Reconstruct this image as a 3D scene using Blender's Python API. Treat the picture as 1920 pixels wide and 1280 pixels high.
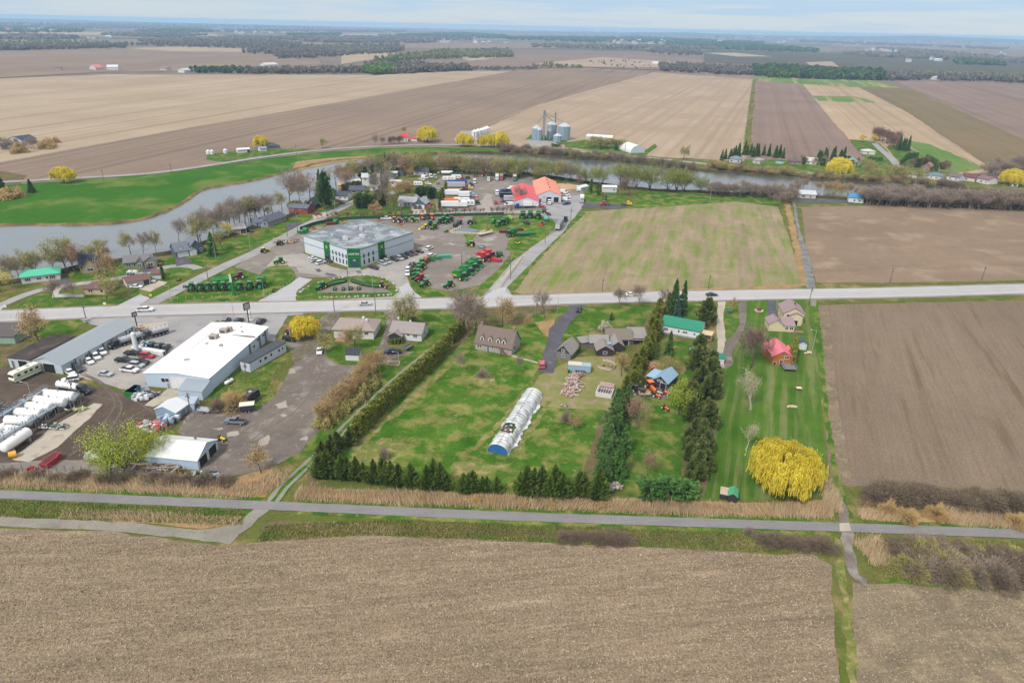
import bpy,bmesh,math,random
import numpy as np
from mathutils import Vector,Matrix
from mathutils.geometry import tessellate_polygon
for o in list(bpy.data.objects):bpy.data.objects.remove(o)
scene=bpy.context.scene
COL=scene.collection
F=1280.0;H=100.0;PITCH=math.radians(24.8);ROLL=math.radians(1.25)
cr,sr=math.cos(ROLL),math.sin(ROLL);cp,sp=math.cos(PITCH),math.sin(PITCH)
RT=Vector((1,0,0));UP=Vector((0,sp,cp));FW=Vector((0,cp,-sp))
CX=RT*cr+UP*sr;CY=UP*cr-RT*sr;CZ=-FW
cam_d=bpy.data.cameras.new('camera');cam=bpy.data.objects.new('camera',cam_d);COL.objects.link(cam)
cam_d.sensor_width=36;cam_d.lens=36*F/1920;cam_d.clip_start=1;cam_d.clip_end=90000
cam.matrix_world=Matrix(((CX.x,CY.x,CZ.x,0),(CX.y,CY.y,CZ.y,0),(CX.z,CY.z,CZ.z,H),(0,0,0,1)))
scene.camera=cam
def G(px,py,z=0.0):
 u,v=px-960,640-py
 d=CX*u+CY*v+FW*F
 t=(z-H)/d.z
 return Vector((d.x*t,d.y*t,z))
SUN_EL=math.radians(48);SUN_AZ=math.radians(215)
w=bpy.data.worlds.new("World");scene.world=w;w.use_nodes=True
nt=w.node_tree;nt.nodes.clear()
def nn(t,k,**kw):
 n=t.nodes.new(k)
 for a,b in kw.items():setattr(n,a,b)
 return n
out=nn(nt,'ShaderNodeOutputWorld');bg=nn(nt,'ShaderNodeBackground')
sky=nn(nt,'ShaderNodeTexSky');sky.sky_type='NISHITA';sky.sun_disc=False
sky.sun_elevation=SUN_EL;sky.sun_rotation=SUN_AZ;sky.air_density=1.0;sky.dust_density=1.2;sky.ozone_density=1.5
tc=nn(nt,'ShaderNodeTexCoord');mp=nn(nt,'ShaderNodeMapping');mp.inputs['Scale'].default_value=(3,3,60)
ns=nn(nt,'ShaderNodeTexNoise');ns.inputs['Scale'].default_value=1.7;ns.inputs['Detail'].default_value=5;ns.inputs['Roughness'].default_value=0.5
rp=nn(nt,'ShaderNodeValToRGB');el=rp.color_ramp.elements
sxyz=nn(nt,'ShaderNodeSeparateXYZ');zadd=nn(nt,'ShaderNodeMath',operation='MULTIPLY_ADD');zadd.inputs[1].default_value=0.11;nsub=nn(nt,'ShaderNodeMath',operation='SUBTRACT');nsub.inputs[1].default_value=0.5
for q_,c_ in((0.0,(5.5,6.3,6.9)),(0.012,(5.3,6.2,7.0)),(0.032,(4.0,5.6,7.4)),(0.06,(4.5,5.7,7.2)),(0.13,(6.0,7.0,8.0)),(0.32,(10.6,10.7,10.9))):
 e_=el[0]if q_==0.0 else el.new(q_);e_.position=q_;e_.color=c_+(1,)
el[len(el)-1].color=(10.8,10.8,10.8,1)
mx=nn(nt,'ShaderNodeMixRGB');mx.inputs[0].default_value=0.86
nt.links.new(tc.outputs['Generated'],mp.inputs[0]);nt.links.new(mp.outputs[0],ns.inputs[0]);nt.links.new(tc.outputs['Generated'],sxyz.inputs[0]);nt.links.new(ns.outputs[0],nsub.inputs[0]);nt.links.new(nsub.outputs[0],zadd.inputs[0]);nt.links.new(sxyz.outputs[2],zadd.inputs[2]);nt.links.new(zadd.outputs[0],rp.inputs[0])
nt.links.new(sky.outputs[0],mx.inputs[1]);nt.links.new(rp.outputs[0],mx.inputs[2]);nt.links.new(mx.outputs[0],bg.inputs[0])
bg.inputs[1].default_value=0.085;nt.links.new(bg.outputs[0],out.inputs[0])
sl=bpy.data.lights.new('sun','SUN');sl.energy=3.0;sl.angle=math.radians(7);sl.color=(1.0,0.95,0.88)
sun=bpy.data.objects.new('sun',sl);COL.objects.link(sun)
dv=Vector((math.sin(SUN_AZ)*math.cos(SUN_EL),math.cos(SUN_AZ)*math.cos(SUN_EL),math.sin(SUN_EL)))
sun.rotation_euler=dv.to_track_quat('Z','Y').to_euler()
scene.view_settings.view_transform='Standard';scene.view_settings.look='None';scene.view_settings.exposure=0.5
scene.view_settings.gamma=1
scene.render.engine='CYCLES'
R=random.Random(7)
KALB=0.62
def L(c,k=KALB):
 if isinstance(c,(int,float)):c=(c,c,c)
 f=lambda x:((x/255)/12.92 if x/255<=0.04045 else((x/255+0.055)/1.055)**2.4)
 return tuple(min(0.9,f(x)*k)for x in c)+(1,)
MATS={}
def newmat(name):
 m=bpy.data.materials.new(name);m.use_nodes=True;t=m.node_tree
 b=t.nodes['Principled BSDF'];return m,t,b
def M(c,rough=0.6,metal=0.0,spec=0.4,var=0.12,vs=1.5,k=KALB,name=None):
 """painted / plain surface with a little uneven wear"""
 key=(c if isinstance(c,(int,float))else tuple(c),rough,metal,var,vs,k)
 if key in MATS:return MATS[key]
 m,t,b=newmat(name or 'surface');base=L(c,k)
 tcn=nn(t,'ShaderNodeTexCoord');n1=nn(t,'ShaderNodeTexNoise');n1.inputs['Scale'].default_value=vs;n1.inputs['Detail'].default_value=4
 t.links.new(tcn.outputs['Object'],n1.inputs['Vector'])
 r=nn(t,'ShaderNodeMapRange');r.inputs[1].default_value=0.3;r.inputs[2].default_value=0.7
 r.inputs[3].default_value=1-var;r.inputs[4].default_value=1+var
 t.links.new(n1.outputs[0],r.inputs[0])
 mm=nn(t,'ShaderNodeVectorMath',operation='SCALE');mm.inputs[0].default_value=base[:3]
 t.links.new(r.outputs[0],mm.inputs['Scale']);t.links.new(mm.outputs[0],b.inputs['Base Color'])
 b.inputs['Roughness'].default_value=rough;b.inputs['Metallic'].default_value=metal
 b.inputs['Specular IOR Level'].default_value=spec
 MATS[key]=m;return m
def glass_m():
 if 'glass' in MATS:return MATS['glass']
 m,t,b=newmat('window_glass');b.inputs['Base Color'].default_value=(0.02,0.025,0.03,1);b.inputs['Roughness'].default_value=0.08
 b.inputs['Specular IOR Level'].default_value=0.6
 MATS['glass']=m;return m
def ribbed(c,period=0.6,amt=0.12,axis=0,rough=0.5,var=0.1,k=KALB):
 """sheet metal, siding, shingle or plank courses: object-space bands of a real repeat"""
 key=('rib',tuple(c),period,axis,amt,rough,k)
 if key in MATS:return MATS[key]
 m,t,b=newmat('ribbed_sheet');base=L(c,k)
 tcn=nn(t,'ShaderNodeTexCoord');sx=nn(t,'ShaderNodeSeparateXYZ');t.links.new(tcn.outputs['Object'],sx.inputs[0])
 mu=nn(t,'ShaderNodeMath',operation='MULTIPLY');mu.inputs[1].default_value=2*math.pi/period;t.links.new(sx.outputs[axis],mu.inputs[0])
 si=nn(t,'ShaderNodeMath',operation='SINE');t.links.new(mu.outputs[0],si.inputs[0])
 n1=nn(t,'ShaderNodeTexNoise');n1.inputs['Scale'].default_value=0.5;n1.inputs['Detail'].default_value=6;n1.inputs['Roughness'].default_value=0.65
 t.links.new(tcn.outputs['Object'],n1.inputs['Vector'])
 a=nn(t,'ShaderNodeMath',operation='MULTIPLY_ADD');a.inputs[1].default_value=amt*0.5;a.inputs[2].default_value=1.0-var
 t.links.new(si.outputs[0],a.inputs[0])
 a2=nn(t,'ShaderNodeMath',operation='MULTIPLY_ADD');a2.inputs[1].default_value=2*var;t.links.new(n1.outputs[0],a2.inputs[0]);t.links.new(a.outputs[0],a2.inputs[2])
 mm=nn(t,'ShaderNodeVectorMath',operation='SCALE');mm.inputs[0].default_value=base[:3]
 t.links.new(a2.outputs[0],mm.inputs['Scale']);t.links.new(mm.outputs[0],b.inputs['Base Color'])
 b.inputs['Roughness'].default_value=rough;b.inputs['Specular IOR Level'].default_value=0.3
 MATS[key]=m;return m
def ground_mat(name,c1,c2,sc1=60.0,streak=None,c3=None,c3_amt=0.5,c3_sc=25.0,speck=0.12,specs=0.7,mid=0.10,rough=0.95,c4=None,spd=None,c3streak=False,c3len=14,soft=1.0):
 """world-space soil / grass / gravel.  streak=(dir Vector, period m, strength, length m)"""
 m,t,b=newmat(name)
 geo=nn(t,'ShaderNodeNewGeometry')
 def noise(scale,detail=5,rough_=0.55,vec=None,off=0):
  n=nn(t,'ShaderNodeTexNoise');n.inputs['Scale'].default_value=1.0;n.inputs['Detail'].default_value=detail;n.inputs['Roughness'].default_value=rough_
  mpn=nn(t,'ShaderNodeMapping')
  if isinstance(scale,tuple):
   d,per,ln=scale;mpn.vector_type='POINT'
   ang=math.atan2(d.y,d.x)
   rot=nn(t,'ShaderNodeMapping');rot.inputs['Rotation'].default_value=(0,0,-ang);t.links.new(geo.outputs['Position'],rot.inputs[0])
   t.links.new(rot.outputs[0],mpn.inputs[0]);mpn.inputs['Scale'].default_value=(1/ln,1/per,1)
  else:
   t.links.new(geo.outputs['Position'],mpn.inputs[0]);mpn.inputs['Scale'].default_value=(1/scale,)*3
  mpn.inputs['Location'].default_value=(off*13.7,off*5.1,0)
  t.links.new(mpn.outputs[0],n.inputs['Vector']);return n.outputs[0]
 def rng(s,a,b_,c,d):
  r=nn(t,'ShaderNodeMapRange');r.inputs[1].default_value=a;r.inputs[2].default_value=b_;r.inputs[3].default_value=c;r.inputs[4].default_value=d
  t.links.new(s,r.inputs[0]);return r.outputs[0]
 def mix(f,a,b_):
  x=nn(t,'ShaderNodeMixRGB');t.links.new(f,x.inputs[0])
  for i,v in((1,a),(2,b_)):
   if isinstance(v,tuple):x.inputs[i].default_value=v
   else:t.links.new(v,x.inputs[i])
  return x.outputs[0]
 col=mix(rng(noise(sc1),0.35,0.65,0,1),L(c1),L(c2))
 if c3:
  s=noise((spd or streak[0],c3_sc,c3_sc*c3len),4,off=3)if c3streak else noise(c3_sc,6,0.6,off=3)
  lo=0.5+(0.5-c3_amt)*0.5
  col=mix(rng(s,lo-0.05*soft,lo+0.08*soft,0,1),col,L(c3))
 if c4:
  col=mix(rng(noise(c3_sc*0.35,6,0.7,off=7),0.6,0.72,0,0.8),col,L(c4))
 fac=None
 def mul(a,b_):
  x=nn(t,'ShaderNodeMath',operation='MULTIPLY');t.links.new(a,x.inputs[0]);t.links.new(b_,x.inputs[1]);return x.outputs[0]
 fac=rng(noise(specs,3,0.7),0.3,0.7,1-speck,1+speck)
 fac=mul(fac,rng(noise(6.0,4,0.6,off=2),0.3,0.7,1-mid,1+mid))
 if streak:
  fac=mul(fac,rng(noise((streak[0],streak[1],streak[3]),5,0.65,off=5),0.3,0.7,1-streak[2],1+streak[2]))
  fac=mul(fac,rng(noise((streak[0],streak[1]*6,streak[3]*3),3,0.5,off=6),0.3,0.7,1-streak[2]*.6,1+streak[2]*.6))
 x=nn(t,'ShaderNodeVectorMath',operation='SCALE');t.links.new(col,x.inputs[0]);t.links.new(fac,x.inputs['Scale'])
 t.links.new(x.outputs[0],b.inputs['Base Color']);b.inputs['Roughness'].default_value=rough;b.inputs['Specular IOR Level'].default_value=0.03
 return m
def tag(o,label=None,cat=None,group=None,kind=None):
 if label:o['label']=label
 if cat:o['category']=cat
 if group:o['group']=group
 if kind:o['kind']=kind
 return o
def link(name,me,parent=None):
 o=bpy.data.objects.new(name,me);COL.objects.link(o)
 if parent is not None:o.parent=parent
 return o
def thing(name,label,cat,group=None,loc=(0,0,0),rz=0.0):
 o=link(name,None);o.location=loc;o.rotation_euler=(0,0,rz);o.empty_display_size=0.5
 return tag(o,label,cat,group)
class MB:
 def __init__(s):s.v=[];s.f=[]
 def add(s,vs,fs):
  n=len(s.v);s.v.extend([tuple(a)for a in vs]);s.f.extend([tuple(i+n for i in f)for f in fs]);return s
 def box(s,x0,x1,y0,y1,z0,z1,rz=0,c=(0,0)):
  vs=[(x,y,z)for z in(z0,z1)for x,y in((x0,y0),(x1,y0),(x1,y1),(x0,y1))]
  if rz:
   co,si=math.cos(rz),math.sin(rz)
   vs=[(c[0]+(x-c[0])*co-(y-c[1])*si,c[1]+(x-c[0])*si+(y-c[1])*co,z)for x,y,z in vs]
  return s.add(vs,[(3,2,1,0),(4,5,6,7),(0,1,5,4),(1,2,6,5),(2,3,7,6),(3,0,4,7)])
 def prism(s,prof,y0,y1,axis='y'):
  """profile in (x,z) extruded along y ; axis='x': profile in (y,z) extruded along x"""
  n=len(prof)
  if axis=='y':vs=[(a,y0,b)for a,b in prof]+[(a,y1,b)for a,b in prof]
  elif axis=='x':vs=[(y0,a,b)for a,b in prof]+[(y1,a,b)for a,b in prof]
  else:vs=[(a,b,y0)for a,b in prof]+[(a,b,y1)for a,b in prof]
  fs=[(i,(i+1)%n,(i+1)%n+n,i+n)for i in range(n)]
  fs+=[tuple(range(n))[::-1],tuple(range(n,2*n))]
  return s.add(vs,fs)
 def tube(s,p0,p1,r0,r1=None,n=8,cap=True):
  r1=r0 if r1 is None else r1;p0=Vector(p0);p1=Vector(p1);d=(p1-p0)
  if d.length<1e-6:return s
  d.normalize();a=d.orthogonal().normalized();b=d.cross(a);vs=[]
  for p,r in((p0,r0),(p1,r1)):
   for i in range(n):
    t=2*math.pi*i/n;vs.append(p+a*(r*math.cos(t))+b*(r*math.sin(t)))
  fs=[(i,(i+1)%n,(i+1)%n+n,i+n)for i in range(n)]
  if cap:fs+=[tuple(range(n))[::-1],tuple(range(n,2*n))]
  return s.add(vs,fs)
 def lathe(s,prof,n=16,c=(0,0)):
  m=len(prof);vs=[]
  for i in range(n):
   t=2*math.pi*i/n
   for r,z in prof:vs.append((c[0]+r*math.cos(t),c[1]+r*math.sin(t),z))
  fs=[]
  for i in range(n):
   j=(i+1)%n
   for k in range(m-1):fs.append((i*m+k,j*m+k,j*m+k+1,i*m+k+1))
  return s.add(vs,fs)
 def sphere(s,c,r,n=8,m=5,jit=0,rnd=R):
  vs=[];fs=[]
  for k in range(m+1):
   ph=math.pi*k/m
   for i in range(n):
    t=2*math.pi*i/n;q=1+rnd.uniform(-jit,jit)
    vs.append((c[0]+r[0]*q*math.sin(ph)*math.cos(t),c[1]+r[1]*q*math.sin(ph)*math.sin(t),c[2]+r[2]*q*math.cos(ph)))
  for k in range(m):
   for i in range(n):
    j=(i+1)%n;fs.append((k*n+i,(k+1)*n+i,(k+1)*n+j,k*n+j))
  return s.add(vs,fs)
 def build(s,name,mat,parent=None,smooth=False,bevel=0):
  me=bpy.data.meshes.new(name);me.from_pydata(s.v,[],s.f);me.materials.append(mat)
  if smooth:me.polygons.foreach_set('use_smooth',[True]*len(me.polygons))
  if bevel or True:
   bm=bmesh.new();bm.from_mesh(me)
   bmesh.ops.remove_doubles(bm,verts=bm.verts,dist=0.0005)
   if bevel:bmesh.ops.bevel(bm,geom=list(bm.edges),offset=bevel,segments=1,affect='EDGES',clamp_overlap=True)
   bmesh.ops.recalc_face_normals(bm,faces=bm.faces);bm.to_mesh(me);bm.free()
  return link(name,me,parent)
def fastmesh(name,verts,nper,mat):
 """verts: (N*nper,3) array of separate n-gons"""
 verts=np.asarray(verts,dtype=np.float32);n=len(verts);me=bpy.data.meshes.new(name)
 me.vertices.add(n);me.vertices.foreach_set('co',verts.ravel())
 me.loops.add(n);me.loops.foreach_set('vertex_index',np.arange(n,dtype=np.int32))
 me.polygons.add(n//nper);me.polygons.foreach_set('loop_start',np.arange(0,n,nper,dtype=np.int32))
 me.materials.append(mat);me.update(calc_edges=True);return me
def catmull(pts,step):
 if len(pts)<3:
  a,b=pts;k=max(1,int((b-a).length/step));return[a.lerp(b,i/k)for i in range(k+1)]
 P=[pts[0]*2-pts[1]]+pts+[pts[-1]*2-pts[-2]];res=[]
 for i in range(1,len(P)-2):
  p0,p1,p2,p3=P[i-1:i+3];k=max(2,int((p2-p1).length/step))
  for j in range(k):
   t=j/k
   res.append(0.5*((2*p1)+(-p0+p2)*t+(2*p0-5*p1+4*p2-p3)*t*t+(-p0+3*p1-3*p2+p3)*t**3))
 res.append(pts[-1].copy());return res
ZI=[0]
def surface(name,px,mat,z=0.01,jit=0.25,step=None,smooth=False,label=None,kind='structure',world=False):
 ZI[0]+=1;z+=ZI[0]*0.00012
 """flat ground sheet: outline given as photo pixels laid on the ground plane"""
 pts=[Vector((p[0],p[1],0))if world else G(*p)for p in px]
 n=len(pts);res=[]
 if smooth:
  q=catmull(pts+[pts[0]],step or 4.0)[:-1];res=q
 else:
  for i in range(n):
   a,b=pts[i],pts[(i+1)%n];ln=(b-a).length
   st=step or max(1.5,((a+b)/2).length/120);k=max(1,min(200,int(ln/st)))
   for j in range(k):res.append(a.lerp(b,j/k))
 rr=random.Random(hash(len(px))+int(px[0][0]*7+px[0][1]))
 if jit:
  d=0
  for p in res:
   d=d*0.6+rr.uniform(-jit,jit);p.x+=d;p.y+=d*0.7+rr.uniform(-jit,jit)*.5
 tris=tessellate_polygon([res]);me=bpy.data.meshes.new(name)
 fs=[]
 for a,b,c in tris:
  pa,pb,pc=res[a],res[b],res[c]
  fs.append((a,b,c)if(pb-pa).cross(pc-pa).z>0 else(a,c,b))
 me.from_pydata([(p.x,p.y,z)for p in res],[],fs);me.materials.append(mat)
 o=link(name,me);tag(o,label,None,None,kind);return o
def ribbon(name,px,width,mat,z=0.02,jit=0.12,step=2.0,off=0.0,world=False,label=None,kind='structure',dash=None,width2=None):
 ZI[0]+=1;z+=ZI[0]*0.00012
 pts=catmull([Vector((p[0],p[1],0))if world else G(*p)for p in px],step);vs=[];fs=[];rr=random.Random(len(px)*13+int(width*10))
 n=len(pts);acc=0
 for i,p in enumerate(pts):
  d=(pts[min(n-1,i+1)]-pts[max(0,i-1)]);d.z=0;d.normalize();s=Vector((-d.y,d.x,0))
  wd=width if width2 is None else width+(width2-width)*i/(n-1)
  vs.append(p+s*(off+wd/2+rr.uniform(-jit,jit)));vs.append(p+s*(off-wd/2+rr.uniform(-jit,jit)))
 for i in range(n-1):
  acc+=(pts[i+1]-pts[i]).length
  if dash and(acc%(dash[0]+dash[1]))>dash[0]:continue
  fs.append((2*i,2*i+1,2*i+3,2*i+2))
 me=bpy.data.meshes.new(name);me.from_pydata([(v.x,v.y,z)for v in vs],[],fs);me.materials.append(mat)
 o=link(name,me);tag(o,label,None,None,kind);return o
def hd(px,py,dx,dy):
 a,b=G(px,py),G(px+dx,py+dy);return math.atan2(b.y-a.y,b.x-a.x)
def dr(a,b):return(G(*b)-G(*a)).normalized()
dL=dr((60,300),(640,190));dC=dr((1050,270),(1300,150));dN=dr((1400,290),(1414,150))
dE=dr((1590,262),(1505,160));dS=dr((1560,890),(1535,600));dLane=dr((540,905),(830,640));dH=dr((0,592),(1900,541))
m_plain=ground_mat('plain_soil',(142,124,112),(122,114,100),sc1=700,c3=(84,92,70),c3_amt=0.42,c3_sc=900,spd=Vector((1,.05,0)),c3streak=True,speck=0.05,specs=30,mid=0.05,c4=(168,150,130))
m_meadow=ground_mat('meadow_grass',(94,108,48),(112,112,62),sc1=22,c3=(150,132,92),c3_amt=0.35,c3_sc=9,speck=0.2,specs=0.9,mid=0.15,c4=(78,118,42))
m_lawn=ground_mat('lawn_grass',(60,102,28),(82,114,40),sc1=16,c3=(126,130,70),c3_amt=0.44,c3_sc=6,speck=0.20,specs=0.7,mid=0.18,c4=(40,84,14))
m_lawn2=ground_mat('rough_lawn_grass',(60,104,26),(86,120,42),sc1=13,c3=(132,134,74),c3_amt=0.46,c3_sc=6,speck=0.22,specs=0.6,mid=0.2,streak=(dr((700,820),(960,760)),1.6,0.08,9),c4=(172,158,104))
m_mown=ground_mat('mown_grass',(70,106,34),(88,118,46),sc1=12,c3=(116,126,74),c3_amt=0.42,c3_sc=3,c3streak=True,speck=0.12,specs=0.6,mid=0.1,streak=(dS,1.4,0.12,40))
m_crop=ground_mat('winter_crop',(54,106,24),(70,114,34),sc1=60,c3=(108,126,60),c3_amt=0.40,c3_sc=30,speck=0.05,specs=2,mid=0.08)
m_fg=ground_mat('stubble_soil',(147,130,109),(137,121,101),sc1=45,c3=(158,142,120),c3_amt=0.3,c3_sc=1.6,spd=dH,c3streak=True,speck=0.42,specs=0.45,mid=0.03,streak=(dH,0.8,0.22,9))
m_fr=ground_mat('harrowed_soil',(138,121,104),(130,114,97),sc1=60,c3=(120,104,84),c3_amt=0.30,c3_sc=4,c3streak=True,speck=0.26,specs=0.5,mid=0.04,streak=(dS,1.0,0.09,30))
m_fb=ground_mat('dark_harrowed_soil',(138,124,104),(126,114,94),sc1=30,c3=(152,136,112),c3_amt=0.4,c3_sc=5,speck=0.26,specs=0.6,mid=0.08,streak=(dH,0.9,0.14,9))
m_fm=ground_mat('greening_stubble',(166,148,122),(152,136,112),sc1=30,c3=(122,138,70),c3_amt=0.44,c3_sc=5,c3len=6,soft=2.2,spd=dr((985,540),(1100,390)),c3streak=True,speck=0.10,specs=1.5,mid=0.09,streak=(dr((985,540),(1100,390)),2.2,0.10,50),c4=(116,138,62))
m_fq=ground_mat('bare_soil',(150,130,110),(138,119,101),sc1=50,c3=(162,142,122),c3_amt=0.35,c3_sc=18,speck=0.08,specs=1.5,mid=0.05,streak=(dH,2,0.05,40))
m_tan=ground_mat('pale_stubble',(184,166,143),(171,153,130),sc1=120,c3=(160,140,116),c3_amt=0.34,c3_sc=9,c3streak=True,speck=0.05,specs=3,mid=0.05,c3len=120,streak=(dL,5,0.09,1760))
m_tan3=ground_mat('pale_furrowed_stubble',(184,164,142),(166,147,126),sc1=90,c3=(168,147,124),c3_amt=0.44,c3_sc=7,c3streak=True,speck=0.05,specs=2.5,mid=0.05,c3len=120,streak=(dC,4,0.07,1440))
m_tan5=ground_mat('pale_strip_stubble',(186,164,136),(172,150,124),sc1=90,c3=(160,140,116),c3_amt=0.4,c3_sc=8,c3streak=True,speck=0.05,specs=2.5,mid=0.05,c3len=120,streak=(dE,4,0.09,1200))
m_brn=ground_mat('ploughed_soil',(154,134,116),(140,122,108),sc1=160,c3=(128,112,98),c3_amt=0.36,c3_sc=7,c3streak=True,speck=0.05,specs=3,mid=0.05,c3len=120,streak=(dL,6,0.07,1200))
m_mv=ground_mat('mauve_soil',(150,128,116),(138,118,108),sc1=90,c3=(126,108,98),c3_amt=0.3,c3_sc=9,c3streak=True,speck=0.05,specs=3,mid=0.05,c3len=120,streak=(dN,5,0.08,1200))
m_olv=ground_mat('olive_soil',(136,118,90),(124,112,82),sc1=110,c3=(112,98,74),c3_amt=0.3,c3_sc=12,c3streak=True,speck=0.05,specs=3,mid=0.05,c3len=120,streak=(dE,6,0.07,1280))
m_gps=ground_mat('green_patch',(92,130,60),(120,138,76),sc1=60,c3=(168,152,116),c3_amt=0.4,c3_sc=16,c3streak=True,spd=dN,speck=0.05,specs=3,mid=0.08)
m_gravel=ground_mat('yard_gravel',(146,137,130),(134,126,119),sc1=24,c3=(168,162,156),c3_amt=0.3,c3_sc=10,speck=0.10,specs=0.8,mid=0.08,c4=(116,104,96))
m_gravel2=ground_mat('brown_gravel',(130,120,112),(114,106,100),sc1=18,c3=(154,147,140),c3_amt=0.34,c3_sc=7,speck=0.12,specs=0.6,mid=0.10,c4=(186,178,168),streak=(dr((430,860),(700,740)),2.0,0.08,14))
m_dirt=ground_mat('dark_yard_dirt',(104,92,82),(90,79,70),sc1=14,c3=(110,98,90),c3_amt=0.3,c3_sc=6,speck=0.10,specs=0.6,mid=0.10,streak=(dr((130,840),(280,740)),1.6,0.08,12),c4=(124,114,106))
m_asph=ground_mat('old_asphalt',(172,170,170),(160,158,158),sc1=14,c3=(148,146,148),c3_amt=0.3,c3_sc=6,speck=0.06,specs=0.5,mid=0.04,rough=0.85,c4=(126,124,126))
m_road=ground_mat('road_asphalt',(190,189,192),(182,181,184),sc1=30,speck=0.05,specs=0.6,mid=0.03,rough=0.8,streak=(dH,1.6,0.04,60))
m_apron=ground_mat('apron_asphalt',(178,173,166),(166,161,156),sc1=18,c3=(152,148,146),c3_amt=0.28,c3_sc=6,speck=0.05,specs=0.6,mid=0.04,rough=0.85,c4=(132,128,128))
m_trail=ground_mat('trail_asphalt',(146,143,143),(136,134,136),sc1=12,speck=0.10,specs=0.4,mid=0.05,rough=0.85,streak=(dH,0.7,0.07,18))
m_dark=ground_mat('dark_asphalt',(104,102,108),(92,90,98),sc1=10,c3=(120,118,120),c3_amt=0.3,c3_sc=4,speck=0.10,specs=0.5,mid=0.07,rough=0.8)
m_path=ground_mat('lane_gravel',(156,150,140),(142,138,128),sc1=8,speck=0.14,specs=0.4,mid=0.08,c3=(120,122,92),c3_amt=0.25,c3_sc=3)
m_conc=ground_mat('worn_concrete',(196,188,172),(182,172,158),sc1=8,c3=(166,154,140),c3_amt=0.3,c3_sc=3,speck=0.06,specs=0.5,mid=0.05)
m_sand=ground_mat('dry_reed_litter',(176,146,108),(158,130,92),sc1=9,c3=(128,118,78),c3_amt=0.32,c3_sc=3.5,speck=0.22,specs=0.5,mid=0.14)
m_shade=ground_mat('bare_earth_under_trees',(112,98,74),(126,112,82),sc1=6,c3=(84,100,50),c3_amt=0.4,c3_sc=4,speck=0.2,specs=0.6,mid=0.15)  # brown soil with greener patches, the same colour wherever it is laid
m_worn=ground_mat('worn_grass_turf',(126,128,72),(104,120,54),sc1=6,c3=(156,144,100),c3_amt=0.46,c3_sc=2.6,speck=.2,specs=.5,mid=.16)
m_line=ground_mat('road_paint',(222,222,216),(206,206,202),sc1=3,speck=0.06,specs=0.3,mid=0.08)
m_yel=ground_mat('yellow_road_paint',(206,190,140),(196,182,140),sc1=3,speck=0.06,specs=0.3,mid=0.08)
S=surface
me=bpy.data.meshes.new('ground');E=18000
me.from_pydata([(-E,-300,0),(E,-300,0),(E,E,0),(-E,E,0)],[],[(0,1,2,3)]);me.materials.append(m_plain);tag(link('ground',me),'flat brown farmland reaching to the horizon',None,None,'structure')
far=[
([(-300,138),(-300,96),(0,92),(230,88),(460,91),(520,104),(600,112),(600,131),(200,136),(0,146)],m_brn,'brown field in front of the long far wood'),
([(236,91),(330,88),(460,92),(462,98),(330,97)],m_tan,'pale stubble strip before the far wood'),
([(-300,76),(300,74),(600,78),(900,80),(900,84),(560,85),(0,80),(-300,84)],m_mv,'mauve field strip behind the long wood'),
([(-300,60),(160,60),(400,64),(420,68),(150,66),(-300,70)],m_tan,'pale strip of field far left'),
([(640,102),(735,96),(745,104),(690,114),(640,121)],m_tan,'pale stubble clearing between the woods'),
([(858,108),(925,104),(950,108),(880,116)],m_tan,'small pale field beside the wood edge'),
([(880,118),(960,103),(1180,103),(1420,118),(1410,130),(1240,132),(1100,127),(1000,128),(880,130)],m_mv,'mauve fields beyond the tan field'),
([(1000,121),(1130,108),(1250,116),(1350,128),(1100,126)],m_tan3,'curved pale field beyond the tan field'),
([(760,84),(1200,82),(1560,92),(1560,98),(1150,92),(760,92)],m_brn,'long brown field behind the woods'),
([(1320,100),(1700,102),(2200,118),(2200,152),(1900,144),(1700,136),(1320,118)],ground_mat('dark_olive_soil',(104,96,84),(92,86,74),sc1=150,c3=(86,96,62),c3_amt=0.4,c3_sc=60,speck=0.04,specs=3,mid=0.05),'dark field beyond the tree line'),
([(1322,100),(1380,100),(1450,107),(1380,107)],m_tan,'thin pale strip beyond the tree line'),
([(1510,118),(1560,116),(1575,128),(1530,130)],m_tan3,'pale patch beyond the tree line'),
([(1560,72),(2200,84),(2200,104),(1900,98),(1560,88)],m_mv,'far mauve fields on the right'),
([(600,64),(860,64),(1000,70),(860,72),(600,68)],m_tan,'far pale field near the horizon'),
([(-300,56),(500,54),(900,58),(900,60),(400,58),(-300,58)],m_plain,'far field strip on the left'),
]
for i,(p,m_,lb)in enumerate(far):S('field',p,m_,z=0.6+0.08*i,jit=0,step=60,label=lb)
S('field',[(-500,352),(-500,178),(0,148),(200,140),(640,141),(700,141),(860,134),(960,134),(640,191),(300,250),(0,305)],m_tan,z=0.20,jit=1,label='wide pale stubble field on the far left')
S('field',[(-500,385),(-500,350),(0,303),(300,248.5),(640,190),(960,133),(1100,127),(1228,136),(1010,197),(918,238),(870,275),(700,280),(500,296),(300,328),(120,340),(0,348)],m_brn,z=0.14,jit=1,label='ploughed brown field behind the river road')
S('field',[(858,275),(916,238),(1010,196),(1226,136),(1413,149),(1398,304),(1320,308),(1240,302),(1150,290),(1000,281)],m_tan3,z=0.17,jit=1,label='tan furrowed field behind the silos')
S('field',[(1415,149),(1505,156),(1592,262),(1625,300),(1600,320),(1400,312),(1400,292)],m_mv,z=0.15,jit=1,label='mauve field behind the riverside houses')
S('field',[(1503,156),(1606,162),(1700,210),(1868,322),(1780,330),(1690,322),(1640,268),(1592,263)],m_tan5,z=0.18,jit=1,label='pale strip field beside the side road')
S('field',[(1604,161),(1680,158),(1730,176),(1925,262),(2300,400),(1920,345),(1866,320),(1710,214)],m_olv,z=0.16,jit=1,label='olive brown field on the right')
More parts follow.
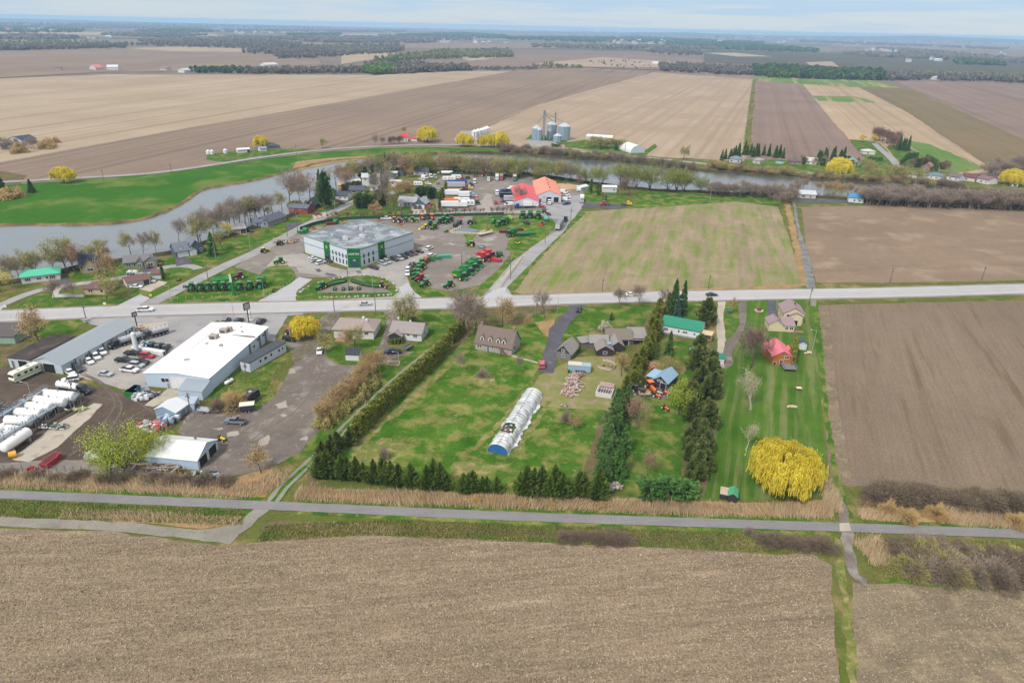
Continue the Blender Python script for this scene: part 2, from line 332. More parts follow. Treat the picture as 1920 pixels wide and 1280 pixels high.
S('field',[(1676,150),(2300,176),(2300,420),(1925,264),(1726,175)],m_mv,z=0.19,jit=1,label='mauve field at the right edge')
S('field',[(1240,130),(1412,139),(1414,149),(1228,136)],m_mv,z=0.13,jit=1,label='thin field strip below the tree line')
S('field',[(1414,143),(1500,148),(1640,151),(1690,165),(1600,164),(1500,158),(1414,152)],m_gps,z=0.22,jit=1,label='green striped plots below the tree line')
S('field',[(1520,180),(1600,181),(1640,190),(1640,193),(1535,190)],m_gps,z=0.23,jit=1.5,label='green band crossing the pale field')
S('field',[(1700,262),(1745,272),(1850,316),(1790,326),(1730,318),(1715,290)],m_gps,z=0.24,jit=1.5,label='green patch behind the right hand houses')
ribbon('ditch',[(1414,150),(1406,220),(1399,292)],6,m_meadow,z=0.27,jit=1.0,label='weedy ditch between two fields')
S('lawn',[(1592,262),(1625,264),(1650,270),(1700,322),(1600,318),(1622,298)],m_lawn,z=0.25,jit=0.6)
S('lawn',[(1668,272),(1700,276),(1745,300),(1760,320),(1700,322),(1662,276)],m_lawn,z=0.26,jit=0.6)
S('verge',[(860,271),(1060,280),(1250,296),(1450,306),(1700,312),(1930,344),(2300,398),(2300,420),(1920,364),(1700,352),(1480,336),(1340,324),(1150,304),(1060,298),(950,291),(860,288)],m_meadow,z=0.28,jit=0.8,label='weedy river verge')
S('lawn',[(1395,300),(1450,300),(1560,306),(1620,312),(1720,318),(1740,322),(1640,334),(1540,330),(1430,319),(1395,312)],m_lawn,z=0.30,jit=0.8)
S('lawn',[(1100,262),(1180,268),(1210,282),(1190,290),(1120,284),(1060,276),(1062,268)],m_lawn,z=0.30,jit=0.8)
S('lawn',[(1180,291),(1215,280),(1228,270),(1232,276),(1208,294)],m_lawn,z=0.31,jit=0.5)
S('lawn',[(985,262),(1000,250),(1064,262),(1060,272)],m_lawn,z=0.29,jit=0.5)
S('crop_field',[(-500,395),(-200,364),(0,350),(120,339),(300,327),(500,298),(600,286),(700,279),(800,276),(950,283),(950,291),(860,289),(720,296),(640,299),(560,318),(450,345),(385,357),(340,385),(280,410),(220,420),(120,424),(0,424),(-500,432)],m_crop,z=0.29,jit=0.5,label='bright green crop on the river bend')
S('verge',[(386,300),(388,290),(440,284),(520,280),(590,280),(500,296),(420,304)],m_lawn,z=0.32,jit=0.5)
S('verge',[(-300,350),(0,322),(50,330),(40,346),(-300,380)],m_shade,z=0.33,jit=0.5)
S('gravel_pad',[(850,262),(865,246),(920,247),(905,262),(860,271)],m_asph,z=0.34,jit=0.4)
S('gravel_pad',[(985,272),(990,262),(1040,266),(1045,272),(1030,279)],m_asph,z=0.34,jit=0.4)
W_far=[(-500,434),(0,424),(120,424),(220,420),(280,410),(340,385),(385,357),(450,345),(520,330),(560,318),(620,304),(700,297),(860,289),(950,291),(1060,298),(1150,304),(1250,315),(1340,324),(1430,331),(1500,337),(1600,344),(1700,351),(1800,357),(1920,364),(2300,398)]
W_near=[(2300,420),(1920,388),(1700,380),(1600,374),(1480,366),(1340,361),(1220,356),(1130,346),(1060,336),(960,322),(860,314),(780,312),(735,318),(700,335),(655,352),(610,372),(545,402),(510,414),(460,430),(400,448),(330,470),(250,484),(150,500),(60,520),(0,532),(-500,600)]
m_water,t,b=newmat('river_water')
b.inputs['Base Color'].default_value=(0.075,0.085,0.09,1);b.inputs['Roughness'].default_value=0.10;b.inputs['Specular IOR Level'].default_value=0.8
g_=nn(t,'ShaderNodeNewGeometry');mpn=nn(t,'ShaderNodeMapping');mpn.inputs['Scale'].default_value=(0.5,0.9,1);n_=nn(t,'ShaderNodeTexNoise');n_.inputs['Detail'].default_value=4
bp=nn(t,'ShaderNodeBump');bp.inputs['Strength'].default_value=0.35;bp.inputs['Distance'].default_value=0.12
t.links.new(g_.outputs['Position'],mpn.inputs[0]);t.links.new(mpn.outputs[0],n_.inputs[0]);t.links.new(n_.outputs[0],bp.inputs['Height']);t.links.new(bp.outputs[0],b.inputs['Normal'])
S('river',W_far+W_near,m_water,z=0.36,jit=0,step=6,label='calm grey river')
def bank(px,w0,h,mat,side=1,label=None):
 pts=catmull([G(*p)for p in px],5);vs=[];fs=[];rr=random.Random(5);K=5
 for i,p in enumerate(pts):
  d=(pts[min(len(pts)-1,i+1)]-pts[max(0,i-1)]).normalized();s=Vector((-d.y,d.x,0))*side
  j=rr.uniform(-0.8,0.8);hh=h*rr.uniform(0.7,1.25)
  for o_,z_ in((-w0*.3+j,0.2),(0.3+j,hh*.7+.36),(w0*.3+j,hh+.36),(w0*.7,hh*.6+.36),(w0,0.2)):vs.append((p.x+s.x*o_,p.y+s.y*o_,z_))
 for i in range(len(pts)-1):
  for k in range(K-1):fs.append((i*K+k,i*K+k+1,(i+1)*K+k+1,(i+1)*K+k))
 me=bpy.data.meshes.new('river_bank');me.from_pydata(vs,[],fs);me.materials.append(mat)
 tag(link('river_bank',me),label,None,None,'structure')
m_bank=ground_mat('bank_earth',(150,128,92),(110,92,68),sc1=8,c3=(92,98,56),c3_amt=0.3,c3_sc=4,speck=0.25,specs=0.7,mid=0.15)
m_bank2=ground_mat('dark_bank_earth',(84,74,56),(66,60,46),sc1=8,c3=(82,94,50),c3_amt=0.35,c3_sc=4,speck=0.25,specs=0.7,mid=0.15)
bank(W_far[:12],3.2,0.9,m_bank,1,'sandy river bank along the crop');bank(W_far[11:],4.5,1.6,m_bank2,1,'dark river bank below the far road');bank(W_near,4.0,1.0,m_bank2,1,'grassy near river bank')
S('meadow',[(-600,640)]+[(-500,602),(0,534),(60,522),(150,502),(250,486),(330,472),(400,450),(460,432),(510,416),(545,404),(610,374),(655,354),(700,337),(735,320),(780,314),(860,316),(960,324),(1060,338),(1130,348),(1220,358),(1340,363),(1480,368),(1600,376),(1700,382),(1920,390),(2300,422)]+[(2600,700),(2500,1500),(-600,1500)],m_meadow,z=0.03,jit=0)
T=0.05
S('field',[(1085,398),(1150,393),(1300,382),(1380,376),(1458,386),(1474,430),(1508,536),(1300,541),(1100,548),(985,552),(952,545),(962,520)],m_fm,z=0.06,label='tan field turning green in streaks')
S('lawn',[(1195,350),(1310,358),(1460,364),(1458,388),(1380,378),(1300,384),(1180,392),(1192,372)],m_lawn2,z=0.07)
S('field',[(1503,388),(1700,385),(1930,396),(2300,430),(2300,545),(1920,529),(1700,530),(1530,530),(1512,470)],m_fq,z=0.06,label='bare soil field right of the ditch')
S('field',[(1527,573),(1700,568),(1920,563),(2300,560),(2500,900),(1920,925),(1800,915),(1690,905),(1592,912),(1552,900),(1548,760)],m_fr,z=0.06,label='harrowed field with dark streaks on the right')
S('field',[(-500,985),(0,992),(200,998),(340,1014),(420,1026),(480,1018),(560,1006),(700,1004),(1000,1016),(1300,1030),(1520,1040),(1556,1062),(1574,1300),(1590,1500),(-500,1500)],m_fg,z=0.06,jit=0.35,label='coarse pinkish stubble field in the foreground')
S('field',[(1598,1092),(1920,1104),(2300,1120),(2300,1500),(1640,1500),(1606,1280)],m_fb,z=0.06,jit=0.3,label='darker soil field in the bottom right corner')
for p,m_ in[
([(20,582),(60,558),(120,546),(200,552),(240,556),(300,500),(380,500),(350,520),(280,545),(215,576)],m_lawn),
([(0,520),(40,510),(130,500),(140,525),(60,545),(0,575)],m_meadow),
([(125,515),(150,500),(240,490),(290,486),(330,484),(420,455),(460,440),(505,452),(440,480),(360,505),(260,520),(165,533)],m_lawn),
([(478,455),(500,430),(545,408),(600,395),(640,380),(672,372),(660,385),(600,405),(560,425),(520,447),(470,462)],m_lawn),
([(625,408),(680,383),(710,372),(770,380),(830,385),(830,402),(700,408)],m_lawn),
([(795,366),(828,366),(838,396),(798,402)],m_lawn),
([(248,566),(262,554),(340,530),(420,500),(500,462),(530,440),(560,428),(580,432),(520,470),(440,510),(380,530),(300,566)],m_lawn),
([(268,576),(300,562),(400,528),(455,500),(500,498),(540,497),(556,515),(545,535),(520,552),(480,563)],m_lawn),
([(558,566),(554,553),(575,536),(610,526),(650,519),(690,516),(720,522),(744,536),(748,548),(738,556),(650,561),(575,567)],m_lawn),
([(426,602),(430,592),(455,586),(540,585),(542,588),(534,600)],m_lawn),
([(60,618),(105,597),(150,599),(158,606),(135,625),(90,640),(60,640)],m_lawn),
([(0,640),(30,625),(80,630),(60,660),(20,684),(0,700)],m_shade),
([(500,655),(560,620),(620,585),(632,590),(600,625),(560,655),(520,690),(505,720),(520,770),(455,780),(420,762),(400,760),(385,735),(440,690),(470,690)],m_lawn2),
([(700,585),(720,583),(722,600),(716,640),(695,670),(672,684),(625,682),(600,668),(600,640),(660,645),(706,630)],m_lawn),
([(780,582),(850,578),(862,590),(850,610),(800,660),(740,715),(690,765),(640,810),(580,855),(540,870),(530,862),(570,830),(620,795),(640,770),(700,690),(722,672),(740,680),(780,650),(796,620),(795,600)],m_lawn),
([(885,600),(1000,590),(1060,574),(1075,576),(1040,600),(1030,630),(1018,680),(1000,705),(1000,745),(940,830),(960,850),(1010,760),(1130,760),(1140,900),(1100,920),(930,915),(760,905),(640,880),(600,880),(640,835),(700,790),(800,700),(860,650),(890,630)],m_lawn2),
([(1062,610),(1090,575),(1130,574),(1215,572),(1228,585),(1205,612),(1120,615),(1085,635),(1050,640)],m_lawn),
([(1230,575),(1330,565),(1345,600),(1300,600),(1240,600)],m_lawn),
([(1180,735),(1240,750),(1290,690),(1240,640),(1340,640),(1360,700),(1345,760),(1320,840),(1290,930),(1180,930),(1150,900),(1160,800)],m_lawn),
([(1345,568),(1400,564),(1530,560),(1530,600),(1540,760),(1555,930),(1400,940),(1290,930),(1320,840),(1345,760),(1360,700),(1352,620)],m_mown),
([(1100,346),(1175,365),(1170,385),(1090,389),(1092,372)],m_lawn),
([(1486,370),(1500,360),(1560,364),(1585,368),(1580,374),(1520,376),(1490,377)],m_lawn),
([(960,470),(880,466),(900,420),(960,404),(1040,404),(1052,420),(1030,440),(1000,462),(985,466)],m_lawn2),
([(795,560),(775,545),(770,525),(776,515),(800,530),(880,545),(930,550),(900,556)],m_lawn),
([(925,512),(990,452),(1010,452),(960,490),(930,528),(912,548),(890,552),(905,530)],m_lawn2)]:
 T+=0.0;S('lawn',p,m_,z=0.085,jit=0.3)
S('lawn',[(0,937),(250,945),(470,956),(462,974),(380,966),(240,962),(60,966),(-60,962),(-60,936)],m_lawn2,z=0.087)
ribbon('verge',[(-200,912),(250,926),(490,938)],1.6,m_lawn,z=0.088,jit=.4)
ribbon('verge',[(545,944),(1000,956),(1560,977)],1.6,m_lawn,z=0.088,jit=.4)
ribbon('verge',[(560,958),(1000,982),(1560,1003)],1.9,m_lawn2,z=0.088,jit=.6)
ribbon('verge',[(1600,980),(1920,990),(2200,1000)],1.6,m_lawn,z=0.088,jit=.4)
ribbon('verge',[(1570,1010),(1582,1090),(1592,1200),(1602,1320)],1.5,m_worn,z=0.088,jit=.5)
ribbon('verge',[(1640,1080),(1780,1096),(1930,1102),(2200,1112)],2.2,m_lawn2,z=0.088,jit=.5)
ribbon('verge',[(1528,560),(1536,640),(1552,760),(1570,900),(1590,970)],2.0,m_lawn,z=0.089,jit=.4)
ribbon('verge',[(1530,566),(1700,561),(1920,556),(2200,552)],5.0,m_meadow,z=0.089,jit=.5)
ribbon('verge',[(985,553),(1300,544),(1500,536)],3.4,m_sand,z=0.089,jit=.5)
ribbon('verge',[(1530,536),(1920,528),(2200,524)],3.0,m_meadow,z=0.089,jit=.5)
ribbon('verge',[(1475,380),(1487,430),(1502,500),(1512,536)],3.5,m_sand,z=0.089,jit=.7)
ribbon('verge',[(958,545),(985,505),(1040,448),(1092,398)],4.5,m_lawn2,z=0.090,jit=.6)
S('reed_litter',[(560,914),(900,925),(1200,934),(1400,944),(1545,936),(1562,930),(1564,968),(1400,966),(1000,950),(700,938),(552,930)],m_sand,z=0.092)
S('reed_litter',[(-60,888),(200,892),(420,900),(500,880),(530,885),(500,932),(250,918),(-60,905)],m_sand,z=0.092)
S('reed_litter',[(120,960),(260,966),(455,968),(440,985),(380,990),(200,976),(110,972)],m_sand,z=0.092)
S('reed_litter',[(500,975),(740,985),(1000,992),(1500,1012),(1550,1030),(1300,1022),(900,1002),(560,998),(490,996)],m_shade,z=0.092)
S('reed_litter',[(1610,930),(1920,940),(2200,950),(2200,985),(1920,984),(1620,975)],m_sand,z=0.092)
S('reed_litter',[(548,316),(556,304),(620,297),(692,293),(690,299),(625,308),(560,321)],m_sand,z=0.45,jit=.6)
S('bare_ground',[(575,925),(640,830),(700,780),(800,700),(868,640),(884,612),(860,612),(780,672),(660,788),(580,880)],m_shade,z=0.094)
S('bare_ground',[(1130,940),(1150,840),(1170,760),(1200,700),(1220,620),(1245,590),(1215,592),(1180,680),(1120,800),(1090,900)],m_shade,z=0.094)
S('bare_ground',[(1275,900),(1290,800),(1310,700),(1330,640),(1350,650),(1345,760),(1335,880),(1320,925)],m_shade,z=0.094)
S('bare_ground',[(1010,705),(1080,670),(1150,665),(1175,700),(1150,770),(1060,765),(1000,760),(990,735)],ground_mat('worn_yard',(142,140,92),(128,134,76),sc1=7,c3=(160,142,116),c3_amt=0.42,c3_sc=5,speck=0.14,specs=0.5,mid=0.12),z=0.094)
S('bare_ground',[(860,575),(1000,572),(1060,575),(1000,590),(985,610),(920,608),(870,615),(850,590)],m_shade,z=0.094)
S('bare_ground',[(1000,605),(1040,600),(1036,640),(1020,625)],m_sand,z=0.095)
S('bare_ground',[(790,402),(835,366),(1000,340),(1090,345),(1080,356),(1000,352),(900,350),(830,330),(740,345),(700,360),(720,372),(790,372)],m_meadow,z=0.094)
S('gravel_yard',[(440,500),(520,450),(600,424),(680,408),(800,402),(900,402),(960,405),(1000,402),(1045,412),(1060,400),(1088,392),(1070,412),(1020,450),(960,470),(940,500),(900,535),(850,545),(800,545),(776,515),(800,480),(700,520),(600,520),(500,520)],m_gravel,z=0.10)
S('lawn',[(880,466),(868,436),(884,420),(902,410),(1035,408),(1045,424),(1005,464),(960,474),(948,468),(958,440),(900,430)],m_lawn2,z=0.103)
S('lawn',[(884,418),(888,406),(960,404),(960,416),(920,418)],m_lawn,z=0.104)
S('truck_yard',[(800,352),(830,330),(890,325),(990,330),(1040,345),(1060,352),(1095,360),(1090,380),(1080,398),(1040,402),(960,398),(860,396),(820,395),(815,375),(790,368)],m_gravel,z=0.10)
S('dark_yard',[(-80,690),(20,690),(90,700),(160,720),(260,740),(330,745),(360,770),(330,800),(270,850),(180,878),(-80,890)],m_dirt,z=0.10)
S('bare_ground',[(100,862),(180,862),(270,880),(320,888),(200,890),(-60,886),(-60,872)],m_gravel,z=0.103)
S('gravel_yard',[(560,655),(600,640),(606,668),(640,684),(680,686),(700,680),(690,700),(660,740),(620,780),(560,850),(500,880),(430,895),(380,880),(360,850),(330,810),(360,770),(420,764),(480,770),(520,740),(545,690)],m_gravel2,z=0.10)
S('gravel_yard',[(530,640),(580,612),(620,586),(640,584),(625,610),(600,640),(600,665),(560,680)],m_gravel2,z=0.102)
S('driveway',[(700,584),(738,580),(748,590),(736,620),(728,640),(735,660),(778,660),(740,672),(700,690),(680,690),(716,640),(724,604),(720,586)],m_gravel2,z=0.106)
S('yard_pavement',[(150,600),(300,575),(400,572),(560,570),(570,590),(540,592),(530,605),(515,640),(500,640),(410,600),(270,720),(300,745),(240,730),(140,705),(118,700),(220,625)],m_asph,z=0.104)
S('yard_pavement',[(140,705),(225,625),(330,645),(270,720),(262,738),(200,722)],m_apron,z=0.107)
S('concrete_pad',[(222,640),(245,608),(316,604),(300,625),(260,650),(230,660)],m_conc,z=0.110)
S('concrete_pad',[(18,862),(100,800),(180,755),(195,757),(110,838),(55,866)],m_conc,z=0.110)
S('concrete_pad',[(272,760),(315,728),(352,733),(320,758),(290,762)],m_conc,z=0.110)
S('asphalt_apron',[(540,570),(570,560),(630,530),(640,518),(560,512),(556,500),(500,500),(520,480),(570,475),(655,502),(676,502),(776,468),(800,462),(812,480),(775,500),(762,515),(768,540),(792,560),(740,565),(600,572)],m_apron,z=0.108)
S('lawn',[(558,566),(554,553),(575,536),(610,526),(650,519),(690,516),(720,522),(744,536),(748,548),(738,556),(650,561),(575,567)],m_lawn,z=0.112)
S('lawn',[(505,500),(540,497),(556,515),(545,535),(520,552),(490,560),(480,520)],m_lawn,z=0.112)
S('lawn',[(566,474),(574,473),(655,501),(652,506),(620,500)],m_meadow,z=0.112)
S('lawn',[(676,502),(776,466),(790,466),(790,470),(700,500),(678,507)],m_meadow,z=0.112)
S('gravel_pad',[(592,549),(610,540),(650,531),(662,524),(675,524),(690,532),(720,540),(735,548),(690,549)],m_gravel,z=0.116)
S('lawn',[(795,562),(775,545),(768,528),(774,518),(790,535),(830,545),(930,548),(905,556)],m_lawn,z=0.112)
S('gravel_pad',[(1350,690),(1310,700),(1290,690),(1330,680)],m_gravel2,z=0.110)
S('bare_ground',[(1195,745),(1250,748),(1262,730),(1215,725),(1190,735)],m_gravel2,z=0.110)
ribbon('river_road',[(-400,392),(-100,352),(0,343),(120,336),(300,324),(500,294.5),(600,282.5),(690,276),(800,272.5),(870,273),(950,277),(1060,282.5),(1150,291),(1240,299),(1320,308),(1420,318),(1530,326),(1640,332),(1700,334)],6.2,m_asph,z=0.42,label='narrow road along the far bank')
ribbon('side_road',[(1700,334),(1672,300),(1650,280),(1640,270)],6,m_asph,z=0.45,label='side road up from the river road')
ribbon('side_road',[(270,575),(330,545),(420,500),(480,473),(560,430),(600,410),(650,385),(670,376)],6.2,m_asph,z=0.13,label='village street running up from the main road')
ribbon('side_road',[(590,416),(650,411),(760,405),(860,400),(960,398),(1040,398)],6.0,ground_mat('pale_street',(186,178,164),(172,164,152),sc1=12,speck=.08,specs=.6,mid=.05),z=0.132,label='pale street in front of the truck yard')
ribbon('side_road',[(-60,600),(0,573),(60,549),(110,538),(200,526),(260,515),(320,500),(360,500),(372,505)],4.5,m_asph,z=0.134,label='narrow lane past the riverside houses')
S('side_road',[(905,556),(930,528),(960,492),(1000,462),(1045,432),(1085,395),(1100,380),(1060,372),(1055,395),(1030,430),(1060,412),(1088,395),(1055,440),(1000,490),(970,520),(945,545),(962,556)][0:5]+[(1060,405),(1080,395),(1070,412),(1062,430),(1010,480),(975,515),(950,540),(962,556)],m_asph,z=0.136,label='road up to the truck garage')
S('apron',[(1000,405),(1030,392),(985,390),(1030,384),(1070,382),(1060,366),(1090,366),(1096,384),(1082,402),(1062,425),(1040,428),(1048,412)],m_asph,z=0.134)
ribbon('concrete_kerb',[(922,551),(945,520),(968,494),(984,478)],1.3,m_conc,z=0.14,jit=.1)
RD=[(-400,611),(-100,597.5),(250,583),(540,576),(890,567),(1100,559.5),(1400,553),(1650,549),(1920,541.5),(2300,530)]
ribbon('road_shoulder',RD,13.4,ground_mat('shoulder_gravel',(160,150,138),(146,136,124),sc1=8,speck=.12,specs=.5,mid=.08),z=0.14,jit=.3,step=4,label='gravel shoulders of the main road')
ribbon('main_road',RD,10.6,m_road,z=0.15,jit=.05,step=4,label='straight pale two lane main road')
for s_ in(-1,1):ribbon('edge_line',RD,0.24,m_line,z=0.16,jit=0,step=4,off=s_*4.0)
for s_ in(-1,1):ribbon('centre_line',RD,0.2,m_yel,z=0.16,jit=0,step=4,off=s_*0.18)
S('road_mouth',[(215,577),(262,552),(280,560),(262,572),(262,577)],m_road,z=0.145)
S('road_mouth',[(475,570),(540,535),(560,520),(585,524),(556,545),(554,562),(560,571)],m_road,z=0.118)
S('road_mouth',[(735,566),(752,550),(748,540),(765,530),(775,548),(800,563)],m_road,z=0.118)
S('road_mouth',[(900,562),(925,545),(950,538),(948,548),(968,558)],m_road,z=0.145)
S('road_mouth',[(-80,592),(-10,574),(10,574),(0,583),(30,585)],m_road,z=0.145)
ribbon('driveway',[(870,577),(860,592)],7,m_gravel2,z=0.12,step=2)
S('driveway',[(1068,572),(1098,571),(1092,584),(1068,606),(1055,630),(1046,660),(1038,700),(1010,700),(1018,670),(1026,640),(1032,615),(1050,595),(1066,580)],m_dark,z=0.12)
ribbon('garden_path',[(960,667),(975,672),(992,676),(1009,681)],1.0,m_conc,z=0.125,step=1)
S('driveway',[(1346,566),(1360,566),(1356,600),(1362,640),(1372,660),(1360,690),(1340,690),(1345,650),(1344,610)],m_conc,z=0.118)
S('driveway',[(1385,563),(1400,563),(1399,600),(1392,630),(1372,660),(1374,684),(1362,692),(1352,676),(1360,640),(1372,632),(1386,610)],m_gravel2,z=0.12)
S('lawn',[(1360,568),(1384,565),(1388,600),(1380,628),(1360,630),(1355,600)],m_lawn,z=0.115)
S('driveway',[(1440,562),(1456,562),(1456,598),(1440,598)],m_dark,z=0.12)
S('driveway',[(1512,541),(1530,541),(1522,500),(1500,430),(1490,378),(1486,378),(1496,440),(1508,510)],ground_mat('puddled_lane',(150,150,152),(116,112,110),sc1=4,speck=.08,specs=.6,mid=.1),z=0.12)
S('driveway',[(1488,372),(1600,374),(1602,381),(1490,380)],m_dark,z=0.121)
S('driveway',[(1520,558),(1532,558),(1530,574),(1520,574)],m_path,z=0.12)
S('driveway',[(326,480),(346,477),(362,493),(332,500)],m_dark,z=0.14)
S('driveway',[(95,533),(125,520),(135,527),(100,540)],m_dark,z=0.14)
S('driveway',[(262,500),(292,498),(296,508),(270,512)],m_dark,z=0.14)
S('driveway',[(536,420),(560,416),(568,420),(540,432)],m_dark,z=0.14)
S('driveway',[(585,402),(610,398),(612,404),(590,412)],m_conc,z=0.14)
S('driveway',[(258,542),(300,526),(315,530),(282,548)],m_conc,z=0.136)
ribbon('garden_path',[(104,558),(106,546),(120,538),(155,530)],2.2,m_conc,z=0.136,step=1.5)
ribbon('garden_path',[(100,556),(158,556)],2.2,m_conc,z=0.136,step=1.5)
S('driveway',[(770,388),(792,388),(800,397),(800,402),(776,402)],m_conc,z=0.136)
S('driveway',[(1096,380),(1160,384),(1175,388),(1160,392),(1090,390)],m_dark,z=0.136)
LN=[(508,944),(540,905),(600,850),(680,770),(760,697),(830,640),(866,606),(876,580)]
ribbon('farm_lane',LN,3.4,m_lawn2,z=0.130,jit=.25)
for s_ in(-1,1):ribbon('lane_wheel_track',LN,0.9,m_path,z=0.136,off=s_*0.95,jit=.15)
ribbon('gravel_track',[(-80,970),(60,981),(200,987),(330,998),(400,1004),(445,994),(474,970),(500,948)],3.0,m_path,z=0.130,jit=.25)
S('gravel_track',[(330,992),(400,992),(450,978),(462,985),(430,1022),(380,1015)],m_path,z=0.128)
TR=[(-300,916),(0,927),(500,948),(1000,969.5),(1570,988.5),(1920,1001.5),(2300,1018)]
ribbon('bike_trail',TR,3.0,m_trail,z=0.15,jit=.06,step=2,label='straight grey bike trail')
ribbon('farm_track',[(1568,925),(1580,960),(1586,990),(1592,1040),(1604,1080),(1625,1092)],2.4,m_gravel2,z=0.140,jit=.5)
ribbon('worn_grass',[(656,842),(700,800),(760,750),(820,700),(868,655)],2.2,m_worn,z=0.098,off=-1.2,jit=.6)
S('worn_grass',[(660,850),(720,820),(760,835),(720,880),(640,885)],m_worn,z=0.097,jit=1)
S('worn_grass',[(850,860),(905,870),(960,870),(900,900),(830,900)],m_worn,z=0.097,jit=1)
ribbon('worn_grass',[(905,850),(960,790),(1000,735)],1.4,m_worn,z=0.097,off=2.6,jit=.5)
ribbon('worn_grass',[(962,858),(1000,800),(1030,752)],1.6,m_worn,z=0.097,jit=.5)
S('worn_grass',[(870,708),(925,706),(935,718),(905,728),(880,722)],m_worn,z=0.097,jit=1)
S('track_patch',[(1572,982),(1592,981),(1596,996),(1574,996)],m_conc,z=0.158)
ribbon('soil_edge',[(1548,585),(1560,740),(1585,905)],3.0,m_fb,z=0.096,jit=.3)
for i in range(13):
 a=G(575+i*6.6,484+i*2.35);d=dH.copy()
 e=G(560+i*6.6,493+i*2.35)
 ribbon('parking_line',[(a.x,a.y),(e.x,e.y)],0.12,m_line,z=0.125,jit=0,step=3,world=True)
for i in range(7):
 a=G(668+i*4.4,508-i*.8);e=G(664+i*4.4,515-i*.8)
 ribbon('parking_line',[(a.x,a.y),(e.x,e.y)],0.12,m_line,z=0.125,jit=0,step=3,world=True)
def hill(px0,px1,dist,hts,mat,label):
 a=G(px0,100);b=G(px1,100);a=a*(dist/a.y);b=b*(dist/b.y);n=80;vs=[];fs=[]
 for i in range(n+1):
  t_=i/n;k=t_*(len(hts)-1);q=min(int(k),len(hts)-2);f=k-q;f=f*f*(3-2*f);h_=hts[q]*(1-f)+hts[q+1]*f
  x=a.x+(b.x-a.x)*t_;y=a.y+(b.y-a.y)*t_
  for oy,hz in((-2500,-3),(-1200,h_*.45),(0,h_),(1400,h_*.5),(2600,-3)):vs.append((x,y+oy,hz+(math.sin(i*1.7)*2 if hz>0 else 0)))
 for i in range(n):
  for k in range(4):fs.append((i*5+k,(i+1)*5+k,(i+1)*5+k+1,i*5+k+1))
 me=bpy.data.meshes.new('hills');me.from_pydata(vs,[],fs);me.materials.append(mat);me.polygons.foreach_set('use_smooth',[True]*len(me.polygons))
 tag(link('hills',me),label,None,None,'structure')
m_hill=ground_mat('hill_forest',(92,104,92),(78,92,84),sc1=900,speck=.05,specs=60,mid=.03)
hill(1300,2250,15000,[0,22,26,46,78,62,46,56,40,26],m_hill,'low blue hills on the right horizon')
hill(1150,1420,15500,[0,30,44,30,0],m_hill,'faint low rise on the horizon')
hill(-500,500,15500,[10,26,20,30,16,0],m_hill,'faint low rise on the left horizon')
m_rut=ground_mat('tyre_rut',(112,100,92),(120,108,100),sc1=3,speck=.1,specs=.5,mid=.1);m_pud=ground_mat('pale_dry_mud',(178,170,162),(164,156,148),sc1=3,speck=.08,specs=.5,mid=.08);m_rutd=ground_mat('dark_rut',(118,108,102),(128,118,110),sc1=3,speck=.1,specs=.5,mid=.1)
for q in([(150,700),(190,722),(215,760),(170,820)],[(158,700),(200,724),(228,764),(190,830)],[(330,750),(270,770),(220,800),(130,855)],[(100,745),(180,735),(240,745),(290,775)],[(20,720),(120,728),(230,755)]):ribbon('tyre_track',q,.5,m_rut,z=.109,jit=.1)
for q in([(600,640),(585,700),(540,760),(470,800),(400,850)],[(612,650),(600,705),(560,765),(490,812),(420,870)],[(700,690),(650,720),(600,720),(575,680)],[(700,680),(655,705),(610,702),(590,670)],[(640,740),(560,790),(470,830)],[(735,600),(718,650),(680,700),(620,760)]):ribbon('tyre_track',q,.5,m_rutd,z=.109,jit=.12)
for q in([(492,822),(505,815),(512,822),(500,835),(490,832)],[(425,812),(445,808),(448,816),(430,818)],[(518,758),(535,752),(538,764),(522,766)],[(526,778),(534,776),(532,783)],[(395,804),(415,802),(410,808)],[(560,825),(575,818),(578,826)],[(440,760),(452,757),(450,764)],[(540,700),(548,690),(552,700)]):S('dry_mud_patch',q,m_pud,z=.110,jit=.5,smooth=True,step=1.0)
for q in([(785,440),(800,447),(792,449)],[(840,455),(856,458),(846,460)],[(905,450),(925,443),(930,446),(912,454)],[(775,447),(790,450),(780,452)],[(905,370),(915,365),(925,385),(912,398),(898,392)],[(890,380),(900,376),(905,388),(893,392)]):S('dry_mud_patch',q,m_pud,z=.112,jit=.8,smooth=True,step=1.5)
for q in([(590,505),(600,504),(604,509),(596,511)],[(668,508),(676,507),(680,512),(670,514)],[(612,512),(632,515),(628,518),(610,515)],[(700,497),(712,500),(708,508),(702,506)]):S('asphalt_patch',q,m_dark,z=.114,jit=.3)
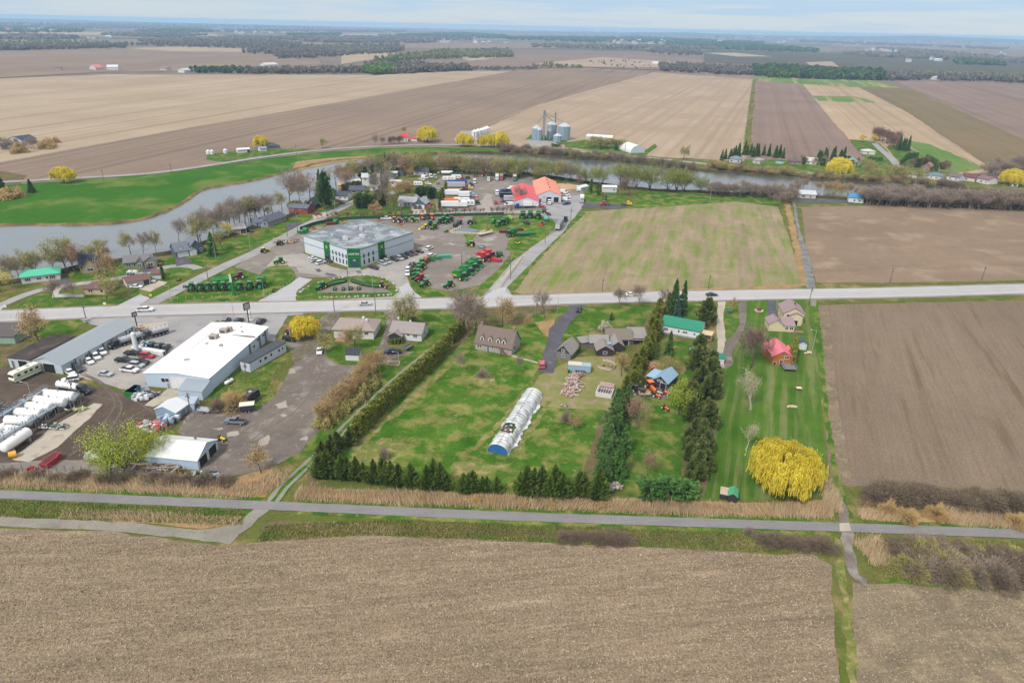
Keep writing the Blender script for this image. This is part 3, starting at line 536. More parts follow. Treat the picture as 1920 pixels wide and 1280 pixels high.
def leafmat(name,c1,c2,c3=None,rough=0.8,sc=0.5,k=0.95):
 m,t,b=newmat(name);tcn=nn(t,'ShaderNodeTexCoord');n1=nn(t,'ShaderNodeTexNoise');n1.inputs['Scale'].default_value=sc;n1.inputs['Detail'].default_value=3
 oi=nn(t,'ShaderNodeObjectInfo');va=nn(t,'ShaderNodeVectorMath',operation='ADD');t.links.new(tcn.outputs['Object'],va.inputs[0]);t.links.new(oi.outputs['Location'],va.inputs[1]);t.links.new(va.outputs[0],n1.inputs['Vector'])
 r=nn(t,'ShaderNodeMapRange');r.inputs[1].default_value=0.34;r.inputs[2].default_value=0.66;t.links.new(n1.outputs[0],r.inputs[0])
 x=nn(t,'ShaderNodeMixRGB');t.links.new(r.outputs[0],x.inputs[0]);x.inputs[1].default_value=L(c1,k);x.inputs[2].default_value=L(c2,k);o=x.outputs[0]
 x2=nn(t,'ShaderNodeMixRGB');rr=nn(t,'ShaderNodeMath',operation='MULTIPLY');rr.inputs[1].default_value=0.55;t.links.new(oi.outputs['Random'],rr.inputs[0]);t.links.new(rr.outputs[0],x2.inputs[0]);t.links.new(o,x2.inputs[1]);x2.inputs[2].default_value=L(c3 or c2,k);o=x2.outputs[0]
 t.links.new(o,b.inputs['Base Color']);b.inputs['Roughness'].default_value=rough;b.inputs['Specular IOR Level'].default_value=0.1
 tr=nn(t,'ShaderNodeBsdfTranslucent');t.links.new(o,tr.inputs[0]);ms=nn(t,'ShaderNodeMixShader');ms.inputs[0].default_value=0.3
 t.links.new(b.outputs[0],ms.inputs[1]);t.links.new(tr.outputs[0],ms.inputs[2]);t.links.new(ms.outputs[0],t.nodes['Material Output'].inputs[0])
 return m
bark=M((118,104,92),rough=0.9,var=0.25,name='bark');barkdk=M((84,72,60),rough=0.9,var=0.25,name='dark_bark');barkpale=M((190,182,166),rough=0.9,var=0.2,name='pale_bark')
LM=dict(
bare=leafmat('bare_twigs',(150,134,122),(166,150,134),(140,126,116)),rosy=leafmat('rosy_buds',(186,150,126),(170,138,116),(164,144,112)),
bud=leafmat('opening_buds',(158,154,92),(176,170,106),(156,146,98)),willowgreen=leafmat('fresh_willow_leaves',(134,142,64),(152,160,76),(130,136,70)),
lime=leafmat('lime_new_leaves',(166,182,62),(188,200,76),(146,162,60)),gold=leafmat('golden_willow_strands',(206,184,52),(238,220,84),(204,190,72),sc=0.6),
amber=leafmat('amber_buds',(200,172,118),(186,158,108),(174,152,108)),spruce=leafmat('spruce_needles',(74,104,58),(100,128,68),(68,98,52)),
cedar=leafmat('cedar_scales',(86,110,48),(116,136,62),(78,102,44)),pine=leafmat('pine_needles',(72,112,58),(104,142,72),(66,100,50)),olive=leafmat('dull_pine_needles',(84,98,54),(114,126,68),(80,92,50)),
blue=leafmat('blue_spruce_needles',(62,92,80),(80,108,92)),brown=leafmat('brown_thicket_twigs',(136,118,102),(118,104,96),(126,118,88)),hedge=leafmat('hedge_foliage',(112,120,50),(140,144,64),(100,110,46)),
white=leafmat('white_blossom',(206,200,184),(176,166,150)),pale=leafmat('pale_twigs',(186,176,150),(168,158,132),(196,186,156)),shrubred=leafmat('reddish_twigs',(146,112,104),(132,104,98)))
def rot_quads(c,size,rs,up=0.0,aspect=1.0,direction=None):
 """quads round centres c (N,3)"""
 n=len(c);a=rs.normal(size=(n,3));a/=np.linalg.norm(a,axis=1)[:,None]
 if direction is not None:a=direction+a*0.35;a/=np.linalg.norm(a,axis=1)[:,None]
 b=rs.normal(size=(n,3));b-=(b*a).sum(1)[:,None]*a;b/=np.linalg.norm(b,axis=1)[:,None]
 s=(size*rs.uniform(0.6,1.4,n))[:,None]
 q=np.stack([c-a*s*aspect-b*s*0.6,c+a*s*aspect*.2-b*s,c+a*s*aspect+b*s*0.5,c-a*s*.2*aspect+b*s],1)
 return q.reshape(-1,3)
def branches(rs,h,spread,levels,trunk_r,first=0.25,up=0.55,nb=4,lean=0.0):
 """list of (p0,p1,r0,r1,level); returns also tips"""
 segs=[];tips=[]
 def rec(p,d,ln,r,lv):
  k=2 if lv>0 else 3;q=p
  for i in range(k):
   d2=d+rs.normal(size=3)*0.13+np.array([0,0,0.06]);d2/=np.linalg.norm(d2);e=q+d2*ln/k
   r1=r*(1-0.28);segs.append((q,e,r,r1,lv));q=e;r=r1;d=d2
   if lv<levels and(lv>0 or i>=1):
    m=nb if lv==0 else 2
    for _ in range(m):
     a=rs.normal(size=3);a-=a.dot(d)*d;a/=np.linalg.norm(a)
     dd=d*up+a*spread;dd[2]+=0.12;dd/=np.linalg.norm(dd);rec(e,dd,ln*rs.uniform(0.55,0.8),r*0.62,lv+1)
  tips.append((q,d))
 rec(np.zeros(3),np.array([lean,0,1.0]),h*0.42,trunk_r,0)
 return segs,tips
def seg_mesh(name,segs,mat,minr=0.02,n0=6):
 V=[];Fc=[];b=0
 for p0,p1,r0,r1,lv in segs:
  n=n0 if lv==0 else(4 if lv==1 else 3);d=p1-p0;d=d/(np.linalg.norm(d)+1e-9);a=np.cross(d,[0.3,0.8,0.52]);a/=np.linalg.norm(a)+1e-9;c=np.cross(d,a)
  for p,r in((p0,max(r0,minr)),(p1,max(r1,minr))):
   for i in range(n):
    t_=2*math.pi*i/n;V.append(p+a*r*math.cos(t_)+c*r*math.sin(t_))
  for i in range(n):Fc.append((b+i,b+(i+1)%n,b+n+(i+1)%n,b+n+i))
  b+=2*n
 me=bpy.data.meshes.new(name);me.from_pydata([tuple(v)for v in V],[],Fc);me.materials.append(mat);return me
PROTO={}
def proto(kind,var):
 """unit-height tree meshes (scaled on placing): (trunk mesh, crown mesh)"""
 key=(kind,var)
 if key in PROTO:return PROTO[key]
 rs=np.random.RandomState(sum(map(ord,kind))*7+var*31+1);sp_=kind.split(':');k,mt=sp_[0],sp_[1];mat=LM[mt];hh=10.0
 tm=cm=None
 if k in('bare','leafy','multi','pole'):
  lv=4;spread={'bare':0.75,'leafy':0.85,'multi':0.95,'pole':0.35}[k]
  if k=='multi':
   segs=[];tips=[]
   for i in range(5):
    s2,t2=branches(rs,10,0.7,3,0.2,nb=3);a=2*math.pi*i/5+rs.uniform(-.4,.4);th=rs.uniform(0.25,0.65);ax=np.array([math.cos(a),math.sin(a),0])
    def ro(p):return np.array([p[0]+p[2]*math.sin(th)*ax[0],p[1]+p[2]*math.sin(th)*ax[1],p[2]*math.cos(th)])
    segs+=[(ro(a0),ro(a1),b0,b1,l0)for a0,a1,b0,b1,l0 in s2];tips+=[(ro(p),ro(d))for p,d in t2]
  else:segs,tips=branches(rs,10,spread,lv-(1 if k=='pole' else 0),0.26,nb=3 if k!='pole' else 2,up=0.6 if k!='pole' else 1.0)
  P=np.array([t[0]for t in tips]);D=np.array([t[1]for t in tips]);D/=np.linalg.norm(D,axis=1)[:,None]+1e-9
  zmax=np.percentile(P[:,2],99);sc=hh/zmax*0.95
  segs=[(a*sc,b_*sc,r0*1.0,r1*1.0,l)for a,b_,r0,r1,l in segs];P=P*sc
  bm_=barkpale if mt=='pale' else(bark if mt in('bare','rosy','pale')else barkdk)
  tm=seg_mesh('trunk',segs,bm_,0.028)
  N={'bare':2600,'leafy':2900,'multi':5200,'pole':900}[k];ids=rs.randint(0,len(P),N)
  ofs=rs.normal(size=(N,3))*{'bare':0.42,'leafy':0.5,'multi':0.55,'pole':0.4}[k];c=P[ids]+ofs+D[ids]*rs.uniform(-0.9,0.5,N)[:,None];c[:,2]=np.clip(c[:,2],0.5,hh*1.05)
  if k in('bare','pole'):
   dd=D[ids]*0.8+rs.normal(size=(N,3))*0.5;dd[:,2]+=0.25;dd/=np.linalg.norm(dd,axis=1)[:,None];ln=rs.uniform(0.35,0.95,N)[:,None]
   s=np.cross(dd,rs.normal(size=(N,3)));s/=np.linalg.norm(s,axis=1)[:,None]
   q=np.stack([c-s*0.035,c+s*0.035,c+dd*ln],1).reshape(-1,3);cm=fastmesh('crown',q,3,mat)
  else:cm=fastmesh('crown',rot_quads(c,0.105 if k=='leafy' else 0.10,rs,aspect=1.2),4,mat)
 elif k=='willow':
  segs,tips=branches(rs,10,0.9,3,0.42,nb=4,up=0.5);P=np.array([t[0]for t in tips]);sc=hh*0.86/np.percentile(P[:,2],98)
  segs=[(a*sc*np.array([1.25,1.25,1]),b_*sc*np.array([1.25,1.25,1]),r0*1.2,r1*1.2,l)for a,b_,r0,r1,l in segs];P=P*sc*np.array([1.25,1.25,1])
  tm=seg_mesh('trunk',segs,barkdk,0.03);V=[]
  NC=118
  for i in range(NC):
   az=rs.uniform(0,2*math.pi);rr=math.sqrt(rs.uniform(0.0,1));lump=1+0.12*math.sin(az*3+var)+0.08*math.sin(az*5+2)
   cx_,cy_=math.cos(az)*rr*6.9*lump,math.sin(az)*rr*6.6*lump;zt=9.8-3.4*rr**2.6+0.55*math.sin(az*4+rr*5+var)*rr+rs.normal()*0.4
   m_=int(rs.randint(46,84));cr_=rs.uniform(0.55,1.1)
   for j in range(m_):
    x=cx_+rs.normal()*cr_*.55;y=cy_+rs.normal()*cr_*.55;z=zt-abs(rs.normal())*0.5;ln=min(zt-.6,rs.uniform(1.2,3.6)*(0.5+rr*1.0));out_=rs.uniform(0,0.5)
    px_,py_=x,y;dz=ln/5
    for s_ in range(5):
     x2=px_+cx_/7*out_*(0.5 if s_<2 else 0.12)+rs.normal()*0.06;y2=py_+cy_/7*out_*(0.5 if s_<2 else 0.12)+rs.normal()*.06;z2=z-dz*(0.35 if s_==0 else 1.0)
     if z2<1.2+0.8*math.sin(az*7):break
     w=rs.uniform(0.05,0.12);a_=rs.uniform(0,math.pi);ax,ay=math.cos(a_)*w,math.sin(a_)*w
     V+=[(px_-ax,py_-ay,z),(px_+ax,py_+ay,z),(x2+ay,y2-ax,z2),(x2-ax,y2-ay,z2)]
     px_,py_,z=x2,y2,z2
  cm=fastmesh('crown',np.array(V),4,mat)
 elif k in('spruce','cedar','column','pine','round'):
  nb,per,ql={'spruce':(210,22,.17),'cedar':(230,20,.15),'column':(150,18,.14),'pine':(120,42,.20),'round':(130,34,.20)}[k]
  t_=rs.uniform(0.0,1,nb)**(1.35 if k in('spruce','cedar')else 1.0);az=rs.uniform(0,6.283,nb);u=rs.uniform(.62,1.12,nb)*(1+.14*np.sin(az*3+var*2))
  if k=='spruce':reach=2.7*(1-t_)**.82*u+.15;z0=.5+t_*9.3;sl=-.28
  elif k=='cedar':reach=2.4*np.minimum(1,(1-t_)*1.3+.03)*u;z0=t_*8.6+.1;sl=.55
  elif k=='column':reach=1.55*np.sqrt(np.clip(1-(2*t_-.8)**2/1.5,.02,1))*u;z0=t_*8.9;sl=.5
  elif k=='pine':reach=3.7*np.sqrt(np.clip(1-t_,0.02,1))*u;z0=1.2+t_*8.0;sl=.12
  else:reach=3.7*np.sqrt(np.clip(1-(2*t_-.9)**2/1.3,.03,1))*u;z0=t_*8.8;sl=.12
  f=rs.uniform(.25 if k in('spruce','cedar','column')else .55,1,(nb,per));rr_=reach[:,None]*f;sd=(.10+.20*f)*(.9 if k!='pine' else 1.7)
  z=z0[:,None]+sl*rr_+(rr_**2)*.05+rs.normal(size=f.shape)*sd*.7;aa=az[:,None]+rs.normal(size=f.shape)*sd*.55/np.maximum(.5,rr_)
  c=np.stack([np.cos(aa)*rr_,np.sin(aa)*rr_,np.clip(z,.12,10.2)],-1).reshape(-1,3)
  od=np.stack([np.cos(aa),np.sin(aa),np.full(f.shape,sl+.15)],-1).reshape(-1,3);od/=np.linalg.norm(od,axis=1)[:,None]
  cm=fastmesh('crown',rot_quads(c,ql,rs,aspect=1.7,direction=od),4,mat)
  bs=[(np.array([0,0,0.]),np.array([0,0,5.]),0.22,0.14,0),(np.array([0,0,5.]),np.array([0.05,0,9.6]),0.14,0.03,0)]
  for i in range(14 if k=='pine' else 6):
   a=rs.uniform(0,6.28);z0=rs.uniform(1.5,8);r_=2.6*(1-z0/11);bs.append((np.array([0,0,z0]),np.array([math.cos(a)*r_,math.sin(a)*r_,z0+.3]),0.07,0.03,1))
  tm=seg_mesh('trunk',bs,barkdk,0.03)
 elif k in('bush','leafbush'):
  segs=[];N=2600;az=rs.uniform(0,6.28,N);el=np.arccos(rs.uniform(0.05,1,N));r_=rs.uniform(0.3,1,N)**0.45*8*(0.8+0.2*np.sin(az*3+var)+0.12*np.sin(el*6+az*2))
  for i in range(26):
   a=rs.uniform(0,6.28);th=rs.uniform(0.1,1.1);e=np.array([math.cos(a)*math.sin(th),math.sin(a)*math.sin(th),math.cos(th)])*rs.uniform(5,8)
   segs.append((np.array([math.cos(a)*.3,math.sin(a)*.3,0]),e,0.1,0.04,1))
  dd=np.stack([np.cos(az)*np.sin(el),np.sin(az)*np.sin(el),np.cos(el)],1);c=dd*r_[:,None]*np.array([1,1,1.15]);tm=seg_mesh('stem',segs,barkdk,0.04)
  if k=='bush':
   d2=dd+rs.normal(size=(N,3))*0.35;ln=rs.uniform(0.8,2.2,N)[:,None];s=np.cross(d2,rs.normal(size=(N,3)));s/=np.linalg.norm(s,axis=1)[:,None]
   cm=fastmesh('crown',np.stack([c-s*0.10,c+s*0.10,c+d2*ln],1).reshape(-1,3),3,mat)
  else:cm=fastmesh('crown',rot_quads(c,0.34,rs,aspect=1.2),4,mat)
 PROTO[key]=(tm,cm);return PROTO[key]
VC=[0]
def tree(kind,px,py,h,label,cat='tree',group=None,name=None,wide=1.0,world=None):
 VC[0]+=1;var=VC[0]%4;tm,cm=proto(kind,var);p=world if world is not None else G(px,py)
 nm=name or('shrub' if 'bush' in kind else{'willow':'willow_tree','spruce':'spruce_tree','cedar':'cedar_tree','pine':'pine_tree','column':'columnar_cedar','round':'dense_evergreen'}.get(kind.split(':')[0],'bare_tree' if 'bare' in kind else 'budding_tree'))
 o=thing(nm,label,cat,group,(p.x,p.y,0.02),R.uniform(0,6.28));s=h/10.0;sw=s*wide*R.uniform(0.93,1.07);o.scale=(sw,sw*R.uniform(0.92,1.08),s)
 link('stem' if 'bush' in kind else 'trunk',tm,o);link('crown',cm,o);return o
def hppm(px,py):
 q=G(px,py);return F/(q.y*cp+H*sp)*cp
def ordn(i):return['first','second','third','fourth','fifth','sixth','seventh','eighth','ninth','tenth','eleventh','twelfth'][i]if i<12 else '%dth'%(i+1)if(i+1)%10 not in(1,2,3)else '%d%s'%(i+1,{1:'st',2:'nd',3:'rd'}[(i+1)%10])
def row(kind,pts,n,hpx,label,cat,group,name=None,wide=1.0,jx=3.0,jy=1.0,hj=0.2,kinds=None,order=None):
 P=catmull([Vector((a,b,0))for a,b in pts],3);Q=[]
 for i in range(n):
  q=P[min(len(P)-1,int((i+R.uniform(0.1,0.9))/n*len(P)))];Q.append((q.x+R.uniform(-jx,jx),q.y+R.uniform(-jy,jy)))
 if order=='left':Q.sort()
 if order=='near':Q.sort(key=lambda a:-a[1])
 for i,(x,y)in enumerate(Q):
  k=R.choice(kinds)if kinds else kind;lb=label;gr=group
  if isinstance(label,dict):lb=label[k];gr=lb
  if order:lb=ordn(i)+(' from the left, ' if order=='left' else ' from the trail end, ')+lb
  tree(k,x,y,hpx/hppm(x,y)*R.uniform(1-hj,1+hj),lb,cat,gr,name,wide)
TREES=[
('willow:gold',1466,916,84,'huge golden weeping willow beside the reeds',1.0),
('willow:gold',570,634,40,'yellow willow leaning over the parking edge behind the long white warehouse',.74),
('willow:gold',121,344,28,'round yellow willow beside the far road on the left',.85),('willow:gold',490,279,22,'yellow willow beside the small dark roofed house on the far bank',.8),
('willow:gold',801,267,26,'yellow willow next to the red roofed farmhouse',.85),('willow:gold',789,314,24,'small yellow willow by the river behind the houses',.65),
('willow:gold',1571,332,32,'yellow weeping willow on the far bank in front of the houses',.85),('willow:gold',1896,348,28,'yellow willow at the right edge by the river',.85),
('leafy:gold',428,448,30,'small yellow tree in front of the pale blue roofed house',.7),('leafy:gold',1618,268,14,'small yellow tree behind the far white house',1),('leafy:gold',1638,266,14,'dull yellow bushy tree beside the side road',1),
('leafy:amber',75,642,68,'amber budding tree behind the flat brown roof',.95),('leafy:bud',754,612,62,'budding tree in front of the bungalow by the main road',.85),
('leafy:amber',942,612,54,'orange tinted budding tree in front of the dormered farmhouse',.8),('bare:bare',878,632,92,'tall bare tree at the head of the farm lane',.75),('bare:bud',892,618,70,'thin bare tree beside the dormered farmhouse',.6),
('bare:bare',862,606,64,'bare tree overhanging the main road by the lane',.7),('bare:bare',1021,597,52,'bare tree near the curved dark driveway',.62),('leafy:amber',990,616,26,'small orange tree beside the driveway',.7),
('bare:bare',1160,577,40,'leftmost of two bare roadside trees by the main road',.7),('bare:bare',1198,577,44,'right hand one of two bare roadside trees by the main road',.7),('bare:bare',1240,575,34,'bare tree left of the tall roadside spruces',.7),
('leafy:amber',648,658,44,'amber tree beside the small white shed with black roof',.62),('leafy:bud',613,660,40,'pale budding tree left of the small white shed',.9),('leafy:bud',666,654,46,'budding tree in front of the hipped bungalow',.6),
('spruce:spruce',1262,592,66,'tall dark roadside spruce in front of the green roof house',.72),('spruce:spruce',1278,590,62,'dark spruce just right of the tallest roadside one',.62),('spruce:blue',1268,600,40,'bluish spruce under the two roadside spruces',.8),
('pine:olive',1323,610,52,'broad dark pine to the right of the green roof',1.05),('spruce:spruce',1253,668,48,'small dark spruce in front of the green roof house wall',.78),('spruce:spruce',1146,600,15,'tiny spruce alone on the front lawn',1),
('spruce:cedar',1226,672,30,'green conifer at the hedge end by the grey sheds',1),('leafy:bud',1257,695,28,'olive budding tree behind the blue roofed garage',1.0),('leafy:lime',1272,778,74,'yellow green tree beside the blue roofed garage',.6),
('bare:rosy',1197,803,62,'rosy bare tree left of the orange machines',.75),('bare:rosy',1213,892,54,'small rosy bare tree on the lawn above the dark shrub',.62),('round:pine',1215,934,42,'left bush of the spreading evergreen clump above the reeds',1.5),('round:pine',1248,938,50,'middle bush of the spreading evergreen clump above the reeds',1.4),('round:pine',1283,936,42,'right bush of the spreading evergreen clump above the reeds',1.5),
('pole:pale',1407,768,80,'pale leafless poplar on the mown lawn',1.0),('pole:pale',1398,843,52,'small white leafless tree on the mown lawn',1.2),('bare:shrubred',1408,690,70,'large dark bare tree left of the pink roof',.9),('bare:bare',1395,668,56,'bare tree behind the dark one by the gravel drive',.85),
('leafy:amber',1375,584,26,'orange budding tree at the grass oval by the road',.7),('leafy:amber',1078,804,30,'round amber bush tree on the back lawn',.8),('leafy:amber',1165,705,42,'amber bush by the concrete ruin',.75),
('leafy:amber',490,886,52,'round amber bushy tree at the gravel yard corner',.95),('multi:lime',236,884,92,'lime green tree left of the corrugated shed',.62),('multi:lime',296,862,66,'lime green tree behind the corrugated shed corner',.6),('multi:lime',208,888,50,'low lime green tree above the scrap yard',.9),
('bush:amber',440,764,36,'tan brush clump behind the grey lean-to',1.0),('bush:brown',412,768,22,'brown brush by the grey lean-to wall',1.2),('bare:bare',860,700,42,'thin bare young tree left of the farmhouse',.5),('bare:bare',975,700,34,'thin bare sapling on the big lawn',.45),
('round:cedar',1228,660,20,'green rounded shrub under the hedge by the grey sheds',1.1),('column:cedar',1087,662,22,'dark slim cedar between the cabin and the small shed',.7),('column:hedge',1183,636,16,'slim cedar before the long grey shed',.7),('leafbush:white',1133,618,18,'white blossoming bush behind the grey sheds',.9),
('column:spruce',307,524,26,'slim dark cedar at the corner of the maroon roofed garage',.9),('leafy:bud',245,476,34,'fresh green tree left of the pair beside the river',.75),('leafy:bud',293,478,36,'fresh green tree right of the pair beside the river',.5),('bare:bare',270,478,34,'bare dark tree between two fresh green ones',.6),
('leafy:bud',185,478,26,'olive crowned tree behind the charcoal roof',1.0),('leafy:amber',206,534,52,'big amber crowned tree in front of the charcoal roof',.8),('leafy:bud',125,514,54,'large gnarled budding tree behind the teal roof',.85),('leafy:rosy',140,512,44,'rosy budding tree behind the teal roof end',.6),
('leafy:bud',65,512,38,'budding tree left of the gnarled one by the river',.9),('leafy:bud',34,514,30,'small budding tree at the water left of the teal roof',.8),('bare:bare',17,530,40,'dark bare tree at the left edge by the river',.7),('leafy:gold',2,548,36,'yellow green bush at the left edge',.9),
('leafy:bud',200,560,34,'brown budding tree over the maroon roofed bungalow',1.15),('bare:bare',104,564,34,'bare tree at the end of the white fence',.8),('bare:bare',142,562,30,'bare tree behind the white fence',.7),
('bare:bare',336,454,34,'first bare riverside tree left of the grey blue house',.6),('bare:bare',372,452,50,'tall bare tree behind the grey blue house',.9),('leafy:bud',378,460,44,'budding tree to the right of the grey blue house',.8),('spruce:pine',400,480,42,'dark green spruce beside the village street',.95),
('leafy:bud',418,470,30,'green shrubby tree beside the street spruce',.7),('bare:bare',418,432,36,'bare tree behind the yellow one',.7),('bare:bare',440,424,42,'tall bare tree in the riverside row',.8),('bare:bare',452,424,40,'bare tree with pale bark in the riverside row',.6),('bare:bare',478,416,34,'bare tree behind the small blue house',.8),('bare:bare',467,418,30,'thin bare tree near the small blue house',.5),('leafy:bud',502,406,16,'little budding tree on the river edge',.8),
('bare:bare',543,386,52,'large round headed bare tree above the brick house',1.0),('leafy:amber',562,380,36,'yellowish tree right of the big bare one',.8),('leafy:rosy',582,378,42,'rosy tree behind the dark gabled cottage',.9),('leafy:bud',529,394,28,'small pale budding tree at the water by the brick house',.7),
('spruce:spruce',601,372,50,'dark pine tree behind the spruce by the street',.55),('pine:spruce',612,392,64,'big dark evergreen beside the village street',.8),('leafy:rosy',630,348,30,'rosy tree near the white roofed houses',.9),('leafy:bud',660,340,32,'pale budding tree on the river bend',.8),('leafy:bud',648,342,24,'smaller pale tree left on the river bend',.8),('bare:bare',690,336,30,'grey bare tree on the river bend',.8),('leafy:bud',702,330,34,'yellow topped tree on the river bend',.7),
('column:spruce',711,336,30,'dark evergreen behind the tall white house',1.3),('column:spruce',700,356,46,'slim dark spruce right of the tall white house',.9),('spruce:spruce',723,322,32,'tall narrow spruce by the far houses',.6),('round:spruce',762,316,28,'dark round evergreen behind the far houses',.7),('bare:shrubred',740,322,26,'grey brown bare tree between two evergreens',.9),('leafy:amber',768,332,18,'brown tree by the dark roofs',.9),
('bare:bare',727,400,66,'tall thin leafless tree in front of the big hedge',.5),('leafy:bud',738,396,30,'green young tree left of the big grey house',.6),('leafbush:amber',704,392,14,'round brownish shrub on the corner lawn',.9),
('bare:shrubred',1180,368,34,'reddish bare tree by the white trailers',.9),('column:spruce',1108,362,26,'dark slim evergreen beside the small white shed',.8),('round:cedar',1122,366,22,'dark round evergreen in front of the white trailers',.7),('round:olive',1134,380,16,'small conical shrub on the truck garage lawn',.6),('leafy:bud',1164,366,20,'pale tree right of the white trailers',.8),('bare:bare',977,384,32,'bare tree in front of the red garage roof',.9),
('leafy:bud',1281,300,26,'round budding tree on the far bank',.9),('leafy:bud',606,279,20,'lone round tree beside the far road',.9),('bare:bare',703,275,22,'pale bare tree by the far road',.6),('leafy:amber',760,252,14,'brown tree behind the red roofed farmhouse',1),('bare:bare',815,264,20,'bare tree behind the yellow willow',.9),
('spruce:spruce',60,362,24,'dark fir alone on the green field edge',1.1),('spruce:spruce',8,365,30,'dark firs at the left edge by the field',1.2),('leafbush:amber',20,372,20,'brown bush below the dark firs',1.3),('leafbush:amber',105,268,12,'small round bush on the stubble near the barn',.8),
]
for k,x,y,hp,lb,wd in TREES:tree(k,x,y,hp*(1.22 if x<760 and 300<y<570 and 'gold' not in k and 'spruce' not in k else 1)/hppm(x,y),lb,'shrub' if 'bush' in k else 'tree',None,None,wd)
row('cedar:cedar',[(592,894),(650,899),(760,912),(850,918)],25,50,'dark cedar in the ragged row above the reeds, left half','tree','cedars in the left row above the reeds',wide=1.15,jx=6,jy=3,hj=.32,order='left')
row('cedar:cedar',[(860,920),(935,922)],6,38,'low cedar in the gap of the row below the tunnel','tree','low cedars below the tunnel',wide=1.4,jx=4,jy=2,order='left')
row('cedar:cedar',[(965,926),(1040,930),(1125,934)],16,56,'tall cedar in the dense row above the reeds, right half','tree','cedars in the right row above the reeds',wide=1.2,jx=6,jy=4,hj=.26,order='left')
row('spruce:spruce',[(1128,918),(1150,840),(1165,780)],22,54,'dark conifer in the dense column left of the rosy tree','tree','conifers in the column by the back lawn',wide=1.15,jx=11,jy=4,hj=.3,order='near')
tree('spruce:pine',1158,896,11,'bright green spruce standing out of the dark conifer column',wide=.85);tree('spruce:pine',1170,850,9,'second green spruce behind the bright one',wide=.9)
row('cedar:olive',[(606,872),(640,840),(655,834)],6,46,'dark cedar at the lower end of the lane hedge','tree','cedars at the hedge end',wide=1.2,jx=5,order='near')
row('column:hedge',[(1180,740),(1200,690),(1222,640),(1245,590)],38,33,'tall olive cedar of the dividing row by the grey sheds','tree','cedars of the dividing row',wide=1.4,jx=9,jy=2,hj=.3,order='near')
row('pine:olive',[(1300,915),(1306,830),(1312,760),(1322,680)],32,45,'dull dark pine in the double column by the mown lawn','tree','pines of the double column',wide=.95,jx=22,jy=5,hj=.25,order='near')
row('bare:amber',[(598,792),(640,760),(690,715),(712,700)],20,40,'orange tinted twiggy tree in the row beside the gravel yard','tree','twiggy trees beside the gravel yard',wide=.95,jx=7,jy=4,order='near')
row('leafbush:bud',[(606,800),(650,765),(700,722)],12,22,'low budding shrub under the twiggy row','shrub','shrubs under the twiggy row',wide=1.0,jx=8,jy=3)
KB=['multi:willowgreen','multi:bud','bare:bare','leafy:rosy','leafy:bud']
row('',[(735,322),(790,322),(860,322),(940,330),(1000,332),(1060,342)],56,29,{k:l for k,l in zip(KB,['green multi stemmed tree of the bank thicket behind the truck yard','olive multi stemmed tree of the bank thicket behind the truck yard','bare grey tree of the bank thicket behind the truck yard','rosy budding tree of the bank thicket behind the truck yard','budding tree of the bank thicket behind the truck yard'])},'tree',None,kinds=KB,jx=6,jy=5,wide=.9)
for i,(x,y,hp)in enumerate([(1070,340,34),(1100,345,30),(1128,350,36),(1165,352,42),(1192,354,40),(1218,358,44),(1252,360,42),(1268,358,40),(1282,361,36),(1312,362,30)]):
 tree('multi:willowgreen',x,y,hp/hppm(x,y),'broad fresh green willow in the row along the near bank','tree','green willows along the near bank',wide=.82)
tree('leafy:rosy',1090,343,8,'rosy tree between the bank willows');tree('leafy:rosy',1332,360,6,'small rosy tree at the end of the bank willows')
row('bare:bare',[(1330,366),(1400,368),(1470,374)],40,22,'small bare tree on the shaded near bank, left part','tree','bare trees on the near bank, left part',jx=5,jy=3,wide=1.0)
row('',[(20,520),(90,508),(150,500),(200,492)],9,34,{'leafy:bud':'budding riverside tree behind the teal and charcoal roofs','bare:bare':'bare riverside tree behind the teal and charcoal roofs'},'tree',None,kinds=['leafy:bud','bare:bare'],jx=12,jy=3)
row('',[(395,446),(430,430),(480,414),(520,402)],10,40,{'leafy:bud':'budding tree on the river edge behind the small blue house','bare:bare':'bare tree on the river edge behind the small blue house'},'tree',None,kinds=['leafy:bud','bare:bare','bare:bare'],jx=8,jy=3)
row('',[(640,350),(680,336),(720,326),(780,322)],18,30,{'leafy:bud':'budding tree among the houses of the river bend','bare:bare':'bare tree among the houses of the river bend','leafy:rosy':'rosy tree among the houses of the river bend','round:spruce':'dark shrub among the houses of the river bend'},'tree',None,kinds=['leafy:bud','bare:bare','leafy:rosy','round:spruce'],jx=8,jy=6)
row('bare:bare',[(1462,384),(1480,378),(1500,352)],12,22,'bare grey tree by the puddled lane','tree','bare trees by the puddled lane',jx=8,jy=3)
row('',[(1530,358),(1560,360),(1600,364),(1625,372)],12,18,{'leafy:amber':'amber tree behind the blue roofed shed','leafy:rosy':'rosy tree behind the blue roofed shed','leafy:bud':'budding tree behind the blue roofed shed'},'tree',None,kinds=['leafy:amber','leafy:rosy','leafy:bud'],jx=5,jy=2)
row('pole:bare',[(1620,382),(1700,386),(1800,389),(1935,394)],110,29,'slender leafless tree of the river thicket on the right','tree','leafless trees of the right river thicket',jx=4,jy=4,wide=1.9)
row('bare:brown',[(1620,378),(1760,386),(1935,392)],46,15,'low bare tree of the river thicket on the right','tree','low trees of the right river thicket',jx=4,jy=4,wide=1.4)
row('',[(930,282),(1000,290),(1080,296),(1180,304),(1300,318)],60,14,{'bare:bare':'bare tree between the far road and the river','bush:brown':'brown brush between the far road and the river','leafy:bud':'budding tree between the far road and the river'},'tree',None,kinds=['bare:bare','bush:brown','leafy:bud','bush:brown'],jx=5,jy=3)
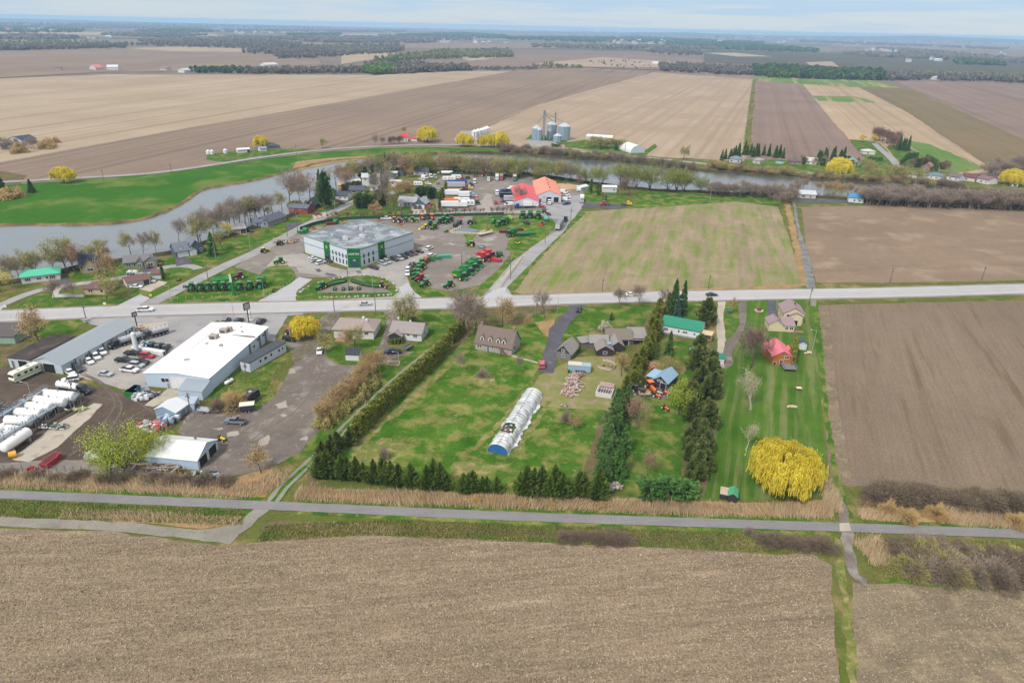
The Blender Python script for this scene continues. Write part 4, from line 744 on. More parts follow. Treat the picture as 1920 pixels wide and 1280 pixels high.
row('',[(1330,318),(1420,326),(1500,333),(1600,340),(1700,347),(1800,352)],80,13,{'leafy:bud':'budding tree on the shaded far bank','bush:brown':'brown brush on the shaded far bank','leafy:amber':'amber bush on the shaded far bank'},'tree',None,kinds=['leafy:bud','bush:brown','bush:brown','leafy:amber'],jx=6,jy=3,wide=1.3)
row('leafy:bud',[(1620,336),(1680,340),(1720,344)],9,26,'round budding tree where the side road meets the river','tree','budding trees at the side road end',jx=7,jy=4)
row('willow:gold',[(862,275),(880,275)],2,22,'yellow willow of the left pair before the white silos','tree','yellow willows, left pair',jx=2,wide=.7,jy=0)
row('willow:gold',[(905,276),(950,277)],5,23,'yellow willow of the right row before the silos','tree','yellow willows, right row',jx=2,jy=0,wide=.6)
row('spruce:spruce',[(1352,304),(1395,292),(1470,296)],20,20,'pointed spruce behind the far white houses, left group','tree','spruces behind the left far houses',jx=4,jy=3,wide=.8)
row('spruce:spruce',[(1530,302),(1585,298)],12,20,'pointed spruce behind the far white houses, middle group','tree','spruces behind the middle far houses',jx=5,jy=3,wide=.9)
row('spruce:spruce',[(1683,282),(1702,284)],8,22,'spruce of the tight clump beside the side road','tree','spruces beside the side road',jx=3,jy=1.5,wide=.7)
row('bare:shrubred',[(1640,262),(1660,268),(1680,278)],14,20,'purplish bare tree along the side road','tree','bare trees along the side road',jx=4,jy=3)
row('',[(1500,305),(1560,310),(1640,312)],22,12,{'bare:bare':'bare garden tree among the far houses','leafy:bud':'budding garden tree among the far houses','round:spruce':'dark garden shrub among the far houses'},'tree',None,kinds=['bare:bare','leafy:bud','round:spruce'],jx=6,jy=4)
row('',[(1700,318),(1740,310),(1780,322)],12,15,{'bare:shrubred':'reddish bare tree behind the right far houses','round:olive':'dark hedge tree behind the right far houses'},'tree',None,kinds=['bare:shrubred','round:olive'],jx=6,jy=3)
row('bare:bare',[(1850,335),(1900,326),(1960,320),(1980,345)],26,26,'bare tree of the grove at the right edge','tree','bare trees of the right edge grove',jx=8,jy=5)
row('',[(1105,276),(1150,280),(1170,278)],13,18,{'leafy:bud':'budding tree by the long white barn','bare:bare':'bare tree by the long white barn','spruce:spruce':'dark fir by the long white barn'},'tree',None,kinds=['leafy:bud','bare:bare','leafy:bud','spruce:spruce'],jx=7,jy=2)
row('',[(-40,285),(0,275),(40,285),(90,276)],16,18,{'leafy:bud':'budding tree of the farm at the left edge','bare:bare':'bare tree of the farm at the left edge','leafbush:amber':'brown shrub of the farm at the left edge'},'tree',None,kinds=['leafy:bud','bare:bare','leafbush:amber'],jx=8,jy=4)
row('bare:shrubred',[(716,272),(750,270)],6,13,'dark bare shrub left of the red roofed farmhouse','shrub','dark shrubs by the red farmhouse',jx=5,jy=1)
row('leafbush:bud',[(1404,285),(1408,240),(1412,180)],14,5,'small weed bush in the field ditch','shrub','weed bushes in the field ditch',jx=1,jy=6)
row('round:cedar',[(678,388),(690,390),(706,386),(715,378)],10,27,'dark dense evergreen of the corner clump','shrub','dense evergreens of the corner clump',jx=5,jy=2,wide=1.2)
row('leafy:amber',[(745,365),(760,360),(775,364)],6,20,'brownish tree behind the big grey house','tree','brownish trees behind the grey house',jx=5,jy=2)
row('round:spruce',[(780,368),(800,370),(822,374)],8,18,'dark hedge tree behind the big grey house','tree','dark hedge trees behind the grey house',jx=4,jy=1,wide=1.2)
row('column:hedge',[(824,396),(828,380),(836,362)],9,24,'tall narrow hedge tree beside the parked trucks','tree','hedge trees beside the parked trucks',jx=1,jy=1,wide=.9)
row('leafbush:bud',[(550,386),(580,384),(600,388)],8,9,'low green shrub behind the brick house','shrub','shrubs behind the brick house',jx=6)
row('round:olive',[(640,362),(650,356),(672,352)],6,12,'dark hedge shrub between the white houses','shrub','hedge shrubs between the white houses',jx=4)
row('pole:shrubred',[(600,410),(700,408),(800,404),(900,400),(960,400)],70,11,'bare sapling in the verge along the pale street','tree','saplings along the pale street',jx=4,jy=1,wide=1.2)
row('bush:brown',[(1640,932),(1720,938),(1800,942),(1930,952),(1960,955)],50,24,'bare brown bush of the upper thicket by the trail','shrub','bushes of the upper thicket',jx=9,jy=9,wide=1.5)
row('',[(1690,1052),(1760,1060),(1840,1068),(1960,1078)],100,27,{'bush:brown':'dense brown bush of the lower thicket below the trail','bush:bare':'grey bush of the lower thicket below the trail','bush:bud':'olive leafing bush of the lower thicket below the trail'},'shrub',None,kinds=['bush:brown','bush:bare','bush:brown','bush:bare','bush:bud'],jx=16,jy=22,wide=1.3,hj=.35)
row('bush:brown',[(1440,1018),(1545,1026)],11,16,'reddish brush in the ditch beside the big field','shrub','brush in the right ditch',jx=7,jy=3,wide=1.6)
row('bush:brown',[(1058,1008),(1180,1014)],12,14,'brown low brush in the middle ditch','shrub','brush in the middle ditch',jx=6,jy=3,wide=1.7)
row('bush:brown',[(20,895),(200,900),(420,908)],20,17,'dry brown bush in the reeds behind the tank yard','shrub','dry bushes in the left reeds',jx=10,jy=4,wide=1.2)
row('leafbush:amber',[(720,935),(1100,950),(1290,940)],6,18,'small amber bush among the reeds','shrub','amber bushes among the reeds',jx=18,jy=3,wide=.7)
for x,y,lb in((1665,962,'amber bush in the reeds near the track'),(1755,968,'ochre bush in the reeds by the trail'),(1700,975,'low ochre bush on the trail verge'),(1905,985,'amber bush at the right edge of the trail'),(1720,1062,'rusty brown bush beside the pale reeds')):
 tree('bush:amber',x,y,26/hppm(x,y),lb,'shrub',wide=1.1)
tree('bush:bare',1404,1001,2.2,'tiny bare bush beside the trail','shrub',wide=.8)
tree('bush:bare',720,860,4,'thin grey shrub on the back lawn','shrub',wide=.5);tree('bush:bare',905,705,3,'small grey shrub left of the farmhouse lawn','shrub');tree('bush:brown',1185,620,3,'small shrub by the long grey shed','shrub')
tree('bush:bare',1062,790,4,'bare shrub left of the round amber bush','shrub',wide=.6);tree('bush:brown',1305,745,4,'low bush under the pines','shrub')
tree('leafbush:hedge',758,627,4,'dark shrub at the front of the second bungalow','shrub');tree('leafbush:spruce',775,614,5.5,'dark evergreen at the bungalow corner','shrub',wide=.8)
def hedge(px,w,h,label,mat='hedge',dens=34,hv=0.25):
 P=catmull([G(*p)for p in px],1.0);rs=np.random.RandomState(len(px)+int(w*10));n=int(len(P)*dens*w*h/3);c0=P[0];C=[]
 for i in range(n):
  q=P[rs.randint(0,len(P)-1)];d=(P[min(len(P)-1,P.index(q)+1)]-q)if i==0 else None
  u=rs.uniform(-1,1);z=rs.uniform(0,1)**0.7;ed=rs.uniform(0.75,1);top=h*(1+hv*math.sin(q.x*.9+q.y*1.3)*.5)
  side=rs.choice([-1,1]);uu=side*w/2*(1-0.35*z**2)*ed if rs.rand()<.6 else u*w/2*.8;zz=z*top if abs(uu)>w*.3 else top*rs.uniform(.85,1.02)
  C.append((q.x+uu*.75+rs.normal()*.15-c0.x,q.y+uu*.65+rs.normal()*.15-c0.y,max(.1,zz)))
 t=thing('hedge',label,'hedge',None,(c0.x,c0.y,0.02));link('foliage',fastmesh('foliage',rot_quads(np.array(C),0.24,rs,aspect=1.3),4,LM[mat]),t)
 mb=MB()
 for i in range(0,len(P),2):mb.tube((P[i].x-c0.x,P[i].y-c0.y,0),(P[i].x-c0.x,P[i].y-c0.y,h*.8),.07,.04,5)
 mb.build('stems',barkdk,t)
hedge([(668,824),(720,770),(780,716),(825,672),(838,655)],3.6,5.6,'long clipped cedar hedge along the farm lane',dens=60)
hedge([(842,648),(862,628),(866,618)],3.2,5.2,'short upper piece of the lane hedge beyond the gap',dens=60)
hedge([(731,645),(757,645)],1.8,1.8,'low hedge before the veranda of the second bungalow','cedar',60)
hedge([(1486,688),(1490,665),(1488,650)],1.6,4.5,'clipped hedge along the right side of the pink roofed house','hedge',60)
hedge([(1627,303),(1655,302)],3,3,'dark clipped hedge by the far white house','spruce');hedge([(1688,312),(1700,300),(1720,298)],4,5,'curved dark hedge around the far brick house','spruce');hedge([(1735,302),(1750,310),(1756,322)],4,5,'dark hedge right of the far brick house','spruce')
hedge([(1172,277),(1190,279)],3,4,'green hedge left of the white dome','cedar');hedge([(1035,276),(1052,277)],3,3,'dark hedge at the foot of the silos','spruce')
m_reed=leafmat('dry_reed',(208,186,152),(184,162,130),(196,178,146),sc=0.25,k=0.92)
def reeds(px,w,h,dens,label,seed=1):
 P=catmull([G(*p)for p in px],0.5);rs=np.random.RandomState(seed);n=int(len(P)*0.5*w*dens);V=[]
 idx=rs.randint(0,len(P)-1,n);off=rs.uniform(-.5,.5,n)*w
 for i,o_ in zip(idx,off):
  p=P[i];q=P[i+1];d=(q-p).normalized();x=p.x-d.y*o_+rs.normal()*.2;y=p.y+d.x*o_+rs.normal()*.2
  lean=math.sin(x*.09+y*.05)*.55+rs.normal()*.22;hh_=h*rs.uniform(.6,1.15)*(0.85+.25*math.sin(x*.21));a=rs.uniform(0,3.14);wd=rs.uniform(.03,.08)
  tx,ty=x+lean*hh_*.55,y+rs.normal()*.35;ax,ay=math.cos(a)*wd,math.sin(a)*wd
  V+=[(x-ax,y-ay,0.05),(x+ax,y+ay,.05),(tx,ty,hh_)]
 o=link('reeds',fastmesh('reeds',np.array(V),3,m_reed));tag(o,label,'reeds',None,'stuff')
reeds([(556,927),(700,934),(900,941),(1100,947),(1300,956),(1558,962)],4.8,1.9,24,'band of tall dry reeds between the cedars and the trail',1)
reeds([(1540,905),(1556,930),(1562,962)],4,2.2,26,'dry reeds bending round the golden willow',5)
reeds([(-30,900),(200,908),(350,915),(470,920),(530,888)],6,1.7,20,'dry reeds behind the tank yard',2)
reeds([(120,965),(300,972),(450,980)],3,1.4,18,'thin reeds on the gravel track verge',3)
reeds([(1612,965),(1650,968),(1690,972)],3.5,2.4,28,'reed tuft at the track crossing',7);reeds([(1775,972),(1850,978),(1935,984)],4.5,2.6,30,'reeds before the upper thicket',4)
reeds([(1622,1015),(1650,1040),(1668,1065)],7,2.8,26,'flattened pale reed clump below the trail',6)
reeds([(575,990),(650,990),(740,996)],3,.8,14,'low dry grass in the trail ditch',8)
reeds([(552,311),(580,304),(640,300),(690,296)],8,2.0,5,'reeds on the far shore of the bend',9)
m_wood=[leafmat('far_wood_bare',(134,126,116),(118,112,104),sc=.02,k=.9),leafmat('far_wood_budding',(142,144,90),(124,128,88),sc=.02,k=.9),leafmat('far_wood_dark',(66,92,62),(86,106,68),sc=.02,k=.9),leafmat('far_wood_green',(108,136,62),(94,122,58),sc=.02,k=.9)]
def wood(px,h,n,mat,label,faces=40,seed=0,sz=None,fat=1):
 rs=np.random.RandomState(seed+n);pg=[G(*p)for p in px];xs=[p.x for p in pg];ys=[p.y for p in pg];C=[];cnt=0
 def inside(x,y):
  r=False;j=len(pg)-1
  for i in range(len(pg)):
   if(pg[i].y>y)!=(pg[j].y>y)and x<(pg[j].x-pg[i].x)*(y-pg[i].y)/(pg[j].y-pg[i].y)+pg[i].x:r=not r
   j=i
  return r
 tries=0
 while cnt<n and tries<n*30:
  tries+=1;x,y=rs.uniform(min(xs),max(xs)),rs.uniform(min(ys),max(ys))
  if not inside(x,y):continue
  cnt+=1;hh_=h*rs.uniform(.65,1.15);rad=hh_*rs.uniform(.28,.45)*fat;a=rs.normal(size=(faces,3));a/=np.linalg.norm(a,axis=1)[:,None]
  cc=a*np.array([rad,rad,hh_*.42])*rs.uniform(.6,1,(faces,1));cc[:,0]+=x;cc[:,1]+=y;cc[:,2]+=hh_*.55;C.append(cc)
 C=np.concatenate(C);q=rot_quads(C,sz or h*.16,rs,aspect=1.2)
 o=link('wood',fastmesh('wood',q,4,m_wood[mat]));tag(o,label,'wood',None,'stuff')
wood([(-300,95),(0,90),(240,86),(235,91),(0,96),(-300,103)],15,700,0,'left part of the long far wood',40,1)
wood([(-200,84),(150,80),(230,85),(200,90),(-200,92)],15,260,1,'budding trees in the left far wood',40,2)
wood([(230,86),(330,80),(500,78),(570,84),(540,90),(440,91),(330,89)],15,520,0,'middle part of the long far wood',40,3)
wood([(456,96),(520,90),(620,88),(745,86),(760,96),(735,101),(660,104),(560,112),(520,111),(500,103),(457,101)],15,700,0,'large grey wood behind the tan field',44,4)
wood([(560,94),(700,90),(740,96),(640,102)],15,120,1,'budding patch in the large grey wood',44,14)
wood([(700,116),(760,106),(830,98),(950,100),(961,108),(870,110),(800,112),(745,118)],15,380,1,'pale budding wood near the tan field',50,5)
wood([(820,98),(955,96),(962,106),(900,108)],15,150,0,'grey wood end above the pale clearing',50,15)
wood([(680,130),(700,122),(770,122),(800,126),(850,128),(898,132),(860,134),(780,138),(730,140),(690,138)],14,380,0,'grey wood at the tan field corner',60,6)
wood([(682,137),(690,132),(740,132),(742,139),(700,141)],15,120,3,'bright green poplars at the wood edge',60,7)
wood([(700,124),(760,120),(775,124),(710,128)],15,60,2,'dark evergreens inside the wood',60,8)
wood([(358,134),(455,134),(455,138),(358,138)],12,46,2,'dark fir windbreak by the far farm',60,9)
wood([(455,135),(560,133),(690,132),(690,138),(560,139),(455,139)],12,200,0,'bare tree line beyond the tan field',60,10)
wood([(880,128),(1000,128),(1012,131),(880,133)],6,120,0,'low brush line beyond the tan field',40,11)
wood([(996,124),(1035,118),(1040,124),(1100,126),(1090,129),(1000,128)],8,60,1,'brush and trees around a far farm',50,12)
wood([(1100,116),(1190,112),(1220,124),(1240,131),(1230,132),(1120,128)],5,40,0,'scattered bare hedgerow trees',50,13)
wood([(1236,124),(1300,126),(1420,132),(1420,143),(1300,138),(1238,134)],14,320,0,'bare wood left of the dark firs',60,16)
wood([(1410,128),(1500,132),(1660,140),(1660,151),(1560,150),(1412,144)],17,420,2,'dark fir wood beyond the fields',60,17)
wood([(1440,138),(1640,146),(1640,151),(1440,146)],13,160,3,'lighter green trees along the fir wood edge',60,18)
wood([(1650,143),(1760,142),(1940,150),(2200,162),(2200,168),(1940,157),(1750,151),(1655,152)],13,560,0,'bare wood on the right beyond the fields',60,19)
wood([(1700,141),(1940,148),(1940,152),(1720,146)],13,200,1,'budding trees in the right wood',60,20)
wood([(1210,98),(1260,93),(1312,98),(1316,105),(1250,104)],15,160,0,'small isolated wood on the plain',40,21)
for i,(p,m_,n,lb)in enumerate([
([(190,66),(300,62),(390,67),(300,71)],0,140,'far isolated wood under the horizon'),([(250,60),(340,54),(420,60),(330,63)],2,120,'dark far wood left of centre'),([(0,50),(250,46),(400,54),(200,55),(0,54)],0,300,'belt of far woods at the left horizon'),
([(420,56),(760,58),(760,61),(420,60)],0,260,'thin belt of far woods'),([(700,68),(860,62),(950,67),(950,73),(760,71)],2,300,'long dark far wood in the centre'),([(950,70),(1200,70),(1430,80),(1430,84),(1100,80),(950,75)],2,420,'dark far wood right of centre'),
([(1250,76),(1400,84),(1535,94),(1530,99),(1380,95),(1250,86)],2,300,'dark long wood in front of the power lines'),([(560,78),(700,76),(820,79),(820,81),(600,81)],0,120,'thin far hedge line'),([(1000,58),(1500,66),(1920,80),(1920,84),(1400,74),(1000,62)],0,400,'hazy belt of woods at the right horizon'),
([(-100,72),(60,68),(150,72),(100,75),(-100,75)],0,90,'far trees around small farms'),([(1640,92),(1700,94),(1860,108),(1940,118),(1900,120),(1760,106)],0,170,'tree belt through the far village'),([(1790,116),(1860,118),(1880,124),(1800,122)],2,50,'dark trees below the far village'),
([(0,56),(160,57),(150,62),(0,62)],2,70,'dark far grove on the left'),([(540,66),(640,64),(640,68),(560,69)],2,50,'far grove left of the centre'),([(400,72),(700,70),(900,75),(700,76),(420,75)],0,200,'thin wood line left of the far tower'),([(260,78),(440,74),(520,77),(420,80),(280,82)],0,120,'grey wood behind the middle far wood'),
([(1000,86),(1250,88),(1400,95),(1240,93),(1000,90)],0,120,'low wood line behind the curved field'),([(1560,100),(1700,104),(1790,114),(1640,108)],0,70,'hedgerow trees in the dark field'),([(600,52),(1100,56),(1500,62),(1920,76),(1920,79),(1400,64),(1000,59),(600,55)],2,420,'dark belt right under the horizon'),([(-100,42),(400,46),(620,51),(620,54),(300,51),(-100,47)],2,260,'dark belt under the left horizon'),([(1500,76),(1900,92),(1900,95),(1500,80)],0,160,'far bare belt on the right plain')]):
 wood(p,15,n*2,m_,lb,30,40+i,5,3.2)
def tufts(px,n,mat,label,name,hr=(.12,.35),seed=1,z=.07):
 rs=np.random.RandomState(seed);pg=[G(*p)for p in px];xs=[p.x for p in pg];ys=[p.y for p in pg];m=n*3;X=rs.uniform(min(xs),max(xs),m);Y=rs.uniform(min(ys),max(ys),m);ins=np.zeros(m,bool);j=len(pg)-1
 for i in range(len(pg)):
  c=((pg[i].y>Y)!=(pg[j].y>Y))&(X<(pg[j].x-pg[i].x)*(Y-pg[i].y)/(pg[j].y-pg[i].y+1e-9)+pg[i].x);ins^=c;j=i
 X,Y=X[ins][:n],Y[ins][:n];k=len(X);a=rs.uniform(0,6.28,k);w_=rs.uniform(.08,.22,k);h_=rs.uniform(hr[0],hr[1],k);dx,dy=np.cos(a)*w_,np.sin(a)*w_;l1=rs.normal(size=k)*.12;l2=rs.normal(size=k)*.12
 q=np.stack([np.stack([X-dx,Y-dy,np.full(k,z)],1),np.stack([X+dx,Y+dy,np.full(k,z)],1),np.stack([X+l1,Y+l2,z+h_],1)],1).reshape(-1,3)
 o=link(name,fastmesh(name,q,3,mat));tag(o,label,None,None,'stuff')
m_stub=leafmat('stubble_straw',(196,180,154),(160,143,118),(172,156,130),k=.85);m_gt=leafmat('grass_tuft',(92,118,50),(140,138,78),(160,146,98),k=.9,sc=.15)
tufts([(-60,1000),(200,1003),(430,1030),(700,1010),(1300,1034),(1530,1045),(1570,1290),(-60,1290)],45000,m_stub,'short broken corn stalks scattered over the foreground field','stubble',(.08,.28),3)
tufts([(1604,1096),(1960,1110),(1960,1290),(1620,1290)],4000,m_stub,'short stalks scattered over the bottom right field','stubble',(.06,.2),4)
tufts([(500,985),(740,975),(1560,1005),(1560,1040),(1300,1030),(1000,1016),(700,1004),(480,1016)],16000,m_gt,'rough grass tufts between the trail and the foreground field','rough_grass',(.15,.6),5,.09)
tufts([(-40,936),(460,956),(455,985),(-40,968)],8000,m_gt,'rough grass tufts beside the gravel track','rough_grass',(.15,.5),6,.09)
tufts([(1600,1000),(1960,1020),(1960,1100),(1640,1088)],7000,m_gt,'rough grass round the lower thicket','rough_grass',(.2,.7),7,.09)
tufts([(560,655),(620,590),(632,592),(600,640),(540,700),(500,760),(420,765),(400,755),(430,700),(500,660)],6000,m_gt,'weedy grass behind the white warehouse','rough_grass',(.1,.35),8,.09)
GL=glass_m();DK=M((30,28,28),rough=0.8,var=0.2,name='dark_interior')  # near-black panel colour; in open bays it stands in for the shade inside
WHT=M((225,228,230),name='white_paint');TRIM=M((232,232,230),name='white_trim')
def face(W,D,f):
 return{'f':((0,0),(1,0),(0,-1)),'r':((W,0),(0,1),(1,0)),'b':((W,D),(-1,0),(0,1)),'l':((0,D),(0,-1),(-1,0))}[f]
def fbox(mb,fr,ox,oy,u0,u1,z0,z1,n0,n1):
 o,d,n=fr;vs=[]
 for z in(z0,z1):
  for u,k in((u0,n0),(u1,n0),(u1,n1),(u0,n1)):vs.append((ox+o[0]+d[0]*u+n[0]*k,oy+o[1]+d[1]*u+n[1]*k,z))
 return mb.add(vs,[(3,2,1,0),(4,5,6,7),(0,1,5,4),(1,2,6,5),(2,3,7,6),(3,0,4,7)])
def opening(par,W,D,ox,oy,f,u,z,w,h,kind='window',mat=None,trim=None,panes=1):
 fr=face(W,D,f);ln=W if f in 'fb' else D;uc=u*ln;m_=mat or GL
 p=fbox(MB(),fr,ox,oy,uc-w/2,uc+w/2,z-h/2,z+h/2,-0.05,0.03).build(kind,m_,par)
 t=0.11 if w<2 else 0.16;k=MB()
 fbox(k,fr,ox,oy,uc-w/2-t,uc-w/2,z-h/2-t,z+h/2+t,-.02,.08);fbox(k,fr,ox,oy,uc+w/2,uc+w/2+t,z-h/2-t,z+h/2+t,-.02,.08)
 fbox(k,fr,ox,oy,uc-w/2,uc+w/2,z+h/2,z+h/2+t,-.02,.08)
 if z-h/2>0.3:fbox(k,fr,ox,oy,uc-w/2,uc+w/2,z-h/2-t,z-h/2,-.02,.10)
 for i in range(1,panes):fbox(k,fr,ox,oy,uc-w/2+w*i/panes-.05,uc-w/2+w*i/panes+.05,z-h/2,z+h/2,-.02,.07)
 k.build('frame',trim or TRIM,p);return p
def roofmesh(ox,oy,W,D,h,rise,ridge,kind,ov,t,rp):
 mb=MB()
 if kind=='gable':
  L_=D if ridge=='x' else W;r=rp*L_;sl1=rise/r;sl2=rise/(L_-r)
  prof=[(-ov,h-ov*sl1),(r,h+rise),(L_+ov,h-ov*sl2),(L_+ov,h-ov*sl2+t),(r,h+rise+t),(-ov,h-ov*sl1+t)]
  if ridge=='x':mb.prism([(oy+a,b)for a,b in prof],ox-ov*.7,ox+W+ov*.7,'x')
  else:mb.prism([(ox+a,b)for a,b in prof],oy-ov*.7,oy+D+ov*.7,'y')
 elif kind=='hip':
  x0,x1,y0,y1=ox-ov,ox+W+ov,oy-ov,oy+D+ov;e=h-0.05;tz=h+rise
  if ridge=='x':ins=min((y1-y0)/2*.9,(x1-x0)/2*.92);a,b=(x0+ins,(y0+y1)/2,tz),(x1-ins,(y0+y1)/2,tz)
  else:ins=min((x1-x0)/2*.9,(y1-y0)/2*.92);a,b=((x0+x1)/2,y0+ins,tz),((x0+x1)/2,y1-ins,tz)
  vs=[(x0,y0,e),(x1,y0,e),(x1,y1,e),(x0,y1,e),(x0,y0,e+t),(x1,y0,e+t),(x1,y1,e+t),(x0,y1,e+t),a,b]
  fs=[(3,2,1,0),(0,1,5,4),(1,2,6,5),(2,3,7,6),(3,0,4,7)]
  fs+=[(4,5,9,8),(5,6,9),(6,7,8,9),(7,4,8)]if ridge=='x' else[(4,5,8),(5,6,9,8),(6,7,9),(7,4,8,9)]
  mb.add(vs,fs)
 elif kind=='flat':mb.box(ox-ov,ox+W+ov,oy-ov,oy+D+ov,h,h+t+.15)
 elif kind=='lean':
  mb.prism([(oy-ov,h-ov*rise/D),(oy+D+ov*.3,h+rise),(oy+D+ov*.3,h+rise+t),(oy-ov,h+t-ov*rise/D)],ox-ov,ox+W+ov,'x')
 elif kind=='arch':
  n=12;pr=[(ox+W/2+(W/2+ov)*math.cos(math.pi*i/n),h+rise*math.sin(math.pi*i/n))for i in range(n+1)];pi=[(ox+W/2+(W/2-.1)*math.cos(math.pi*i/n),h-.05+(rise-.12)*math.sin(math.pi*i/n))for i in range(n,-1,-1)]
  mb.prism(pr+pi,oy-.2,oy+D+.2,'y')
 return mb
def block(par,ox,oy,W,D,h,rise,wall,roof,ridge='x',kind='gable',ov=0.45,wins=(),doors=(),t=0.14,rp=0.5,rname='roof',wname='wall',chim=(),found=None):
 mb=MB();hh=h-0.01
 if kind=='gable':
  if ridge=='x':mb.prism([(oy,0),(oy+D,0),(oy+D,hh),(oy+D*rp,hh+rise),(oy,hh)],ox,ox+W,'x')
  else:mb.prism([(ox,0),(ox+W,0),(ox+W,hh),(ox+W*rp,hh+rise),(ox,hh)],oy,oy+D,'y')
 elif kind=='lean':mb.prism([(oy,0),(oy+D,0),(oy+D,hh+rise),(oy,hh)],ox,ox+W,'x')
 elif kind=='arch':
  n=12;mb.prism([(ox+W/2+(W/2-.1)*math.cos(math.pi*i/n),max(0.0,h-.03)+(rise-.1)*math.sin(math.pi*i/n))for i in range(n+1)]+([(ox,0),(ox+W,0)]if h>.2 else[]),oy,oy+D,'y')
 else:mb.box(ox,ox+W,oy,oy+D,0,hh)
 wo=mb.build(wname,wall,par)
 ro=roofmesh(ox,oy,W,D,h,rise,ridge,kind,ov,t,rp).build(rname,roof,par)
 if found:MB().box(ox-.04,ox+W+.04,oy-.04,oy+D+.04,0,0.5).build('foundation',found,par)
 for q in wins:
  f,u,z,w_,h_=q[:5];opening(par,W,D,ox,oy,f,u,z,w_,h_,'window',panes=q[5]if len(q)>5 else 1)
 for q in doors:
  f,u,w_,h_=q[:4];m_=q[4]if len(q)>4 else M((150,150,155));nm=q[5]if len(q)>5 else('garage_door' if w_>2 else 'door')
  opening(par,W,D,ox,oy,f,u,h_/2+.02,w_,h_,nm,m_)
 for(cx_,cy_,s_,hz_)in chim:
  MB().box(ox+cx_-s_,ox+cx_+s_,oy+cy_-s_,oy+cy_+s_,h+rise*.3,h+rise+hz_).build('chimney',M((150,120,108),var=.2),ro)
 return wo,ro
def site(name,label,A,B,cat='house',group=None,zz=0.02):
 a,b=G(*A),G(*B);d=b-a;o=thing(name,label,cat,group,(a.x,a.y,zz),math.atan2(d.y,d.x));return o,d.length
def vents(par,pts,z,mat=None,s=.35,hh=.5,name='roof_vent'):
 for x,y in pts:MB().box(x-s,x+s,y-s,y+s,z-.4,z+hh).build(name,mat or M((190,190,190)),par)
SHG=lambda c:ribbed(c,.28,.10,1,rough=.9,var=.12)
SHX=lambda c:ribbed(c,.28,.10,0,rough=.9,var=.12)
SID=lambda c:ribbed(c,.2,.06,2,rough=.6,var=.05)
MTL=lambda c,a=0:ribbed(c,.45,.10,a,rough=.45,var=.06)
